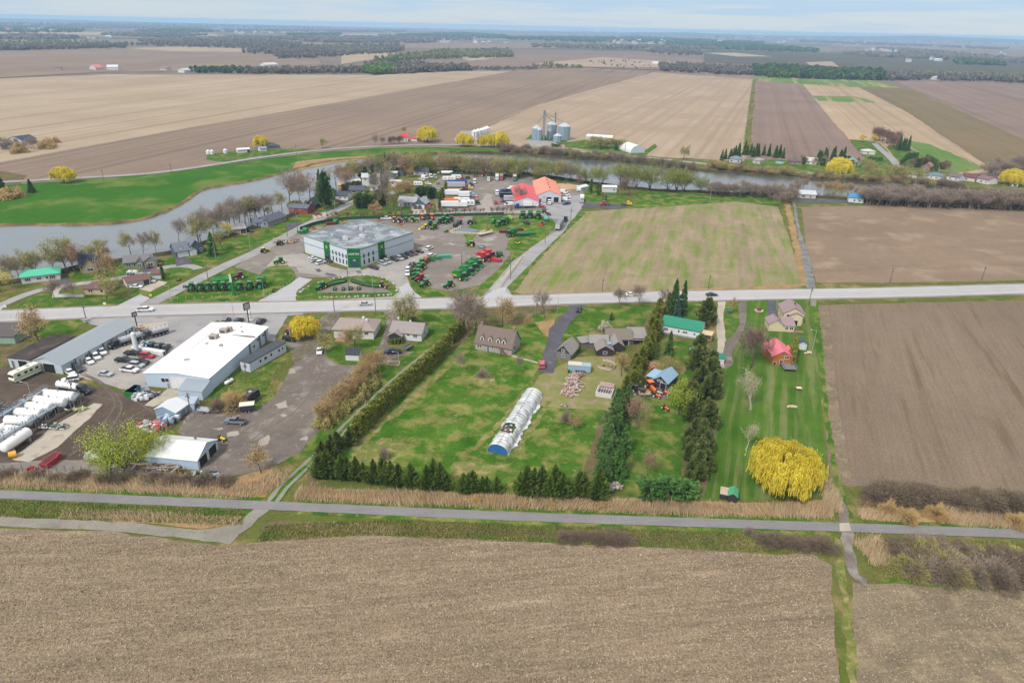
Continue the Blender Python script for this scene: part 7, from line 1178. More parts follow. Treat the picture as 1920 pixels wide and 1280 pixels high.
VLIST='''
pickup|white|273|584|9|-.3|white pickup truck driving on the main road at the junction
sedan|silver|685|572.5|9|-.2|grey car driving on the main road before the oval island
sedan|white|1183|555|9|-.2|white car driving on the main road between the bare trees
sedan|black|1334|555|9|-.2|black car driving on the main road behind the broad pine
suv|white|192|663|5|4.6|white suv farthest up the row beside the pale workshop
suv|white|181|672|5|4.6|white suv next to the first one beside the workshop wall
sedan|white|168|680|5|4|white low car beside the workshop wall
suv|charcoal|148|695|5|4|dark grey suv at the near corner of the workshop
sedan|white|132|701|5|3.4|white car close to the workshop corner
suv|white|133|715|-9|1.4|white suv with black windows on the dark yard
sedan|silver|198|704|9|1.2|silver car alone on the concrete apron
pickup|white|244|697|9|1.2|white pickup in front of the dark parked cluster
suv|silver|258|688|9|1.2|grey suv between a white and a black pickup
pickup|black|264|682|9|1.2|black pickup behind the grey suv
pickup|black|234|679|9|.8|black pickup at the left of the parked cluster
pickup|black|251|666|9|.8|black pickup nearest the long white tank
suv|red|277|670.5|9|1|red car beside the black pickup near the long tank
pickup|charcoal|283|654|6|-6|first dark pickup behind the long white tank
pickup|black|297|655|6|-6|second dark pickup behind the long white tank
pickup|charcoal|311|657|5|-7|dark pickup at the end of the long white tank
suv|grey|425|604|5|-5|grey suv behind the warehouse by the lawn corner
suv|navy|448|605|5|-4|dark blue suv behind the warehouse
suv|black|490|606|6|-5|black suv near the tall framed sign
suv|black|543|639|7|1|dark suv parked at the ditch by the yellow willow
tractor|red|545|631|6|2|red tractor behind the dark suv by the willow
compact|orange|590|605|6|0|red garden tractor under the yellow willow
sedan|charcoal|430|765|-1.5|7|dark car, left of two, on the gravel yard
sedan|navy|441|765|-1|7|dark car, right of two, on the gravel yard
pickup|grey|442|794|-9|-.8|dark grey pickup alone on the gravel yard
toolbox|cream|465|771|9|-1|black trailer with white roof by the gravel yard cars
camper:5|black|472|752|6|-4|black tent trailer behind the white roofed one
small|silver|384|773|8|1|small utility trailer with blue load near the fence
compact|yellow|414|826|7|2|small yellow digger beside the corrugated shed
rv|cream|50|708|-9|4|cream motorhome with green stripe on the dark yard
tanker|black|154|738|9|1.5|tanker truck with white and maroon tank on the dark yard
tanker|black/silver|222|651|-9|3|tanker truck with black cab beside the workshop end
tanker:6|charcoal/silver|282|634|-9|2.6|tanker truck parked on the concrete filling pad
dumpster|green|248|742|9|1|green dumpster beside the bagged bales
dumpster|blue|252|736|7|-5|blue dumpster behind the green one
sedan|white|599.5|661|-1|8|white car at the drive edge under the budding trees
pickup|navy|736|663|-9|.3|dark blue pickup beside the second bungalow garden
small|grey|766|655|6|-3|covered grey trailer by the second bungalow
suv|black|1085|583|-2|6|black suv at the top of the dark driveway
suv|pink|1016|687|-1|-8|pinkish red car at the end of the dark driveway
sedan|white|587|487|6|2|white car at the far end of the left dealer parking
sedan|silver|591|491|7|-2|silver car in the left dealer parking
suv|white|602|495|7|-2|white suv nearest the left green tower
sedan|charcoal|616|491|6|2|grey low vehicle on the grass by the left green tower
sedan|black|700|504|7|2|black car nearest the green entrance
suv|silver|718|496.5|6|2.4|silver suv, first beside the right green tower
suv|silver|726|493.5|6|2.4|silver suv, second beside the right green tower
suv|charcoal|740|489|6|2.4|dark grey suv in the right dealer parking
suv|silver|750|487|6|2.4|light silver suv between two dark ones
pickup|black|756|484|6|2.4|black pickup in the right dealer parking
suv|navy|767|480|6|2|dark blue suv in the right dealer parking
suv|maroon|776|477.5|6|2|maroon suv in the right dealer parking
sedan|black|786|474|6|1|black car at the far end of the right dealer parking
suv|white|805|468|7|-3|white suv crossing the dealer gravel yard
suv|white|809|482|7|-3|white suv at the edge of the machine ring
pickup|grey|772|499|6|-6|grey pickup above two white cars on the island road
suv|white|765|507|2|-7|white suv behind the grey pickup
pickup|white|764|515|0|8|white pickup nearest the viewer on the island road
tractor|green|883|462|-9|-1|green tractor towing the roller across the gravel
roller|charcoal|903|466|-6|4|grey and blue roller behind the lone tractor
combine|red|917|484|9|3|red combine at the back of the diagonal row
combine|red|907|489|9|3|red combine next to the green diagonal row
header:5|red|931|491|-4|3|red header at the end of the red combines
baler|dgreen|937|482|5|3|dark green machine behind the red header
combine|green|893|500|9|3|green combine nearest the red ones
combine|green|884|507|9|3|green combine, second from the red ones
combine|green|875|515|9|3|green combine, third from the red ones
combine|green|863|524|9|3|nearest green combine of the diagonal row
tractor|green|790|498|-7|2|green tractor at the top of the left machine ring
tractor|green|791|505|-7|2|green tractor, second in the left machine ring
tractor|green|784|510|-7|2|green tractor, third in the left machine ring
tractor|green|783|517|-7|2|green tractor, fourth in the left machine ring
tractor|green|783|524|-7|2|green tractor beside the red ring tractor
tractor|red|789|527|-7|2|red tractor in the left machine ring
tractor|green|798|537|-7|3|large green tractor nearest the road in the ring
tractor|green|843|539|-6|2|green tractor at the bottom of the machine ring
planter:7|green|815|487|5|-5|green planter at the top of the machine ring
header:6|teal|834|484|3|6|teal mower bar lying on the gravel
baler|rust|800|492|6|-3|red brown machine between the ring tractors
planter:5|green|806|490|6|-4|small green implement in the ring
loader|yellow|797|430|-7|1|yellow loader near the dealership corner
tractor|green|815|430|-7|3|green tractor beside the yellow loader
tractor|green|806|424|-7|2|green tractor behind the yellow loader
tractor|green|824|420|-7|3|leftmost tractor of the tight cluster
tractor|green|830|417|-7|3|cluster tractor, second from the left
tractor|green|839|419|-7|3|cluster tractor in the middle of the front
tractor|green|834|412|-7|3|cluster tractor at the back left
tractor|green|841|411|-7|3|cluster tractor at the back right
tractor|dgreen|845|416|-7|3|dark green tractor at the right of the cluster
baler|charcoal|855|426|6|-3|black stacked machine near the sand bay
baler|charcoal|862|421|6|-3|black machine behind the stacked one
loader|charcoal|882|421|6|-1|black loader beside the sand bay
compact|green|838|436|-6|1|little green tractor left of the sand bay
flat:9|tan|910|441|6|-1.4|flat wagon right of the sand bay
baler|green|924|420|-6|2|green round baler on the dark gravel
tractor|green|935|425|-6|4|green tractor in front of the big sprayer
combine|green|946|421|-7|4|big green forage harvester with yellow top
baler|lgreen|956|414|6|3|light green and yellow baler on the grass
mower|brown|940|411|6|0|brown machine on the grass strip
mower|lgreen|918|408|6|-2|pale green mower on the grass strip
header:7|maroon|948|437|1|6|dark red header on the dark gravel
header:9|maroon|966|433|1|5|long dark red header behind the green combine
combine|green|959|443|-7|3|green combine facing left by the red headers
mower|yellow|971|457|5|-2|bright yellow machine on the grass corner
combine|green|980|409|-1|6|leftmost of the three combines on the grass
combine|green|994|408|-1|6|middle one of the three combines on the grass
combine|green|1009|409|-1|6|rightmost of the three combines on the grass
baler|charcoal|1020|400|2|3|black hopper machine beside the street
small|charcoal|1028|404|4|2|dark frame trailer beside the street
dumpster|pink|1016|423|7|-5|long red trough on the grass by the road
baler|teal|1025|415|5|-4|green tank machine above the red trough
header:8|green|990|441|3|6|long green header on the grass edge
header:7|dgreen|979|443|3|6|dark header beside the long green one
semi|black|1060|416|5|-7|black tractor truck in front of the grey trailer on the side road
box:13|grey|1049|428|5|-7|grey box trailer with white roof on the side road
boxtruck|silver/white|1091|380|0|6|white truck parked at the garage lawn edge
semi|red|1134|386|-9|0|red tractor truck parked beside the field
semi|yellow|1176|386|9|0|yellow tractor truck parked beside the field
camper:7|white|1084|358|3|4|white camper beside the narrow white hut
dump|white/silver|932|366|0|6|white dump truck left of the red roof
dump|blue/navy|943|363|-7|1|blue dump truck behind the black trailer
boxtruck|white|955|361|-7|1|white truck next to the red roof
box:11|black|953|373|-7|0|black trailer beside the red roofed wing
pickup|red|929.5|382|.5|6|bright red pickup in the open truck yard
suv|red|944|379|-7|1|small red vehicle beside the silver trailer
box:7|silver|955|379|7|0|silver trailer beside the red roofed wing
van|white|954|386|-7|.4|white van before the red roofed wing
flattruck:10|blue/charcoal|972|391|-9|.4|blue truck with empty deck in front of the red roofed wing
boxtruck|white|1000|389|9|0|white box truck in front of the red roofed wing
suv|black|1010|381|5|2|dark car at the garage corner
sedan|white|1016|385|7|0|white car by the garage door
sedan|red|1016|390|7|0|red car in front of the white one by the garage
semi|white|1030|383|0|6|white tractor truck in the left garage bay
pickup|blue|1062|384|-7|1|blue pickup right of the garage
van|white|1061|377|7|0|white van beside the blue pickup
pickup|white|1062|372|7|0|white pickup right of the garage
suv|white|1062|367|7|0|white suv right of the garage
van|white|1057|362|7|0|white van farthest back beside the garage
boxtruck|white/dgreen|916|340|0|6|green and white box truck in the back row
boxtruck|white|932|338|0|6|white truck in the back row
boxtruck|red/tan|940|338|0|6|tan truck with red cab in the back row
boxtruck|dgreen/white|965|339|0|6|white truck with green cab in the back row
flattruck:5|white/silver|952|330|6|2|white truck behind the back row
dumpster|brown|892|332|6|0|rusty orange container at the yard edge
tractor|red|906|331|6|0|red tractor beside the rusty container
dumpster|dgreen|877|336|6|0|green bin in the truck yard
pickup|red|866|338|6|-1|red pickup behind the blue tanker
camper:9|white|842|339|7|0|white camper with dark windows at the yard back
camper:7|white|856|336|7|0|second white camper behind the red pickup
semi|dgreen|847|331|0|6|dark green truck cab, left of the back trio
semi|dgreen|855|331|0|6|dark green truck cab, middle of the back trio
semi|dgreen|863|331|0|6|dark green truck cab, right of the back trio
tank:8|white|838|329|7|0|white tank behind the green truck cabs
van|white|890|343|0|6|small white truck facing the viewer in the yard
semi|blue|881|350|8|0|blue tractor truck with the long blue tank
tank:13|blue|858|346|8|0|long blue tank trailer in the truck yard
box:13|silver|854|353|8|0|long grey trailer in front of the blue tank
semi|maroon|868|358|8|0|maroon tractor truck in the yard row
semi|yellow|879|356|8|0|yellow tractor truck in the yard row
flat:12|tan|848|358|8|0|empty tan flatbed in the yard row
flat:12|silver|866|363|8|0|empty silver flatbed in front of the maroon truck
box:10|white|847|368|8|0|white box trailer in the middle of the yard row
box:7|white|870|371|8|0|white and pink box trailer beside the blue cab
semi|sky|886|371|8|0|light blue tractor truck in the yard row
semi|orange|893|376|2|6|orange truck facing the viewer at the row end
tank:8|brown|848|378|8|0|rust orange tank trailer in the row
tank:9|orange|845|382|8|0|amber tank trailer in the row
camper:10|white|866|380|8|0|white horse trailer beside the amber tank
semi|charcoal|892|384|8|0|dark tractor truck at the row end
rv|white|877|386|8|0|long white motorhome at the near end of the yard
box:12|white|845|390|8|0|nearest white box trailer in the yard
box:5|white|868|390|8|0|short white trailer next to the nearest long one
boat|white|825|325|6|-2|white boat on a trailer by the river houses
van|white|797|335|6|1|white van by the slate roofed bungalow
van|white|808|333|4|4|white van between the boat and the bungalow
van|silver|816|334|4|4|silver van beside the boat
camper:6|white|784|349|7|0|white trailer beside the dark hedge
sedan|white|803|346|6|1|white car on the worn ground behind the hedge
van|white|817|360|5|3|white camper van behind the tall hedge trees
sedan|red|785|343|6|0|red car behind the white trailer
sedan|black|716|352|6|1|black car by the small white cottage
van|white|742|354|6|1|white van before the pale trailer home
sedan|maroon|764|357|6|1|dark red car beside the brown roofed shed
pickup|white|756|345|6|-1|white pickup among the river bend houses
compact|green|821|346|6|0|small green tractor on the rough grass
sedan|white|791|338|6|1|white car in front of the bungalow vans
suv|maroon|635|380|6|2|dark red suv beside the white cottage
suv|maroon|641|382|6|2|second dark red vehicle beside the white cottage
suv|pink|806|391|6|0|pinkish red suv beside the big grey house
suv|charcoal|779|391|0|6|dark car at the left garage of the grey house
suv|charcoal|787|391|0|6|dark car at the right garage of the grey house
sedan|red|594|403|6|0|red car beside the brick house
suv|maroon|280|501|0|6|dark red suv on the drive of the sage house
sedan|red|295|497|6|1|red car right of the sage house
sedan|white|281|530|8|0|white car, upper of two by the maroon roofed building
sedan|white|256|540|8|0|white car, lower of two by the maroon roofed building
camper:4|white|250|521|6|0|small white trailer behind the maroon roofed building
sedan|black|470|435|5|2|black car beside the light grey roofed house
atv|brown|336|527|6|-3|quad bike at the village street edge
atv|charcoal|348|540|5|1|black machine at the left end of the tractor row
compact|dgreen|514.5|547|-2|5|small dark tractor at the right end of the row
header:8|green|416|530|.3|6|long green header behind the tractor row
header:8|green|422|526|.3|6|second green header behind the first one
tractor|maroon|450|523|-5|1|dark red machine behind the tractor row
combine|green|490|538|-3|6|green combine at the right of the tractor row
tractor|green|525.5|495|-6|1|green tractor at the top of the parking lawn
planter:6|green|568|439|5|-3|green implement beside the dealership back corner
baler|green|574|436|5|-3|green baler beside the dealership back corner
mower|orange|588|430|5|-2|orange brown machine behind the dealership
mower|lgreen|606|424|5|-2|light green mower behind the dealership
header:5|maroon|620|422|3|5|dark red implement behind the dealership
baler|green|631|420|5|-2|green machine behind the dealership
mower|yellow|643|419|5|-2|yellow machine behind the dealership
mower|orange|711|414|5|1|orange machine behind the roof peak
pickup|white|724|412|6|0|white pickup behind the dealership
mower|silver|733|412|6|0|grey machine behind the dealership
tractor|orange|741|417|6|0|orange tractor behind the dealership
tractor|rust|750|418|6|0|rust red tractor in the orange group
mower|orange|750|422|6|1|orange blade in front of the red tractor
baler|dgreen|762|417|6|0|dark green baler beside the orange group
tractor|green|775|417|6|0|green tractor right of the orange group
tractor|orange|792|412|0|5|orange upright machine by the green fence
tractor|charcoal|802|411|0|5|grey machine by the green fence
tractor|orange|810|412|0|5|second orange machine by the green fence
mower|orange|849|409|6|0|orange mower left of the grass strip
mower|orange|864|408|6|0|orange mower at the tip of the grass strip
loader|yellow|496|474|6|-2|yellow loader beside the ditch of the village street
loader|charcoal|525|460|6|-4|dark machine by the log pile
compact|green|628|544|-1|5|green garden tractor, first of the middle four on the island
compact|green|644|544|-1|5|green garden tractor, second of the middle four on the island
compact|green|658|543|-1|5|green garden tractor, third of the middle four on the island
compact|green|673|543|-1|5|green garden tractor, last of the middle four on the island
tractor|green|604|542|-4|2|green cabbed tractor at the left tip of the island row
loader|brown|718|539|5|1|brown digger at the right tip of the island row
tractor|charcoal|1192|737|5|1|black machine left of the orange tractors
tractor|orange|1219|732|3|3|orange tractor before the blue roofed garage
compact|orange|1229|745|4|1|small orange tractor lowest of the group
compact|orange|1245|739|4|1|small orange tractor right of the group
compact|silver|1231|739|4|1|grey garden machine among the orange ones
small|tan|1208|742|6|0|wooden trailer beside the orange tractors
compact|dgreen|1214|722|4|0|green machine at the garage wall
'''
CC=dict(white=(232,234,236),silver=(176,180,186),grey=(112,118,126),black=(34,36,42),red=(172,36,46),maroon=(112,36,48),blue=(40,70,132),navy=(36,44,68),green=(30,122,50),dgreen=(28,84,50),teal=(70,160,140),
yellow=(226,196,50),orange=(222,112,42),brown=(132,96,66),tan=(190,166,132),pink=(206,84,104),lgreen=(150,186,90),charcoal=(58,60,64),rust=(150,80,60),sky=(120,170,210),cream=(224,226,204))
def P_(c):return M(CC[c]if isinstance(c,str)else c,rough=.3,var=.04,vs=.6,k=.72)
TY=M((36,36,38),rough=.9,var=.15,name='rubber');RIM=M((170,172,176),rough=.4,name='rim');YEL=P_('yellow');HL=M((220,226,230),rough=.2,name='lamp_lens');RL=M((170,30,30),rough=.3,name='tail_lens');STL=M((150,154,158),rough=.45,name='steel')
def wheel(par,x,y,r,w,rim=None,name='wheel'):
 s=1 if y>0 else-1
 q=MB().tube((x,y-w/2,r),(x,y+w/2,r),r,n=12).build(name,TY,par);MB().tube((x,y+s*(w/2-.02),r),(x,y+s*(w/2+.02),r),r*.58,n=8).build('rim',rim or RIM,q)
def taper(mb,x0,x1,z0,z1,w0,w1,fx0=0,fx1=0):
 """box whose top is narrower: fx0/fx1 pull the rear/front top edges in"""
 vs=[(x0,-w0,z0),(x1,-w0,z0),(x1,w0,z0),(x0,w0,z0),(x0+fx0,-w1,z1),(x1-fx1,-w1,z1),(x1-fx1,w1,z1),(x0+fx0,w1,z1)]
 return mb.add(vs,[(3,2,1,0),(4,5,6,7),(0,1,5,4),(1,2,6,5),(2,3,7,6),(3,0,4,7)])
def lamps(o,x0,x1,w,z):
 for y in(-w,w):
  MB().box(x1-.03,x1+.03,y-.16,y+.16,z,z+.16).build('headlight',HL,o);MB().box(x0-.03,x0+.03,y-.12,y+.12,z+.05,z+.25).build('tail_light',RL,o)
def b_car(o,c,kind):
 p=P_(c);ln,wd,hb,ht={'sedan':(4.7,.9,.92,1.45),'suv':(4.75,.94,1.05,1.78),'pickup':(5.8,.98,1.12,1.85),'van':(5.6,.99,1.2,2.3)}[kind];a=ln/2
 mb=MB()
 side={'sedan':[(-a,.35),(a,.3),(a,.62),(a-.15,.74),(a-1.25,hb),(-a+.9,hb),(-a+.05,hb-.03),(-a,.6)],'suv':[(-a,.35),(a,.35),(a,.8),(a-.2,.95),(a-1.2,hb),(-a,hb)],
'pickup':[(-a,.5),(a,.45),(a,.98),(a-.2,1.1),(a-1.35,hb+.03),(-a,hb)],'van':[(-a,.4),(a,.4),(a,.85),(a-.5,1.15),(-a,hb)]}[kind]
 mb.prism(side,-wd,wd,'y')
 g0,g1,r0,r1={'sedan':(-a+.75,a-1.25,.6,.75),'suv':(-a+.05,a-1.2,.3,.75),'pickup':(-.75,a-1.35,.2,.65),'van':(-a,a-.55,.05,.75)}[kind]
 taper(mb,g0+r0*.9,g1-r1*.9,ht-.10,ht,wd-.2,wd-.26,.08,.08);
 if kind=='van':taper(mb,g0,g1-1.5,hb-.02,ht-.08,wd,wd-.1)
 mb.build('body',p,o,bevel=.03);g=MB();taper(g,g0+.02,g1,hb-.02,ht-.06,wd-.06,wd-.22,r0,r1);g.build('window',GL,o)
 if kind=='pickup':MB().box(-a+.12,-.85,-wd+.12,wd-.12,hb-.02,hb+.02).build('cargo_bed',M((40,42,46),rough=.7),o)
 r=.34 if kind=='sedan' else .39
 for x in(-a+.95,a-.95):
  for y in(-wd+.1,wd-.1):wheel(o,x,y,r,.24)
 lamps(o,-a,a,wd-.22,.68 if kind=='sedan' else .82)
def b_rig(o,c,body,bc='white',ln=6.0,cabc=None):
 """cab truck: body = none | box | tank | flat | dump ; ln = length of the load"""
 p=P_(c);x0=-ln-.3;mb=MB();mb.prism([(.2,.9),(2.7,.9),(2.7,1.75),(1.5,1.95),(1.3,2.75),(.1,2.9),(-.2,2.9),(-.2,.9)],-1.05,1.05,'y');mb.box(2.65,2.85,-1.0,1.0,.5,.9);mb.build('cab',p,o,bevel=.04)
 g=MB();taper(g,.5,1.62,1.95,2.7,1.07,1.0,0,.32);g.build('windshield',GL,o);MB().box(2.68,2.74,-.6,.6,.95,1.7).build('grille',STL,o)
 for y in(-.9,.9):MB().box(2.7,2.78,y-.12,y+.12,1.0,1.25).build('headlight',HL,o)
 MB().tube((-.35,.95,.9),(-.35,.95,3.3),.08,n=6).tube((-.35,-.95,.9),(-.35,-.95,3.3),.08,n=6).build('exhaust',STL,o);MB().box(x0,2.4,-.42,.42,.6,.95).build('chassis',M((50,50,54),rough=.7),o)
 q=P_(bc)
 if body=='box':MB().box(x0,-.6,-1.25,1.25,1.05,3.75).build('cargo_box',q,o,bevel=.03)
 elif body=='tank':
  MB().tube((x0,0,2.0),(-.7,0,2.0),1.05,n=14).build('tank',q,o)
  k=MB()
  for i in range(4):x=x0+ln*(i+.5)/4;k.tube((x,0,3.0),(x,0,3.2),.28,n=8)
  k.build('hatch',STL,o);MB().box(x0+ln*.3,x0+ln*.62,-1.07,1.07,1.95,2.15).build('stripe',P_('pink'),o)
 elif body=='dump':MB().prism([(x0,1.3),(-.6,1.1),(-.6,2.5),(x0-.1,2.3)],-1.2,1.2,'y').box(x0+.1,-.7,-1.05,1.05,2.2,2.55).build('dump_body',q,o)
 elif body=='flat':MB().box(x0,-.6,-1.25,1.25,1.0,1.2).build('deck',q,o)
 ax=[1.7]+([-1.6,-2.8]if body in('none','flat','tank')and ln>3 else[])+([x0+1.0,x0+2.2]if ln>4 else[-1.4,-2.6])
 for x in ax:
  for y in(-1.0,1.0):wheel(o,x,y,.5,.32)
def b_trailer(o,c,kind,ln):
 q=P_(c);a=ln/2
 if kind=='box':MB().box(-a,a,-1.25,1.25,1.1,3.9).build('cargo_box',q,o,bevel=.03);MB().box(-a-.03,-a+.02,-1.15,-.03,1.2,3.8).box(-a-.03,-a+.02,.03,1.15,1.2,3.8).build('rear_doors',M((196,200,204)),o)
 elif kind=='flat':MB().box(-a,a,-1.25,1.25,1.0,1.25).box(a-.1,a,-1.2,1.2,1.25,2.3).build('deck',q,o)
 elif kind=='tank':MB().tube((-a,0,2.1),(a,0,2.1),1.1,n=14).build('tank',q,o)
 elif kind=='camper':
  MB().prism([(-a,.7),(a,.7),(a,2.2),(a-.5,2.95),(-a+.2,2.95),(-a,2.7)],-1.2,1.2,'y').build('body',q,o,bevel=.06)
  for x in(-a*.6,0,a*.5):MB().box(x-.4,x+.4,-1.24,-1.18,1.6,2.2).build('window',GL,o)
  MB().box(-.4,.4,-.4,.4,2.95,3.15).build('roof_unit',M((200,200,200)),o)
 elif kind=='small':MB().box(-a,a,-.85,.85,.6,.75).box(-a,a,-.85,-.8,.75,1.2).box(-a,a,.8,.85,.75,1.2).box(-a,-a+.05,-.8,.8,.75,1.2).build('bed',q,o);MB().tube((a,0,.6),(a+1.2,0,.5),.06,n=5).build('tongue',STL,o)
 elif kind=='header':MB().prism([(-.7,.4),(.8,.3),(.5,.6),(-.4,1.5),(-.7,1.5)],-a,a,'y').build('trough',q,o);MB().tube((.35,-a*.96,1.2),(.35,a*.96,1.2),.5,n=8).build('reel',P_(c),o)
 elif kind=='planter':
  MB().box(-.25,.25,-a,a,.9,1.2).box(-.1,2.0,-.15,.15,.8,1.0).build('toolbar',q,o)
  for i in range(8):y=-a+(i+.5)*ln/8;MB().box(-.9,-.25,y-.22,y+.22,.5,1.6).build('row_unit',q,o)
 if kind in('box','flat','tank')or(kind=='camper'):
  MB().box(-a+.2,a-.3,-.45,.45,.75,1.05).build('chassis',M((56,56,60)),o)
  for x in(-a+1.2,-a+2.3):
   for y in(-1.0,1.0):wheel(o,x,y,.48,.3)
  MB().box(a-1.8,a-1.6,-.8,-.6,0,1.0).box(a-1.8,a-1.6,.6,.8,0,1.0).build('landing_leg',STL,o)
 elif kind=='small':
  for y in(-.95,.95):wheel(o,0,y,.35,.2)
def b_tractor(o,c,s=1.0,load=False,cab=True):
 p=P_(c);rim=YEL if c in('green','dgreen')else M(CC['cream'])
 mb=MB();mb.prism([(.1*s,.9*s),(2.5*s,.85*s),(2.6*s,1.35*s),(2.3*s,1.6*s),(.1*s,1.75*s)],-.36*s,.36*s,'y').build('hood',p,o,bevel=.04);MB().box(-1.0*s,2.2*s,-.25*s,.25*s,.55*s,.95*s).build('chassis',M((40,60,44)if c in('green','dgreen')else(50,50,52)),o)
 if cab:
  g=MB();taper(g,-1.1*s,.35*s,1.35*s,2.55*s,.72*s,.66*s,.05,.1);g.build('cab',GL,o);r_=MB();taper(r_,-1.25*s,.5*s,2.55*s,2.75*s,.82*s,.7*s,.1,.15);r_.build('cab_roof',p,o)
 else:MB().box(-.7*s,-.1*s,-.3*s,.3*s,1.1*s,1.3*s).box(-.8*s,-.65*s,-.3*s,.3*s,1.3*s,1.8*s).build('seat',M((40,40,40)),o);MB().tube((-1.0*s,-.45*s,.9*s),(-1.0*s,-.45*s,2.2*s),.04,n=4).tube((-1.0*s,.45*s,.9*s),(-1.0*s,.45*s,2.2*s),.04,n=4).tube((-1.0*s,-.45*s,2.2*s),(-1.0*s,.45*s,2.2*s),.04,n=4).build('roll_bar',M((40,40,42)),o)
 MB().box(-1.3*s,-.1*s,-1.1*s,-.68*s,1.5*s,1.62*s).box(-1.3*s,-.1*s,.68*s,1.1*s,1.5*s,1.62*s).build('fender',p,o)
 for y in(-.92,.92):wheel(o,-.75*s,y*s,.88*s,.5*s,rim,'rear_wheel');wheel(o,1.85*s,y*s*.88,.6*s,.36*s,rim,'front_wheel')
 MB().tube((1.3*s,.3*s,1.6*s),(1.3*s,.3*s,2.4*s),.05*s,n=5).build('exhaust',M((40,40,40)),o)
 if load:MB().tube((.4*s,-.6*s,1.5*s),(3.2*s,-.6*s,.6*s),.09*s,n=5).tube((.4*s,.6*s,1.5*s),(3.2*s,.6*s,.6*s),.09*s,n=5).build('loader_arm',p,o);MB().prism([(3.1*s,.1),(3.9*s,.1),(3.3*s,.9*s)],-.95*s,.95*s,'y').build('bucket',p if c!='green' else M(CC['dgreen']),o)
def b_combine(o,c,hdr=False):
 p=P_(c);rim=YEL if 'green' in c else M(CC['cream'])
 MB().prism([(-4.0,1.3),(1.6,1.1),(1.6,2.9),(-.2,3.4),(-3.0,3.3),(-4.0,2.6)],-1.35,1.35,'y').build('body',p,o,bevel=.08);MB().prism([(-2.4,3.2),(.3,3.2),(.7,3.9),(-2.8,3.9)],-1.3,1.3,'y').build('grain_tank',p,o)
 MB().box(-2.5,.4,-1.05,1.05,3.91,3.96).build('tank_cover',M((70,110,80)if 'green' in c else(200,90,80)),o)
 g=MB();taper(g,1.6,3.0,1.9,3.5,.95,.85,0,-.1);g.build('cab',GL,o);MB().box(1.5,3.3,-1.0,1.0,3.5,3.68).build('cab_roof',p,o);MB().prism([(1.8,1.7),(4.0,.5),(4.0,1.1),(2.2,2.0)],-.6,.6,'y').build('feeder_house',p,o)
 MB().tube((.6,1.3,3.3),(-5.2,1.7,3.7),.2,n=6).build('unloading_auger',p,o);MB().box(-3.4,-.8,-1.38,-1.33,1.5,2.0).build('stripe',YEL if 'green' in c else TRIM,o)
 for y in(-1.55,1.55):wheel(o,1.6,y,.95,.7,rim,'front_wheel');wheel(o,-2.9,y*.85,.6,.45,rim,'rear_wheel')
 if hdr:MB().prism([(4.0,.4),(5.4,.3),(4.6,.8),(4.2,1.4),(4.0,1.4)],-3.2,3.2,'y').build('header',p,o)
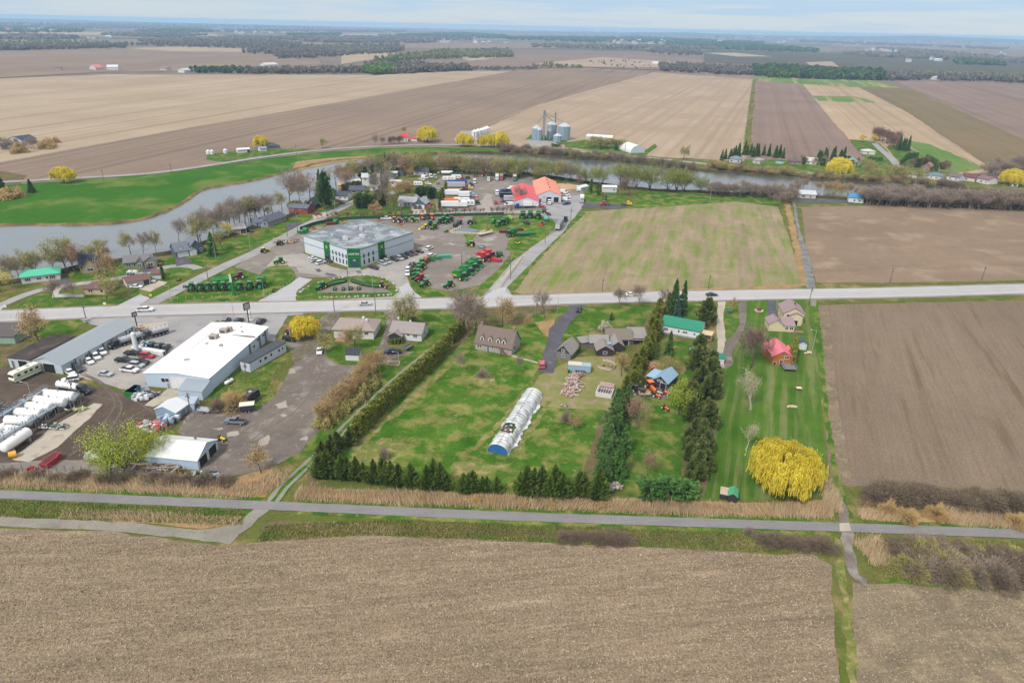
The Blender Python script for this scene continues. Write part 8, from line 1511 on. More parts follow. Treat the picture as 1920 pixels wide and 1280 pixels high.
def b_misc(o,c,kind):
 p=P_(c)
 if kind=='roller':
  MB().tube((0,-1.6,.6),(0,1.6,.6),.55,n=12).build('drum',M((120,160,176)),o);MB().box(-.9,.7,-1.5,-1.3,.6,1.2).box(-.9,.7,1.3,1.5,.6,1.2).box(-1.2,-.8,-1.6,1.6,.9,1.2).build('frame',p,o)
 elif kind=='baler':
  MB().prism([(-1.6,.7),(.9,.6),(1.3,1.4),(.7,2.5),(-1.0,2.7),(-1.9,1.8)],-1.1,1.1,'y').build('body',p,o,bevel=.1);MB().tube((1.0,0,.7),(2.8,0,.5),.1,n=5).build('tongue',YEL,o)
  for y in(-1.25,1.25):wheel(o,-.3,y,.55,.35,YEL)
 elif kind=='mower':
  MB().box(-1.0,1.0,-.9,.9,.3,.6).build('deck',p,o,bevel=.05);MB().box(-.8,.3,-.35,.35,.6,1.0).tube((-.7,-.4,.9),(-.7,-.4,1.8),.04,n=4).tube((-.7,.4,.9),(-.7,.4,1.8),.04,n=4).build('seat',M((60,60,50)),o)
  for x in(-.8,.8):
   for y in(-.85,.85):wheel(o,x,y,.28,.2,YEL)
 elif kind=='loader':
  b_tractor(o,c,.95,True)
 elif kind=='atv':
  MB().prism([(-.9,.5),(.9,.5),(.9,.9),(.3,1.0),(-.2,.85),(-.9,.95)],-.3,.3,'y').build('body',p,o);MB().tube((.4,-.4,1.1),(.4,.4,1.1),.03,n=4).build('handlebar',M((40,40,40)),o)
  for x in(-.65,.65):
   for y in(-.45,.45):wheel(o,x,y,.3,.22)
 elif kind=='dumpster':MB().prism([(-1.6,.1),(1.5,.1),(1.9,1.5),(-1.9,1.5)],-1.0,1.0,'y').build('bin',p,o);MB().box(-1.7,1.7,-.85,.85,1.42,1.5).build('contents',M((90,86,80),var=.4,vs=4),o);MB().box(-1.9,1.9,-1.06,-1.0,1.3,1.5).box(-1.9,1.9,1.0,1.06,1.3,1.5).build('rim',p,o)
 elif kind=='boat':
  vs=[(-3,-1,.9),(1,-1.05,1.0),(3.2,0,1.2),(1,1.05,1.0),(-3,1,.9),(-2.8,-.5,.3),(1,-.4,.3),(2.4,0,.5),(1,.4,.3),(-2.8,.5,.3)]
  MB().add(vs,[(0,1,2,3,4),(0,5,6,1),(1,6,7,2),(2,7,8,3),(3,8,9,4),(4,9,5,0),(5,9,8,7,6)]).build('hull',p,o);g=MB();taper(g,-1.0,1.0,1.0,1.8,.8,.6,.2,.5);g.build('cabin',GL,o);MB().box(-2.6,2.6,-.08,.08,.2,.3).build('trailer',STL,o)
  for y in(-.9,.9):wheel(o,-.8,y,.3,.2)
 elif kind=='rv':
  MB().prism([(-4.3,.5),(4.1,.5),(4.4,1.2),(4.1,2.0),(4.2,3.0),(3.6,3.35),(-4.1,3.35),(-4.3,3.1)],-1.22,1.22,'y').build('body',p,o,bevel=.06);MB().box(4.08,4.22,-1.0,1.0,1.9,2.7).build('windshield',GL,o)
  for x in(-3,-1.2,.4,2.6):
   for s in(-1,1):MB().box(x-.5,x+.5,s*1.23-.02,s*1.23+.02,1.9,2.6).build('window',GL,o)
  MB().box(-4.3,4.2,-1.25,-1.22,1.2,1.55).box(-4.3,4.2,1.22,1.25,1.2,1.55).build('stripe',P_('lgreen'),o);MB().box(-1.5,-.6,-.5,.5,3.35,3.6).box(1.4,2.2,-.4,.4,3.35,3.55).build('roof_unit',M((200,200,196)),o)
  for x in(-2.6,2.6):
   for y in(-1.05,1.05):wheel(o,x,y,.45,.3)
 elif kind=='toolbox':MB().box(-1.9,1.9,-1.0,1.0,.7,2.2).build('body',M(CC['charcoal']),o,bevel=.04);MB().box(-2.0,2.0,-1.1,1.1,2.2,2.4).build('roof',p,o)
 if kind=='toolbox':
  for x in(-.5,.4):
   for y in(-1.05,1.05):wheel(o,x,y,.34,.22)
NAMES=dict(sedan='car',suv='suv',pickup='pickup_truck',van='van',semi='tractor_truck',boxtruck='box_truck',tanker='tanker_truck',dump='dump_truck',flattruck='flatbed_truck',box='box_trailer',flat='flatbed_trailer',tank='tank_trailer',camper='camper_trailer',small='utility_trailer',header='harvester_header',planter='planter_implement',
tractor='farm_tractor',loader='loader_tractor',compact='compact_tractor',combine='combine_harvester',combineh='combine_harvester',roller='field_roller',baler='round_baler',mower='riding_mower',atv='quad_bike',dumpster='dumpster',boat='boat',rv='motorhome',toolbox='cargo_trailer')
CATS=dict(semi='truck',boxtruck='truck',tanker='truck',dump='truck',flattruck='truck',box='trailer',flat='trailer',tank='trailer',camper='trailer',small='trailer',header='farm machine',planter='farm machine',loader='tractor',compact='tractor',tractor='tractor',combine='combine',combineh='combine',roller='farm machine',baler='baler',mower='mower',atv='quad bike',rv='motorhome',toolbox='trailer',pickup='pickup',sedan='car',suv='car')
VP={}
def copy_tree(o,par=None):
 c=o.copy();COL.objects.link(c);c.parent=par
 for ch in KIDS.get(o.name,[]):copy_tree(ch,c)
 return c
KIDS={}
def index_kids(o):
 for ch in[x for x in bpy.data.objects if x.parent==o]if o.type=='EMPTY' or True else[]:KIDS.setdefault(o.name,[]).append(ch);index_kids(ch)
def veh(kind,col,px,py,dx,dy,label,group=None,ln=None,bc=None,z=0.16):
 key=(kind,col,ln,bc)
 if key in VP:
  o=copy_tree(VP[key]);[o.pop(k)for k in('group',)if k in o.keys()]
 else:
  o=thing(NAMES[kind],label,CATS.get(kind,kind));
  if kind in('sedan','suv','pickup','van'):b_car(o,col,kind)
  elif kind in('semi','boxtruck','tanker','dump','flattruck'):b_rig(o,col,{'semi':'none','boxtruck':'box','tanker':'tank','dump':'dump','flattruck':'flat'}[kind],bc or 'white',ln or{'semi':3.2,'boxtruck':6,'tanker':7.5,'dump':5,'flattruck':8}[kind])
  elif kind in('box','flat','tank','camper','small','header','planter'):b_trailer(o,col,kind,ln or{'box':12,'flat':12,'tank':11,'camper':8,'small':3.6,'header':7,'planter':8}[kind])
  elif kind=='tractor':b_tractor(o,col,1.12)
  elif kind=='compact':b_tractor(o,col,.62,cab=False)
  elif kind in('combine','combineh'):b_combine(o,col,kind=='combineh')
  else:b_misc(o,col,kind)
  KIDS_local(o);VP[key]=o
 p=G(px,py);o.location=(p.x,p.y,z if p.y<520 else .2);o.rotation_euler=(0,0,hd(px,py,dx,dy));tag(o,label,None,group);return o
def KIDS_local(o):
 def rec(x):
  KIDS[x.name]=[y for y in NEW()if y.parent==x]
  for y in KIDS[x.name]:rec(y)
 rec(o)
def NEW():return list(bpy.data.objects)[-0:]if False else[y for y in COL.objects[max(0,len(COL.objects)-80):]]
for ln_ in VLIST.strip().split('\n'):
 f=[s.strip()for s in ln_.split('|')];k=f[0].split(':');c=f[1].split('/')
 n_=float(k[1])if len(k)>1 else None
 veh(k[0],c[0],float(f[2]),float(f[3]),float(f[4]),float(f[5]),f[6],ln=n_,bc=c[1]if len(c)>1 else None)
ORD=['first','second','third','fourth','fifth','sixth','seventh','eighth']
for i,(x,y)in enumerate(((360,544),(376.5,544),(391,544),(404,543.5),(419,542.5),(433,542.5),(450,542.5),(469,541))):
 veh('tractor','green',x,y,-3,6,ORD[i]+' green tractor from the left in the row of eight by the main road','green tractors lined up by the main road')
for i in range(14):
 t_=i/13;veh('compact','green',609+38*t_,540.5-11*t_-2.2*math.sin(3.14*t_),-3,3,'small green tractor in the left string of the island','left string of small tractors')
for i in range(15):
 t_=i/14;veh('compact','green',661+46*t_,529+9.5*t_+1.6*math.sin(3.14*t_),3,3,'small green tractor in the right string of the island','right string of small tractors')
def at(px,py,z=.12):p=G(px,py);return(p.x,p.y,z)
ov=[(558,556),(575,541),(612,527),(650,520.5),(690,517.5),(722,524),(742,537),(745,547),(735,553),(690,556),(640,558),(600,559)]
PV=catmull([G(*p)for p in ov],1.6);stm=M((190,188,182),rough=.9,var=.25,name='pale_stone');proto_b=[]
for k in range(4):proto_b.append(MB().sphere((0,0,.22),(.55,.42,.38),7,4,.22).build('boulder',stm).data)
for o_ in[x for x in COL.objects if x.name.startswith('boulder')]:bpy.data.objects.remove(o_)
for i,p in enumerate(PV):
 if R.random()<.12:continue
 o=link('boulder',proto_b[i%4]);o.location=(p.x+R.uniform(-.4,.4),p.y+R.uniform(-.4,.4),.1);o.rotation_euler=(0,0,R.uniform(0,6));s=R.uniform(.8,1.35);o.scale=(s,s,s);tag(o,'pale boulder in the stone edging of the oval island','boulder','boulders edging the oval island')
pm=M((120,108,98),rough=.9,var=.2,name='weathered_wood');gm_=M((176,178,180),rough=.5,name='galvanised_post')
def pole(px,py,hpx,label,kind='wood',arm=1):
 h=hpx/hppm(px,py);p=G(px,py);nm='utility_pole' if kind=='wood' else 'street_lamp';o=thing(nm,label,'utility pole' if kind=='wood' else 'street lamp',None,(p.x,p.y,.1))
 MB().tube((0,0,0),(0,0,h),.17 if kind=='wood' else .12,.11 if kind=='wood' else .07,n=8).build('pole',pm if kind=='wood' else gm_,o)
 if kind=='wood':
  if arm:MB().box(-.09,.09,-1.1,1.1,h-.9,h-.75).build('crossarm',pm,o);MB().tube((0,-.9,h-.75),(0,-.9,h-.5),.06,n=5).tube((0,.9,h-.75),(0,.9,h-.5),.06,n=5).build('insulators',M((200,200,196)),o)
  MB().tube((.28,0,h*.72),(.28,0,h*.72+.9),.22,n=8).build('transformer',M((150,154,156)),o)
 else:MB().tube((0,0,h-.1),(-1.6,0,h+.25),.05,n=5).build('arm',gm_,o);MB().box(-2.1,-1.5,-.14,.14,h+.18,h+.3).build('lamp_head',M((200,202,204)),o)
 return o
for x,y,h,lb,k in[
(162,600,30,'utility pole beside the junction lawn on the left','wood'),(392,534,42,'dark pole behind the tractor row','wood'),(496,560,30,'white pole in front of the green combine','lamp'),(440,602,34,'light pole on the lawn left of the framed sign','lamp'),(627,584,34,'utility pole between the two bungalow drives','wood'),
(705,592,46,'tall pole beside the hip roofed bungalow','wood'),(654,546,44,'dark pole in the middle of the oval island','wood'),(699,543,30,'lamp post at the right side of the island','lamp'),(866,510,36,'pole standing among the machine ring','wood'),(957,524,48,'pole at the corner of the side road','wood'),
(913.5,431,28,'pole beside the sand bay','wood'),(1070,414,22,'thin pole beside the black truck','wood'),(1022,456,24,'pole along the side road near the long headers','wood'),(1006,594,28,'pole left of the bare tree by the driveway','wood'),(1045,590,30,'lamp post near the curved driveway','lamp'),
(1516,572,34,'pole at the mouth of the farm track by the road','wood'),(1523,656,36,'slanting looking pole beside the pink roofed house','lamp'),(1668,530,26,'pole in the bare field edge right of the lane','wood'),(1331,378,24,'white post at the green field corner','lamp'),(1129,547,26,'pole on the sand verge of the tan field','wood'),(1328,541,26,'second pole on the verge of the tan field','wood'),(1840,526,26,'pole on the bare field edge near the right side','wood'),
(405,485,28,'village street lamp in front of the green spruce','lamp'),(470,469,26,'lamp opposite the small blue house','lamp'),(558,434,34,'pole by the village street bend','wood'),(629,403,24,'white lamp where the pale street begins','lamp'),(673,384,20,'pole by the low dark roofed house','wood'),(539,444,24,'pole behind the log pile','wood'),
(752,408,24,'pole on the pale street before the big grey house','wood'),(322,567,30,'lamp by the ditch of the village street','lamp'),(245,560,26,'pole behind the maroon roofed bungalow','wood'),(60,747,30,'white pole in the tank yard','lamp'),(140,750,40,'thin pole in front of the tanker truck','wood'),
(358,775,40,'pole beside the small barn roofed shed','wood'),(463,714,34,'pole near the narrow annex','wood'),(547,642,28,'pole at the parking edge by the willow','wood'),(195,340,20,'far road pole left of the middle','wood'),(322,327,18,'far road pole before the crop','wood'),(433,305,18,'far road pole near the white long shed','wood'),(556,291,18,'far road pole above the reeds','wood'),
(1171,290,18,'far bank pole beside the dome barn','wood'),(1133,384,24,'pole behind the red tractor truck','lamp'),(1486,366,22,'lamp at the end of the puddled lane','lamp'),(1757,336,16,'white pole among the riverside houses','lamp'),(1817,336,16,'white pole behind the dark red roof','lamp'),(1353,305,14,'far pole beside the pointed spruces','wood'),(748,676,15,'short lamp beside the square garden bed','lamp')]:pole(x,y,h,lb,k)
def wires(pts,h,label):
 o=thing('power_line',label,'power line',None,tuple(G(*pts[0])));c=G(*pts[0]);
 for i in range(len(pts)-1):
  a,b=G(*pts[i])-c,G(*pts[i+1])-c
  for off in(-.8,.8):
   mb=MB();pv=None
   for k in range(9):
    t_=k/8;q=a.lerp(b,t_);q.z=h-1.2*4*t_*(1-t_);q.y+=off
    if pv:mb.tube(pv,q,.022,n=3,cap=False)
    pv=q
   mb.build('wire',M((70,70,74)),o)
wires([(-200,610),(162,600),(440,602),(627,584),(705,592),(1006,594)],8.2,'pair of wires along the near side of the main road');wires([(392,534),(654,546),(957,524)],8.6,'wires crossing behind the tractor row and the island')
wires([(1129,547),(1328,541),(1668,530),(1840,526),(2100,518)],7.6,'pair of wires along the far side of the main road')
fp=MB().box(-.05,.05,-.05,.05,0,1.0).build('fence_post',M((214,214,208))).data;bpy.data.objects.remove([x for x in COL.objects if x.name.startswith('fence_post')][0])
for q in catmull([G(*p)for p in((302,562),(370,560),(440,557),(500,554),(524,545),(545,528),(556,512))],1)[::3]:
 o=link('fence_post',fp);o.location=(q.x,q.y,.1);tag(o,'thin pale post in the low fence round the tractor lawn','fence post','posts round the tractor lawn')
def fence(pts,h,mat,label,name='fence',post=2.5,slat=True):
 P=catmull([G(*p)for p in pts],1.0);c=P[0].copy();o=thing(name,label,'fence',None,(c.x,c.y,.1));mb=MB();ps=MB()
 for i in range(len(P)-1):
  a,b=P[i]-c,P[i+1]-c;d=(b-a);
  if slat:mb.add([(a.x,a.y,.1),(b.x,b.y,.1),(b.x,b.y,h),(a.x,a.y,h),(a.x,a.y+.06,.1),(b.x,b.y+.06,.1),(b.x,b.y+.06,h),(a.x,a.y+.06,h)],[(0,1,2,3),(7,6,5,4),(3,2,6,7)])
  if i%int(post)==0:ps.box(a.x-.06,a.x+.06,a.y-.06,a.y+.06,0,h+.1)
 if slat:mb.build('panel',mat,o)
 else:
  mb=MB()
  for i in range(len(P)-1):
   for z in(h*.4,h*.9):mb.tube(tuple(P[i]-c)[:2]+(z,),tuple(P[i+1]-c)[:2]+(z,),.03,n=4,cap=False)
  mb.build('rail',mat,o)
 ps.build('posts',mat,o)
fence([(563,432),(600,420),(650,413),(720,410),(800,407.5),(900,405),(945,404)],1.8,M((40,78,62),rough=.8),'dark green mesh fence behind the dealership yard')
fence([(100,557),(130,557),(158,557)],1.1,TRIM,'white board fence in front of the maroon roofed bungalow');fence([(940,539),(965,505),(982,480)],.5,M((206,200,186)),'low pale concrete kerb beside the combine row','kerb_blocks')
fence([(342,800),(372,770),(398,748)],1.6,M((130,116,100),rough=.9),'grey yard fence between the dark yard and the gravel yard',slat=False)
fence([(-40,884),(60,882),(170,886),(270,888)],1.6,M((120,126,130)),'wire fence behind the tank yard',slat=False)
def tunnel():
 a,b=G(932.5,850.5),G(1000,742);d=b-a;ln=d.length;o=thing('greenhouse_tunnel','long torn white plastic tunnel greenhouse with blue front on the lawn','greenhouse',None,(a.x,a.y,.1),math.atan2(d.y,d.x));w,h=2.75,2.7;n=14;N=46;V=[];Fc=[];rr=random.Random(4)
 for i in range(N+1):
  x=ln*i/N;wb=1+.04*math.sin(i*1.3)+.03*math.sin(i*.4)
  for k in range(n+1):
   t_=math.pi*k/n;sag=-.03*(i%2);V.append((x,math.cos(t_)*w*wb+(rr.uniform(-.35,-.05)if k==n else rr.uniform(-.3,.7)if k==0 and i>8 else 0),max(0.02,(math.sin(t_)**.8)*(h+sag)+rr.uniform(-.04,.04))))
 for i in range(N):
  for k in range(n):
   if 9<=i<=15 and 3<=k<=9 and(i+k*3)%7!=0 and not(i in(9,15)and k in(3,9)):continue
   q=i*(n+1)+k;Fc.append((q,q+1,q+n+2,q+n+1))
 me=bpy.data.meshes.new('plastic_cover');me.from_pydata(V,[],Fc);m_,t,bb=newmat('torn_plastic');bb.inputs['Base Color'].default_value=(.60,.62,.64,1);bb.inputs['Roughness'].default_value=.35
 tr=nn(t,'ShaderNodeBsdfTransparent');ms=nn(t,'ShaderNodeMixShader');tcn=nn(t,'ShaderNodeTexCoord');nz=nn(t,'ShaderNodeTexNoise');nz.inputs['Scale'].default_value=.5;nz.inputs['Detail'].default_value=5;mr=nn(t,'ShaderNodeMapRange');mr.inputs[1].default_value=.35;mr.inputs[2].default_value=.7;mr.inputs[3].default_value=.12;mr.inputs[4].default_value=.62
 t.links.new(tcn.outputs['Object'],nz.inputs[0]);t.links.new(nz.outputs[0],mr.inputs[0]);t.links.new(mr.outputs[0],ms.inputs[0]);t.links.new(bb.outputs[0],ms.inputs[1]);t.links.new(tr.outputs[0],ms.inputs[2]);t.links.new(ms.outputs[0],t.nodes['Material Output'].inputs[0]);me.materials.append(m_);link('plastic_cover',me,o)
 hp=MB()
 for i in range(0,24):
  x=ln*i/23;pv=None
  for k in range(11):
   t_=math.pi*k/10;q=(x,math.cos(t_)*(w+.04),(math.sin(t_)**.8)*(h+.04))
   if pv:hp.tube(pv,q,.05,n=4,cap=False)
   pv=q
 hp.tube((0,0,h+.03),(ln,0,h+.03),.06,n=4).build('hoops',M((140,142,148)),o);
 pr=[(math.cos(math.pi*k/12)*w*.98,(math.sin(math.pi*k/12)**.8)*h*.98)for k in range(13)];MB().prism(pr,-.02,.03,'x').build('end_wall',M((52,112,178),rough=.5,var=.2,vs=1.2),o)
 cl=MB()
 for i in range(70):x,y=rr.uniform(5.5,10.5),rr.uniform(-1.6,1.6);cl.box(x,x+rr.uniform(.3,1.2),y,y+.12,.5+rr.uniform(0,.8),.7+rr.uniform(.2,1.0),rr.uniform(0,3),(x,y))
 cl.build('stored_timber',M((150,110,90),var=.3,vs=2),o);MB().box(0,ln,-w-.15,-w+.02,0,.3).box(0,ln,w-.02,w+.15,0,.3).build('base_board',M((206,204,200)),o)
 ex=MB()
 for i in range(26):x=ln*(.14+.72*i/26);ex.sphere((x,-w-.2-.35*math.sin(i*.6),.08),(.9,.45+.25*math.sin(i*1.9),.22),7,4,.35)
 ex.build('loose_plastic',M((226,230,234),rough=.5),o)
tunnel()
def pile(px,py,w,d,h,n,cols,label,name,lenx=1.5,seed=1,cat='pile',ang=0.0,flat=.12):
 rr=random.Random(seed);o=thing(name,label,cat,None,at(px,py),ang)
 for ci,c in enumerate(cols):
  mb=MB()
  for i in range(n//len(cols)):
   x,y,z=rr.uniform(-w/2,w/2),rr.uniform(-d/2,d/2),rr.uniform(0,h)*(1-abs(rr.uniform(-1,1))*.5);l_=lenx*rr.uniform(.5,1.2);mb.box(x-l_/2,x+l_/2,y-flat,y+flat,z,z+flat*2,rr.choice([rr.uniform(-.25,.25),rr.uniform(0,3.1)]),(x,y))
  mb.build('pieces',M(CC[c]if isinstance(c,str)else c,var=.25,vs=2),o)
 return o
PK=(190,160,148)
pile(1077,709,8,3.6,.7,110,[PK,(206,192,180),(150,120,110)],'heap of pinkish planks above the second plank heap','plank_pile',2.4,2,ang=1.2);pile(1070,731,7.5,4.2,.5,100,[PK,(210,200,190),(140,112,100)],'spread rows of planks left of the white frame ruin','plank_pile',3.2,3,ang=1.15)
o,W=site('container_trailer','pale blue corrugated container with blue drums before it',(1065,697),(1107,700),'container');MB().box(0,W,0,2.5,.3,2.5).build('box',ribbed((160,186,200),.5,.2,0,var=.1),o);MB().box(-.1,W*.6,-.1,2.6,2.5,2.62).build('roof_sheet',M((214,204,190)),o)
for i,(x,c)in enumerate(((2.6,'navy'),(3.4,'blue'),(4.2,'blue'),(5.0,'blue'),(1.0,'teal'),(.2,'dgreen'))):
 dr_=MB().tube((0,0,0),(0,0,.95),.34,n=10).build('barrel',P_(c));p=o.matrix_basis@Vector((x,-.7,.0));dr_.location=(p.x,p.y,.12);tag(dr_,['dark blue drum leftmost of the blue ones by the container','blue drum second beside the container','blue drum third beside the container','blue drum rightmost beside the container','teal drum at the container corner','green drum at the container end'][i],'barrel')
o,W=site('ruined_pool_house','low white walled ruin with open rafters on the rough lawn',(1116,743),(1146,748),'ruin');MB().box(0,W,0,.25,0,1.5).box(0,W,4.8,5.05,0,1.4).box(0,.25,.25,4.8,0,1.5).box(W-.25,W,.25,4.8,0,1.3).build('wall',M((222,220,216)),o)
rf_=MB()
for i in range(6):rf_.box(.5+i*W/6.5,.62+i*W/6.5,.2,4.9,1.4,1.55)
rf_.build('rafters',M((216,214,210)),o);MB().box(.2,W-.2,4.2,7.0,1.5,1.62).build('rotten_roof',M((176,150,140),var=.3,vs=2),o);MB().box(.4,W-.4,.4,4.6,.05,.35).build('debris',M((110,84,72),var=.4,vs=2),o)
pts_=[(1119,681),(1121,690),(1132,694),(1146,696),(1154,689),(1146,681),(1130,678)];fence([pts_[0],pts_[1],pts_[2],pts_[3],pts_[4],pts_[5],pts_[6]],.9,M((208,194,176)),'round low white foundation wall beside the amber bush','foundation_ring')
pile(1136,688,4,1.6,.5,30,['tan','brown'],'rubble inside the round foundation','rubble',.9,5);pile(1222,688,3,4.5,1.0,90,[(170,120,90),(196,160,130)],'stacked firewood behind the blue roofed garage','firewood_pile',.7,6)
pile(1208,738,7,3.0,.8,60,['charcoal','silver','brown','orange'],'clutter of machine parts before the garage','scrap_pile',.8,7,flat=.2);pile(1150,916,4,2.5,.8,46,[(196,186,174),(170,158,148)],'heap of pale rubble at the conifer column foot','rubble_pile',.8,8,flat=.22)
pile(1058,762,2.2,1.0,.4,22,['brown','silver'],'little stone heap on the back lawn','stone_pile',.5,9);pile(1485,764,2.2,.9,.4,12,[(220,206,180),(196,180,150)],'pale broken slabs on the mown lawn','slab_pile',1.0,10,flat=.2)
pile(536,455,9,4,1.2,50,['tan','brown','silver'],'log and timber pile beside the village street','log_pile',4,11,flat=.25);pile(317,790,5,3.5,1.4,50,['white','silver','sky'],'white wrapped pallets beside the small barn shed','wrapped_pallets',.9,12,flat=.35)
pile(283,806,6,5,1.6,70,['white','pink','silver'],'white and pink wrapped bales behind the corrugated shed','wrapped_bales',.9,13,flat=.35);pile(268,748,4.5,2.4,1.0,34,['white','silver'],'white bagged bundles beside the green dumpster','bag_pile',1.0,14,flat=.4)
pile(282,740,5,2,.6,30,['brown','silver','blue'],'scattered goods along the yard pavement edge','yard_goods',.8,15,flat=.25);pile(420,758,5.5,2.4,.9,40,['red','brown','silver'],'red and brown scrap heap by the tan brush','scrap_pile',.9,16,flat=.25)
pile(300,880,12,2.2,1.0,50,['brown','tan','silver'],'timber stacked along the corrugated shed wall','timber_pile',4,17,flat=.15);pile(380,893,8,2,.8,40,['charcoal','grey','silver'],'grey scrap heap at the reed edge','scrap_pile',1.2,18,flat=.25)
pile(190,858,5,3.4,1.4,40,['white','silver'],'white tarped pile at the lime tree','tarped_pile',1.6,19,flat=.5);pile(945,324,20,3,.8,50,['rust','brown'],'long rusty scrap row behind the truck yard','scrap_row',3,20,flat=.25);pile(930,320,20,10,1.0,20,['tan'],'sandy heap behind the truck yard','sand_heap',3,21,flat=.3)
pile(987,421,3.4,2,2.4,40,['charcoal','grey'],'stack of dark tyres on the grass','tyre_stack',.8,22,flat=.25);pile(1420,388,.1,.1,.1,3,['tan'],'small stake at the green field edge','field_stake',.2,23)
for k,(x,y,c,lb)in enumerate(((94,872,'red','red skip bin nearest the wire fence'),(100,866,'red','red skip bin behind the nearest one'))):veh('dumpster',c,x,y,7,-5,lb)
p=at(60,884);o=thing('red_tub','small red tub at the wire fence','tub',None,p);MB().lathe([(0,.05),(.9,.05),(1.1,.8),(1.0,.8),(.8,.15),(0,.15)],12).build('tub',P_('red'),o)
MBs=MB()
for i in range(2):MBs.box(-3,3,-.06+i*.001,.06,0,.05)
o=thing('sand_bay','blue grey gravel bay framed by pale concrete blocks','gravel bay',None,at(875,437));MB().sphere((0,4,0),(6.5,4.5,.9),14,6,.06).build('gravel_heap',M((118,128,144),var=.15),o)
bk=MB()
for i in range(7):bk.box(-8+i*2.2,-6+i*2.2,-1.4-i*.18,-.7-i*.18,0,.8)
for i in range(6):bk.box(-9+i*.9,-8.2+i*.9,-.6+i*1.9,1.0+i*1.9,0,.8)
for i in range(3):bk.box(7.2+i*.8,8+i*.8,-1.6+i*2,0+i*2,0,.8)
bk.build('block',M((206,198,170)),o)
o=thing('sawdust_heap','rounded orange tan heap behind the truck garage','heap',None,at(1058,354));MB().sphere((0,0,0),(11,8,3.2),18,8,.05).build('heap',M((190,158,126),rough=1,var=.12),o)
def htank(ax,ay,bx,by,r,label,col=(236,236,236),cap=None,h0=.9):
 a,b=G(ax,ay),G(bx,by);d=b-a;ln=d.length;o=thing('storage_tank',label,'storage tank',None,(a.x,a.y,.12),math.atan2(d.y,d.x));n=18;prof=[(r*math.sin(t_*math.pi/10),-r*.45*math.cos(t_*math.pi/10))for t_ in range(0,6)]
 mb=MB();vs=[];rings=[(x_,r_)for r_,x_ in prof]+[(ln+(-x_),r_)for r_,x_ in prof[::-1]]
 for x_,r_ in rings:
  for k in range(n):t_=2*math.pi*k/n;vs.append((x_,math.cos(t_)*r_,h0+r+math.sin(t_)*r_))
 mb.add(vs,[(i*n+k,i*n+(k+1)%n,(i+1)*n+(k+1)%n,(i+1)*n+k)for i in range(len(rings)-1)for k in range(n)]);mb.build('tank',M(col,rough=.35,var=.05,k=.75),o,smooth=True)
 [MB().box(ln*q_,ln*q_+.4,-r*.9,r*.9,0,h0+r*.5).build('saddle',M((150,150,150)),o)for q_ in(.15,.85)];MB().tube((ln*.5,0,h0+2*r-.05),(ln*.5,0,h0+2*r+.35),.25,n=8).tube((ln*.8,0,h0+2*r-.05),(ln*.8,0,h0+2*r+.3),.12,n=6).build('valve',STL,o)
 if cap:MB().tube((ln-.3,0,h0+r),(ln+.7,0,h0+r),r*.5,n=12).build('end_cap',P_(cap),o)
 return o
for a in[(12,854,56,824,1.35,'nearest big white tank at the tank yard corner'),(-10,846,32,821,1.3,'big white tank behind the nearest one at the left edge'),(-30,838,14,813,1.2,'white tank partly out of frame at the left edge'),
(18,801,60,803,1.3,'white tank, fourth up the ladder of tanks'),(36,786,80,789,1.3,'white tank in the middle of the ladder of tanks'),(54,774,98,777,1.25,'white tank under the steel walkway'),(72,764,124,768,1.4,'wide white tank second from the far end'),(88,752,142,757,1.4,'white tank at the far end of the ladder'),
(-8,812,40,817,1.0,'slim white tank under the lower walkway')]:htank(*a)
o,W=site('long_white_tank','long white box shaped tank in the middle of the workshop yard',(247,659),(306,669),'storage tank');MB().box(0,W,0,1.5,.15,1.75).build('tank',M((232,234,236),rough=.4),o,bevel=.1);MB().box(W,W+.06,.4,1.1,.5,1.3).build('hatch',DK,o);htank(424,723,436,716,.55,'small white gas tank on the grass beside the warehouse',h0=.2)
p=G(26.5,858);o=thing('yellow_tank_end','yellow drum shaped tank lying at the concrete strip','drum',None,(p.x,p.y,.1));MB().tube((-.8,-.4,.9),(.5,.5,.9),.85,n=14).build('drum',P_((228,168,50)),o)
def gantry(a,b,h,label):
 A_,B_=G(*a),G(*b);d=B_-A_;ln=d.length;o=thing('walkway',label,'walkway',None,(A_.x,A_.y,.12),math.atan2(d.y,d.x));mb=MB().box(0,ln,-.5,.5,h-.15,h);rl=MB();lg=MB()
 for s in(-.5,.5):rl.tube((0,s,h+.5),(ln,s,h+.5),.04,n=4).tube((0,s,h+1.0),(ln,s,h+1.0),.04,n=4)
 k=0.0
 while k<ln:
  for s in(-.5,.5):lg.box(k-.06,k+.06,s-.06,s+.06,0,h+1.0)
  k+=3.2
 mb.build('deck',M((150,166,178)),o);rl.build('railing',M((150,166,178)),o);lg.build('legs',M((140,150,160)),o)
gantry((-10,812),(94,748),3.6,'upper steel walkway across the storage tanks');gantry((-10,852),(118,775),3.2,'lower steel walkway along the tank ends');gantry((138,768),(152,755),3.0,'steel stair frame at the far tank end')
pile(20,775,12,6,2.2,120,['grey','silver','charcoal'],'tangle of grey pipework behind the tanks','pipework',2.5,30,flat=.08);pile(62,756,6,4,1.6,40,['maroon','silver','tan'],'maroon and grey pump skid behind the tanks','pump_skid',1.2,31,flat=.3);pile(100,803,7,2.5,1.4,60,['silver','dgreen','charcoal','white'],'tangled valves and hoses beside the tank ends','valve_station',1.0,32,flat=.1)
pile(142,769,5,1.2,.6,16,['lgreen','white','tan'],'white and green planks on the concrete strip','board_pile',2.5,33)
o=thing('fuel_tower','tall slim white tank standing beside the filling pad','tank',None,at(258,664));MB().lathe([(0,0),(.75,0),(.75,7.2),(.5,7.7),(0,7.9)],14).build('tank',M((232,234,236)),o);MB().tube((.8,0,0),(.8,0,7.5),.06,n=4).build('pipe',STL,o)
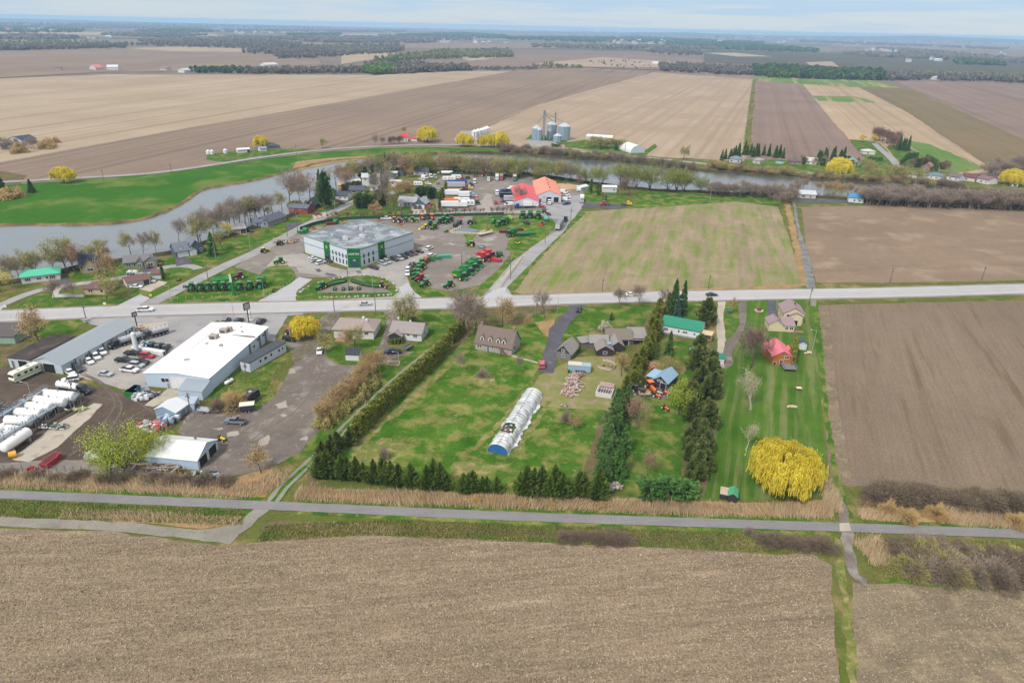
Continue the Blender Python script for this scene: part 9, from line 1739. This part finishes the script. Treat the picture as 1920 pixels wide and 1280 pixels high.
pile(273,650,5,3,1.6,50,['blue','silver','white','teal'],'blue and white pump equipment by the slim tank','pump_station',1.0,34,flat=.2);pile(264,622,4,3,1.8,36,['rust','silver','tan'],'rusty dispenser frames on the filling pad','dispenser_frame',1.4,35,flat=.1)
veh('loader','yellow',211,642,4,-4,'yellow fork lift behind the black tanker cab')
def signboard(px,py,hpx,w,h,label,face_,words=None,col=(110,30,36),inner=(190,190,190),posts=1):
 H_=hpx/hppm(px,py);p=G(px,py);o=thing('roadside_sign',label,'sign',None,(p.x,p.y,.1),face_);MB().box(-.14,.14,-.14,.14,0,H_-h).build('post',M((40,36,40)),o);b_=MB().box(-w/2,w/2,-.16,.16,H_-h,H_).build('board',M(col),o);MB().box(-w/2+.3,w/2-.3,-.2,.2,H_-h+.35,H_-.35).build('panel',M(inner),b_);return o
signboard(467,605,36,2.6,2.6,'tall tilted looking sign in a dark red frame on the parking lawn',1.0);signboard(257,612,26,1.8,1.6,'small dark sign standing above the filling pad',1.0,col=(50,44,48));signboard(165,606,8,2.6,1.2,'low white sign at the workshop end by the road',.8,col=(220,222,224))
o=thing('totem_sign','tall green totem sign in front of the tractor row','sign',None,at(439,554),-.5);MB().prism([(-.9,0),(.9,0),(.5,3),(.5,9),(-1.1,9.3),(-.6,3)],-.3,.3,'y').build('pylon',P_('green'),o);MB().box(-.95,.4,-.36,.36,5.6,8.9).build('panel',M((206,216,206)),o);MB().box(-.7,.1,-.39,.39,7.2,8.4).build('emblem',M((200,210,70)),o)
o=thing('statue','white statue on the lawn beside the framed sign','statue',None,at(470,601));MB().lathe([(0,0),(.7,0),(.7,.5),(.45,.6),(.5,1.4),(.35,2.2),(.6,3.0),(.4,3.7),(.15,3.9),(.28,4.3),(0,4.7)],10).build('figure',M((222,226,222)),o);MB().box(-1.2,1.2,-.9,.9,0,.25).build('plinth',M((196,190,180)),o)
for x,y,lb in((12,583,'white road sign at the lane mouth far left'),(198,578,'white sign on the junction lawn'),(284,562,'yellow road sign by the ditch crossing')):
 o=thing('road_sign',lb,'sign',None,at(x,y));MB().tube((0,0,0),(0,0,2.2),.04,n=5).build('post',gm_,o);MB().box(-.5,.5,-.03,.03,1.4,2.3).build('plate',YEL if 'yellow' in lb else TRIM,o)
o=thing('trampoline','round black trampoline with blue rim on the back lawn','trampoline',None,at(1303,661));MB().lathe([(0,.85),(1.75,.85)],20).build('mat',M((24,26,30)),o);MB().lathe([(1.7,.84),(2.1,.84),(2.1,.95),(1.7,.95)],20).build('rim',P_('sky'),o);tl=MB()
for k in range(6):a=k*math.pi/3;tl.tube((2*math.cos(a),2*math.sin(a),0),(2*math.cos(a),2*math.sin(a),2.6),.04,n=5)
tl.build('legs',M((60,64,70)),o)
ring_=thing('tree_bed','square stone edged garden bed beside the lane lawn','garden bed',None,at(738,682));MB().box(-1.8,1.8,-1.4,1.4,0,.12).build('soil',M((120,100,88),var=.2,vs=4),ring_);MB().box(-1.95,1.95,-1.55,-1.4,0,.2).box(-1.95,1.95,1.4,1.55,0,.2).box(-1.95,-1.8,-1.4,1.4,0,.2).box(1.8,1.95,-1.4,1.4,0,.2).build('edging',M((196,184,160)),ring_)
ring_=thing('flower_bed','round stone edged bed with a dark red shrub by the beige house','garden bed',None,at(1423,583));MB().lathe([(0,.12),(1.4,.12),(1.4,.25),(1.7,.25),(1.7,0)],16).build('edging',M((206,190,160)),ring_);MB().sphere((0,0,.5),(.9,.8,.7),9,6,.25).build('shrub',M((120,50,46),var=.4,vs=4),ring_)
o=thing('garden_table','orange and white covered table on the mown lawn','table',None,at(1497,731));MB().box(-.9,.9,-.7,.7,.6,.75).box(-.8,-.7,-.6,-.5,0,.6).box(.7,.8,-.6,-.5,0,.6).box(-.8,-.7,.5,.6,0,.6).box(.7,.8,.5,.6,0,.6).build('frame',M((206,120,80)),o);MB().box(-.75,.75,-.6,.4,.75,.8).build('cover',M((232,228,216)),o)
veh('compact','orange',1246,768,3,2,'orange brown mower on the lawn below the machine group')
o=thing('garden_furniture','white garden set beside the slate roofed garden shed','garden furniture',None,at(1517,664));MB().box(-.8,.8,-.3,.3,.4,.5).box(-.8,.8,.25,.32,.5,1.0).box(-.7,-.6,-.3,.3,0,.4).box(.6,.7,-.3,.3,0,.4).build('bench',M((222,212,180)),o);MB().lathe([(0,.0),(.2,0),(.2,.6),(.5,.62),(.5,.68),(0,.7)],10,(-1.6,-.6)).build('table',M((222,212,180)),o)
o=thing('pool','small round blue pool on the far bank lawn','pool',None,tuple(G(1462,307))[:2]+(.4,));MB().lathe([(3.4,0),(3.5,1.1),(3.3,1.1)],18).build('wall',M((200,210,216)),o);MB().lathe([(0,.95),(3.35,.95)],18).build('water',P_((40,160,200)),o)
o=thing('white_bales_row','row of white wrapped bales along the field below the river thicket','bales',None,at(1800,387));bl_=MB()
for i in range(12):bl_.tube((-30+i*4.6+(i%3),i*-.25,.6),(-28.2+i*4.6+(i%3),i*-.25,.6),.6,n=8)
bl_.build('bales',M((226,224,214)),o)
o=thing('goal_frame','tan wooden frame at the field edge below the river thicket','frame',None,at(1735,383));MB().box(-4,-3.6,-.2,.2,0,2.6).box(3.6,4,-.2,.2,0,2.6).box(-4,4,-.2,.2,2.2,2.7).build('frame',M((196,160,120)),o)
for i,x in enumerate((391,398,423)):
 p=G(x,290 if i<2 else 288);o=thing('feed_bin',['white bin leftmost on the far green plot','white bin second on the far green plot','white bin nearer the long shed on the far green plot'][i],'bin',None,(p.x,p.y,.35));MB().lathe([(0,0),(1.7,0),(1.7,2.6),(0,3.8)],12).build('bin',M((226,228,230)),o)
fr_=random.Random(3);farw=[M((216,218,220)),M((190,176,168)),M((206,206,210))];farr=[M((196,202,210)),M((150,140,140)),M((120,128,140)),M((190,120,110))]
def far_building(px,py,s,label,group):
 p=G(px,py);o=thing('far_building',label,'building',group,(p.x,p.y,.8),fr_.uniform(0,3));w_,d_,h_=s*fr_.uniform(.8,1.8),s*.8,s*fr_.uniform(.3,.5);block(o,0,0,w_,d_,h_,h_*.6,fr_.choice(farw),fr_.choice(farr),ridge='x',ov=.3)
for n,(x0,y0,x1,y1),s,lb in[(14,(1620,92,1700,98),20,'tiny house of the far village beyond the dark field'),(16,(1700,100,1900,122),18,'tiny building of the far farm street on the right'),(12,(830,78,905,82),16,'tiny farm building in the far centre'),(16,(1150,78,1265,84),24,'tiny works building beside the far substation'),
(18,(1330,68,1540,82),30,'tiny pale industrial roof on the right horizon'),(10,(0,56,110,60),28,'tiny farm at the left horizon'),(10,(330,64,400,68),20,'tiny house in the far left centre'),(10,(440,62,640,64),26,'tiny pale building on the horizon left of centre'),(8,(160,72,200,74),18,'tiny farm on the far left plain'),(6,(900,80,960,82),14,'tiny shed beside the far white hangar')]:
 for i in range(n):far_building(fr_.uniform(x0,x1),y0+(y1-y0)*fr_.random()if x1-x0<120 else y0+(y1-y0)*(i+.5)/n,s,lb,lb+'s')
o=thing('far_tower','thin white far tower beside the tiny farm buildings','tower',None,tuple(G(833,81)));MB().tube((0,0,0),(0,0,24),3.2,n=8).sphere((0,0,25),(3.6,3.6,2),10,5).build('tower',M((214,218,224)),o)
pyl=None
for i in range(16):
 p=G(1200+i*32,88+i*1.35);o=thing('far_pylon','faint lattice pylon in the far line of pylons','pylon','far line of pylons',(p.x,p.y,1))
 if pyl is None:pyl=MB().tube((0,-3,0),(0,0,34),.5,.3,4).tube((0,3,0),(0,0,34),.5,.3,4).box(-.3,.3,-8,8,25,25.6).box(-.3,.3,-6,6,30,30.6).build('frame',M((150,156,164)),o).data
 else:link('frame',pyl,o)
me=MB().box(-19500,19500,-400,19500,-4,104)
hz,t,b=newmat('air');t.nodes.remove(b);pv=nn(t,'ShaderNodeVolumePrincipled');pv.inputs['Color'].default_value=(0.44,0.67,0.93,1)
pv.inputs['Density'].default_value=9e-5;pv.inputs['Anisotropy'].default_value=0.0
t.links.new(pv.outputs[0],t.nodes['Material Output'].inputs['Volume'])
ho=me.build('haze',hz);tag(ho,'thin blue air over the plain',None,None,'stuff')
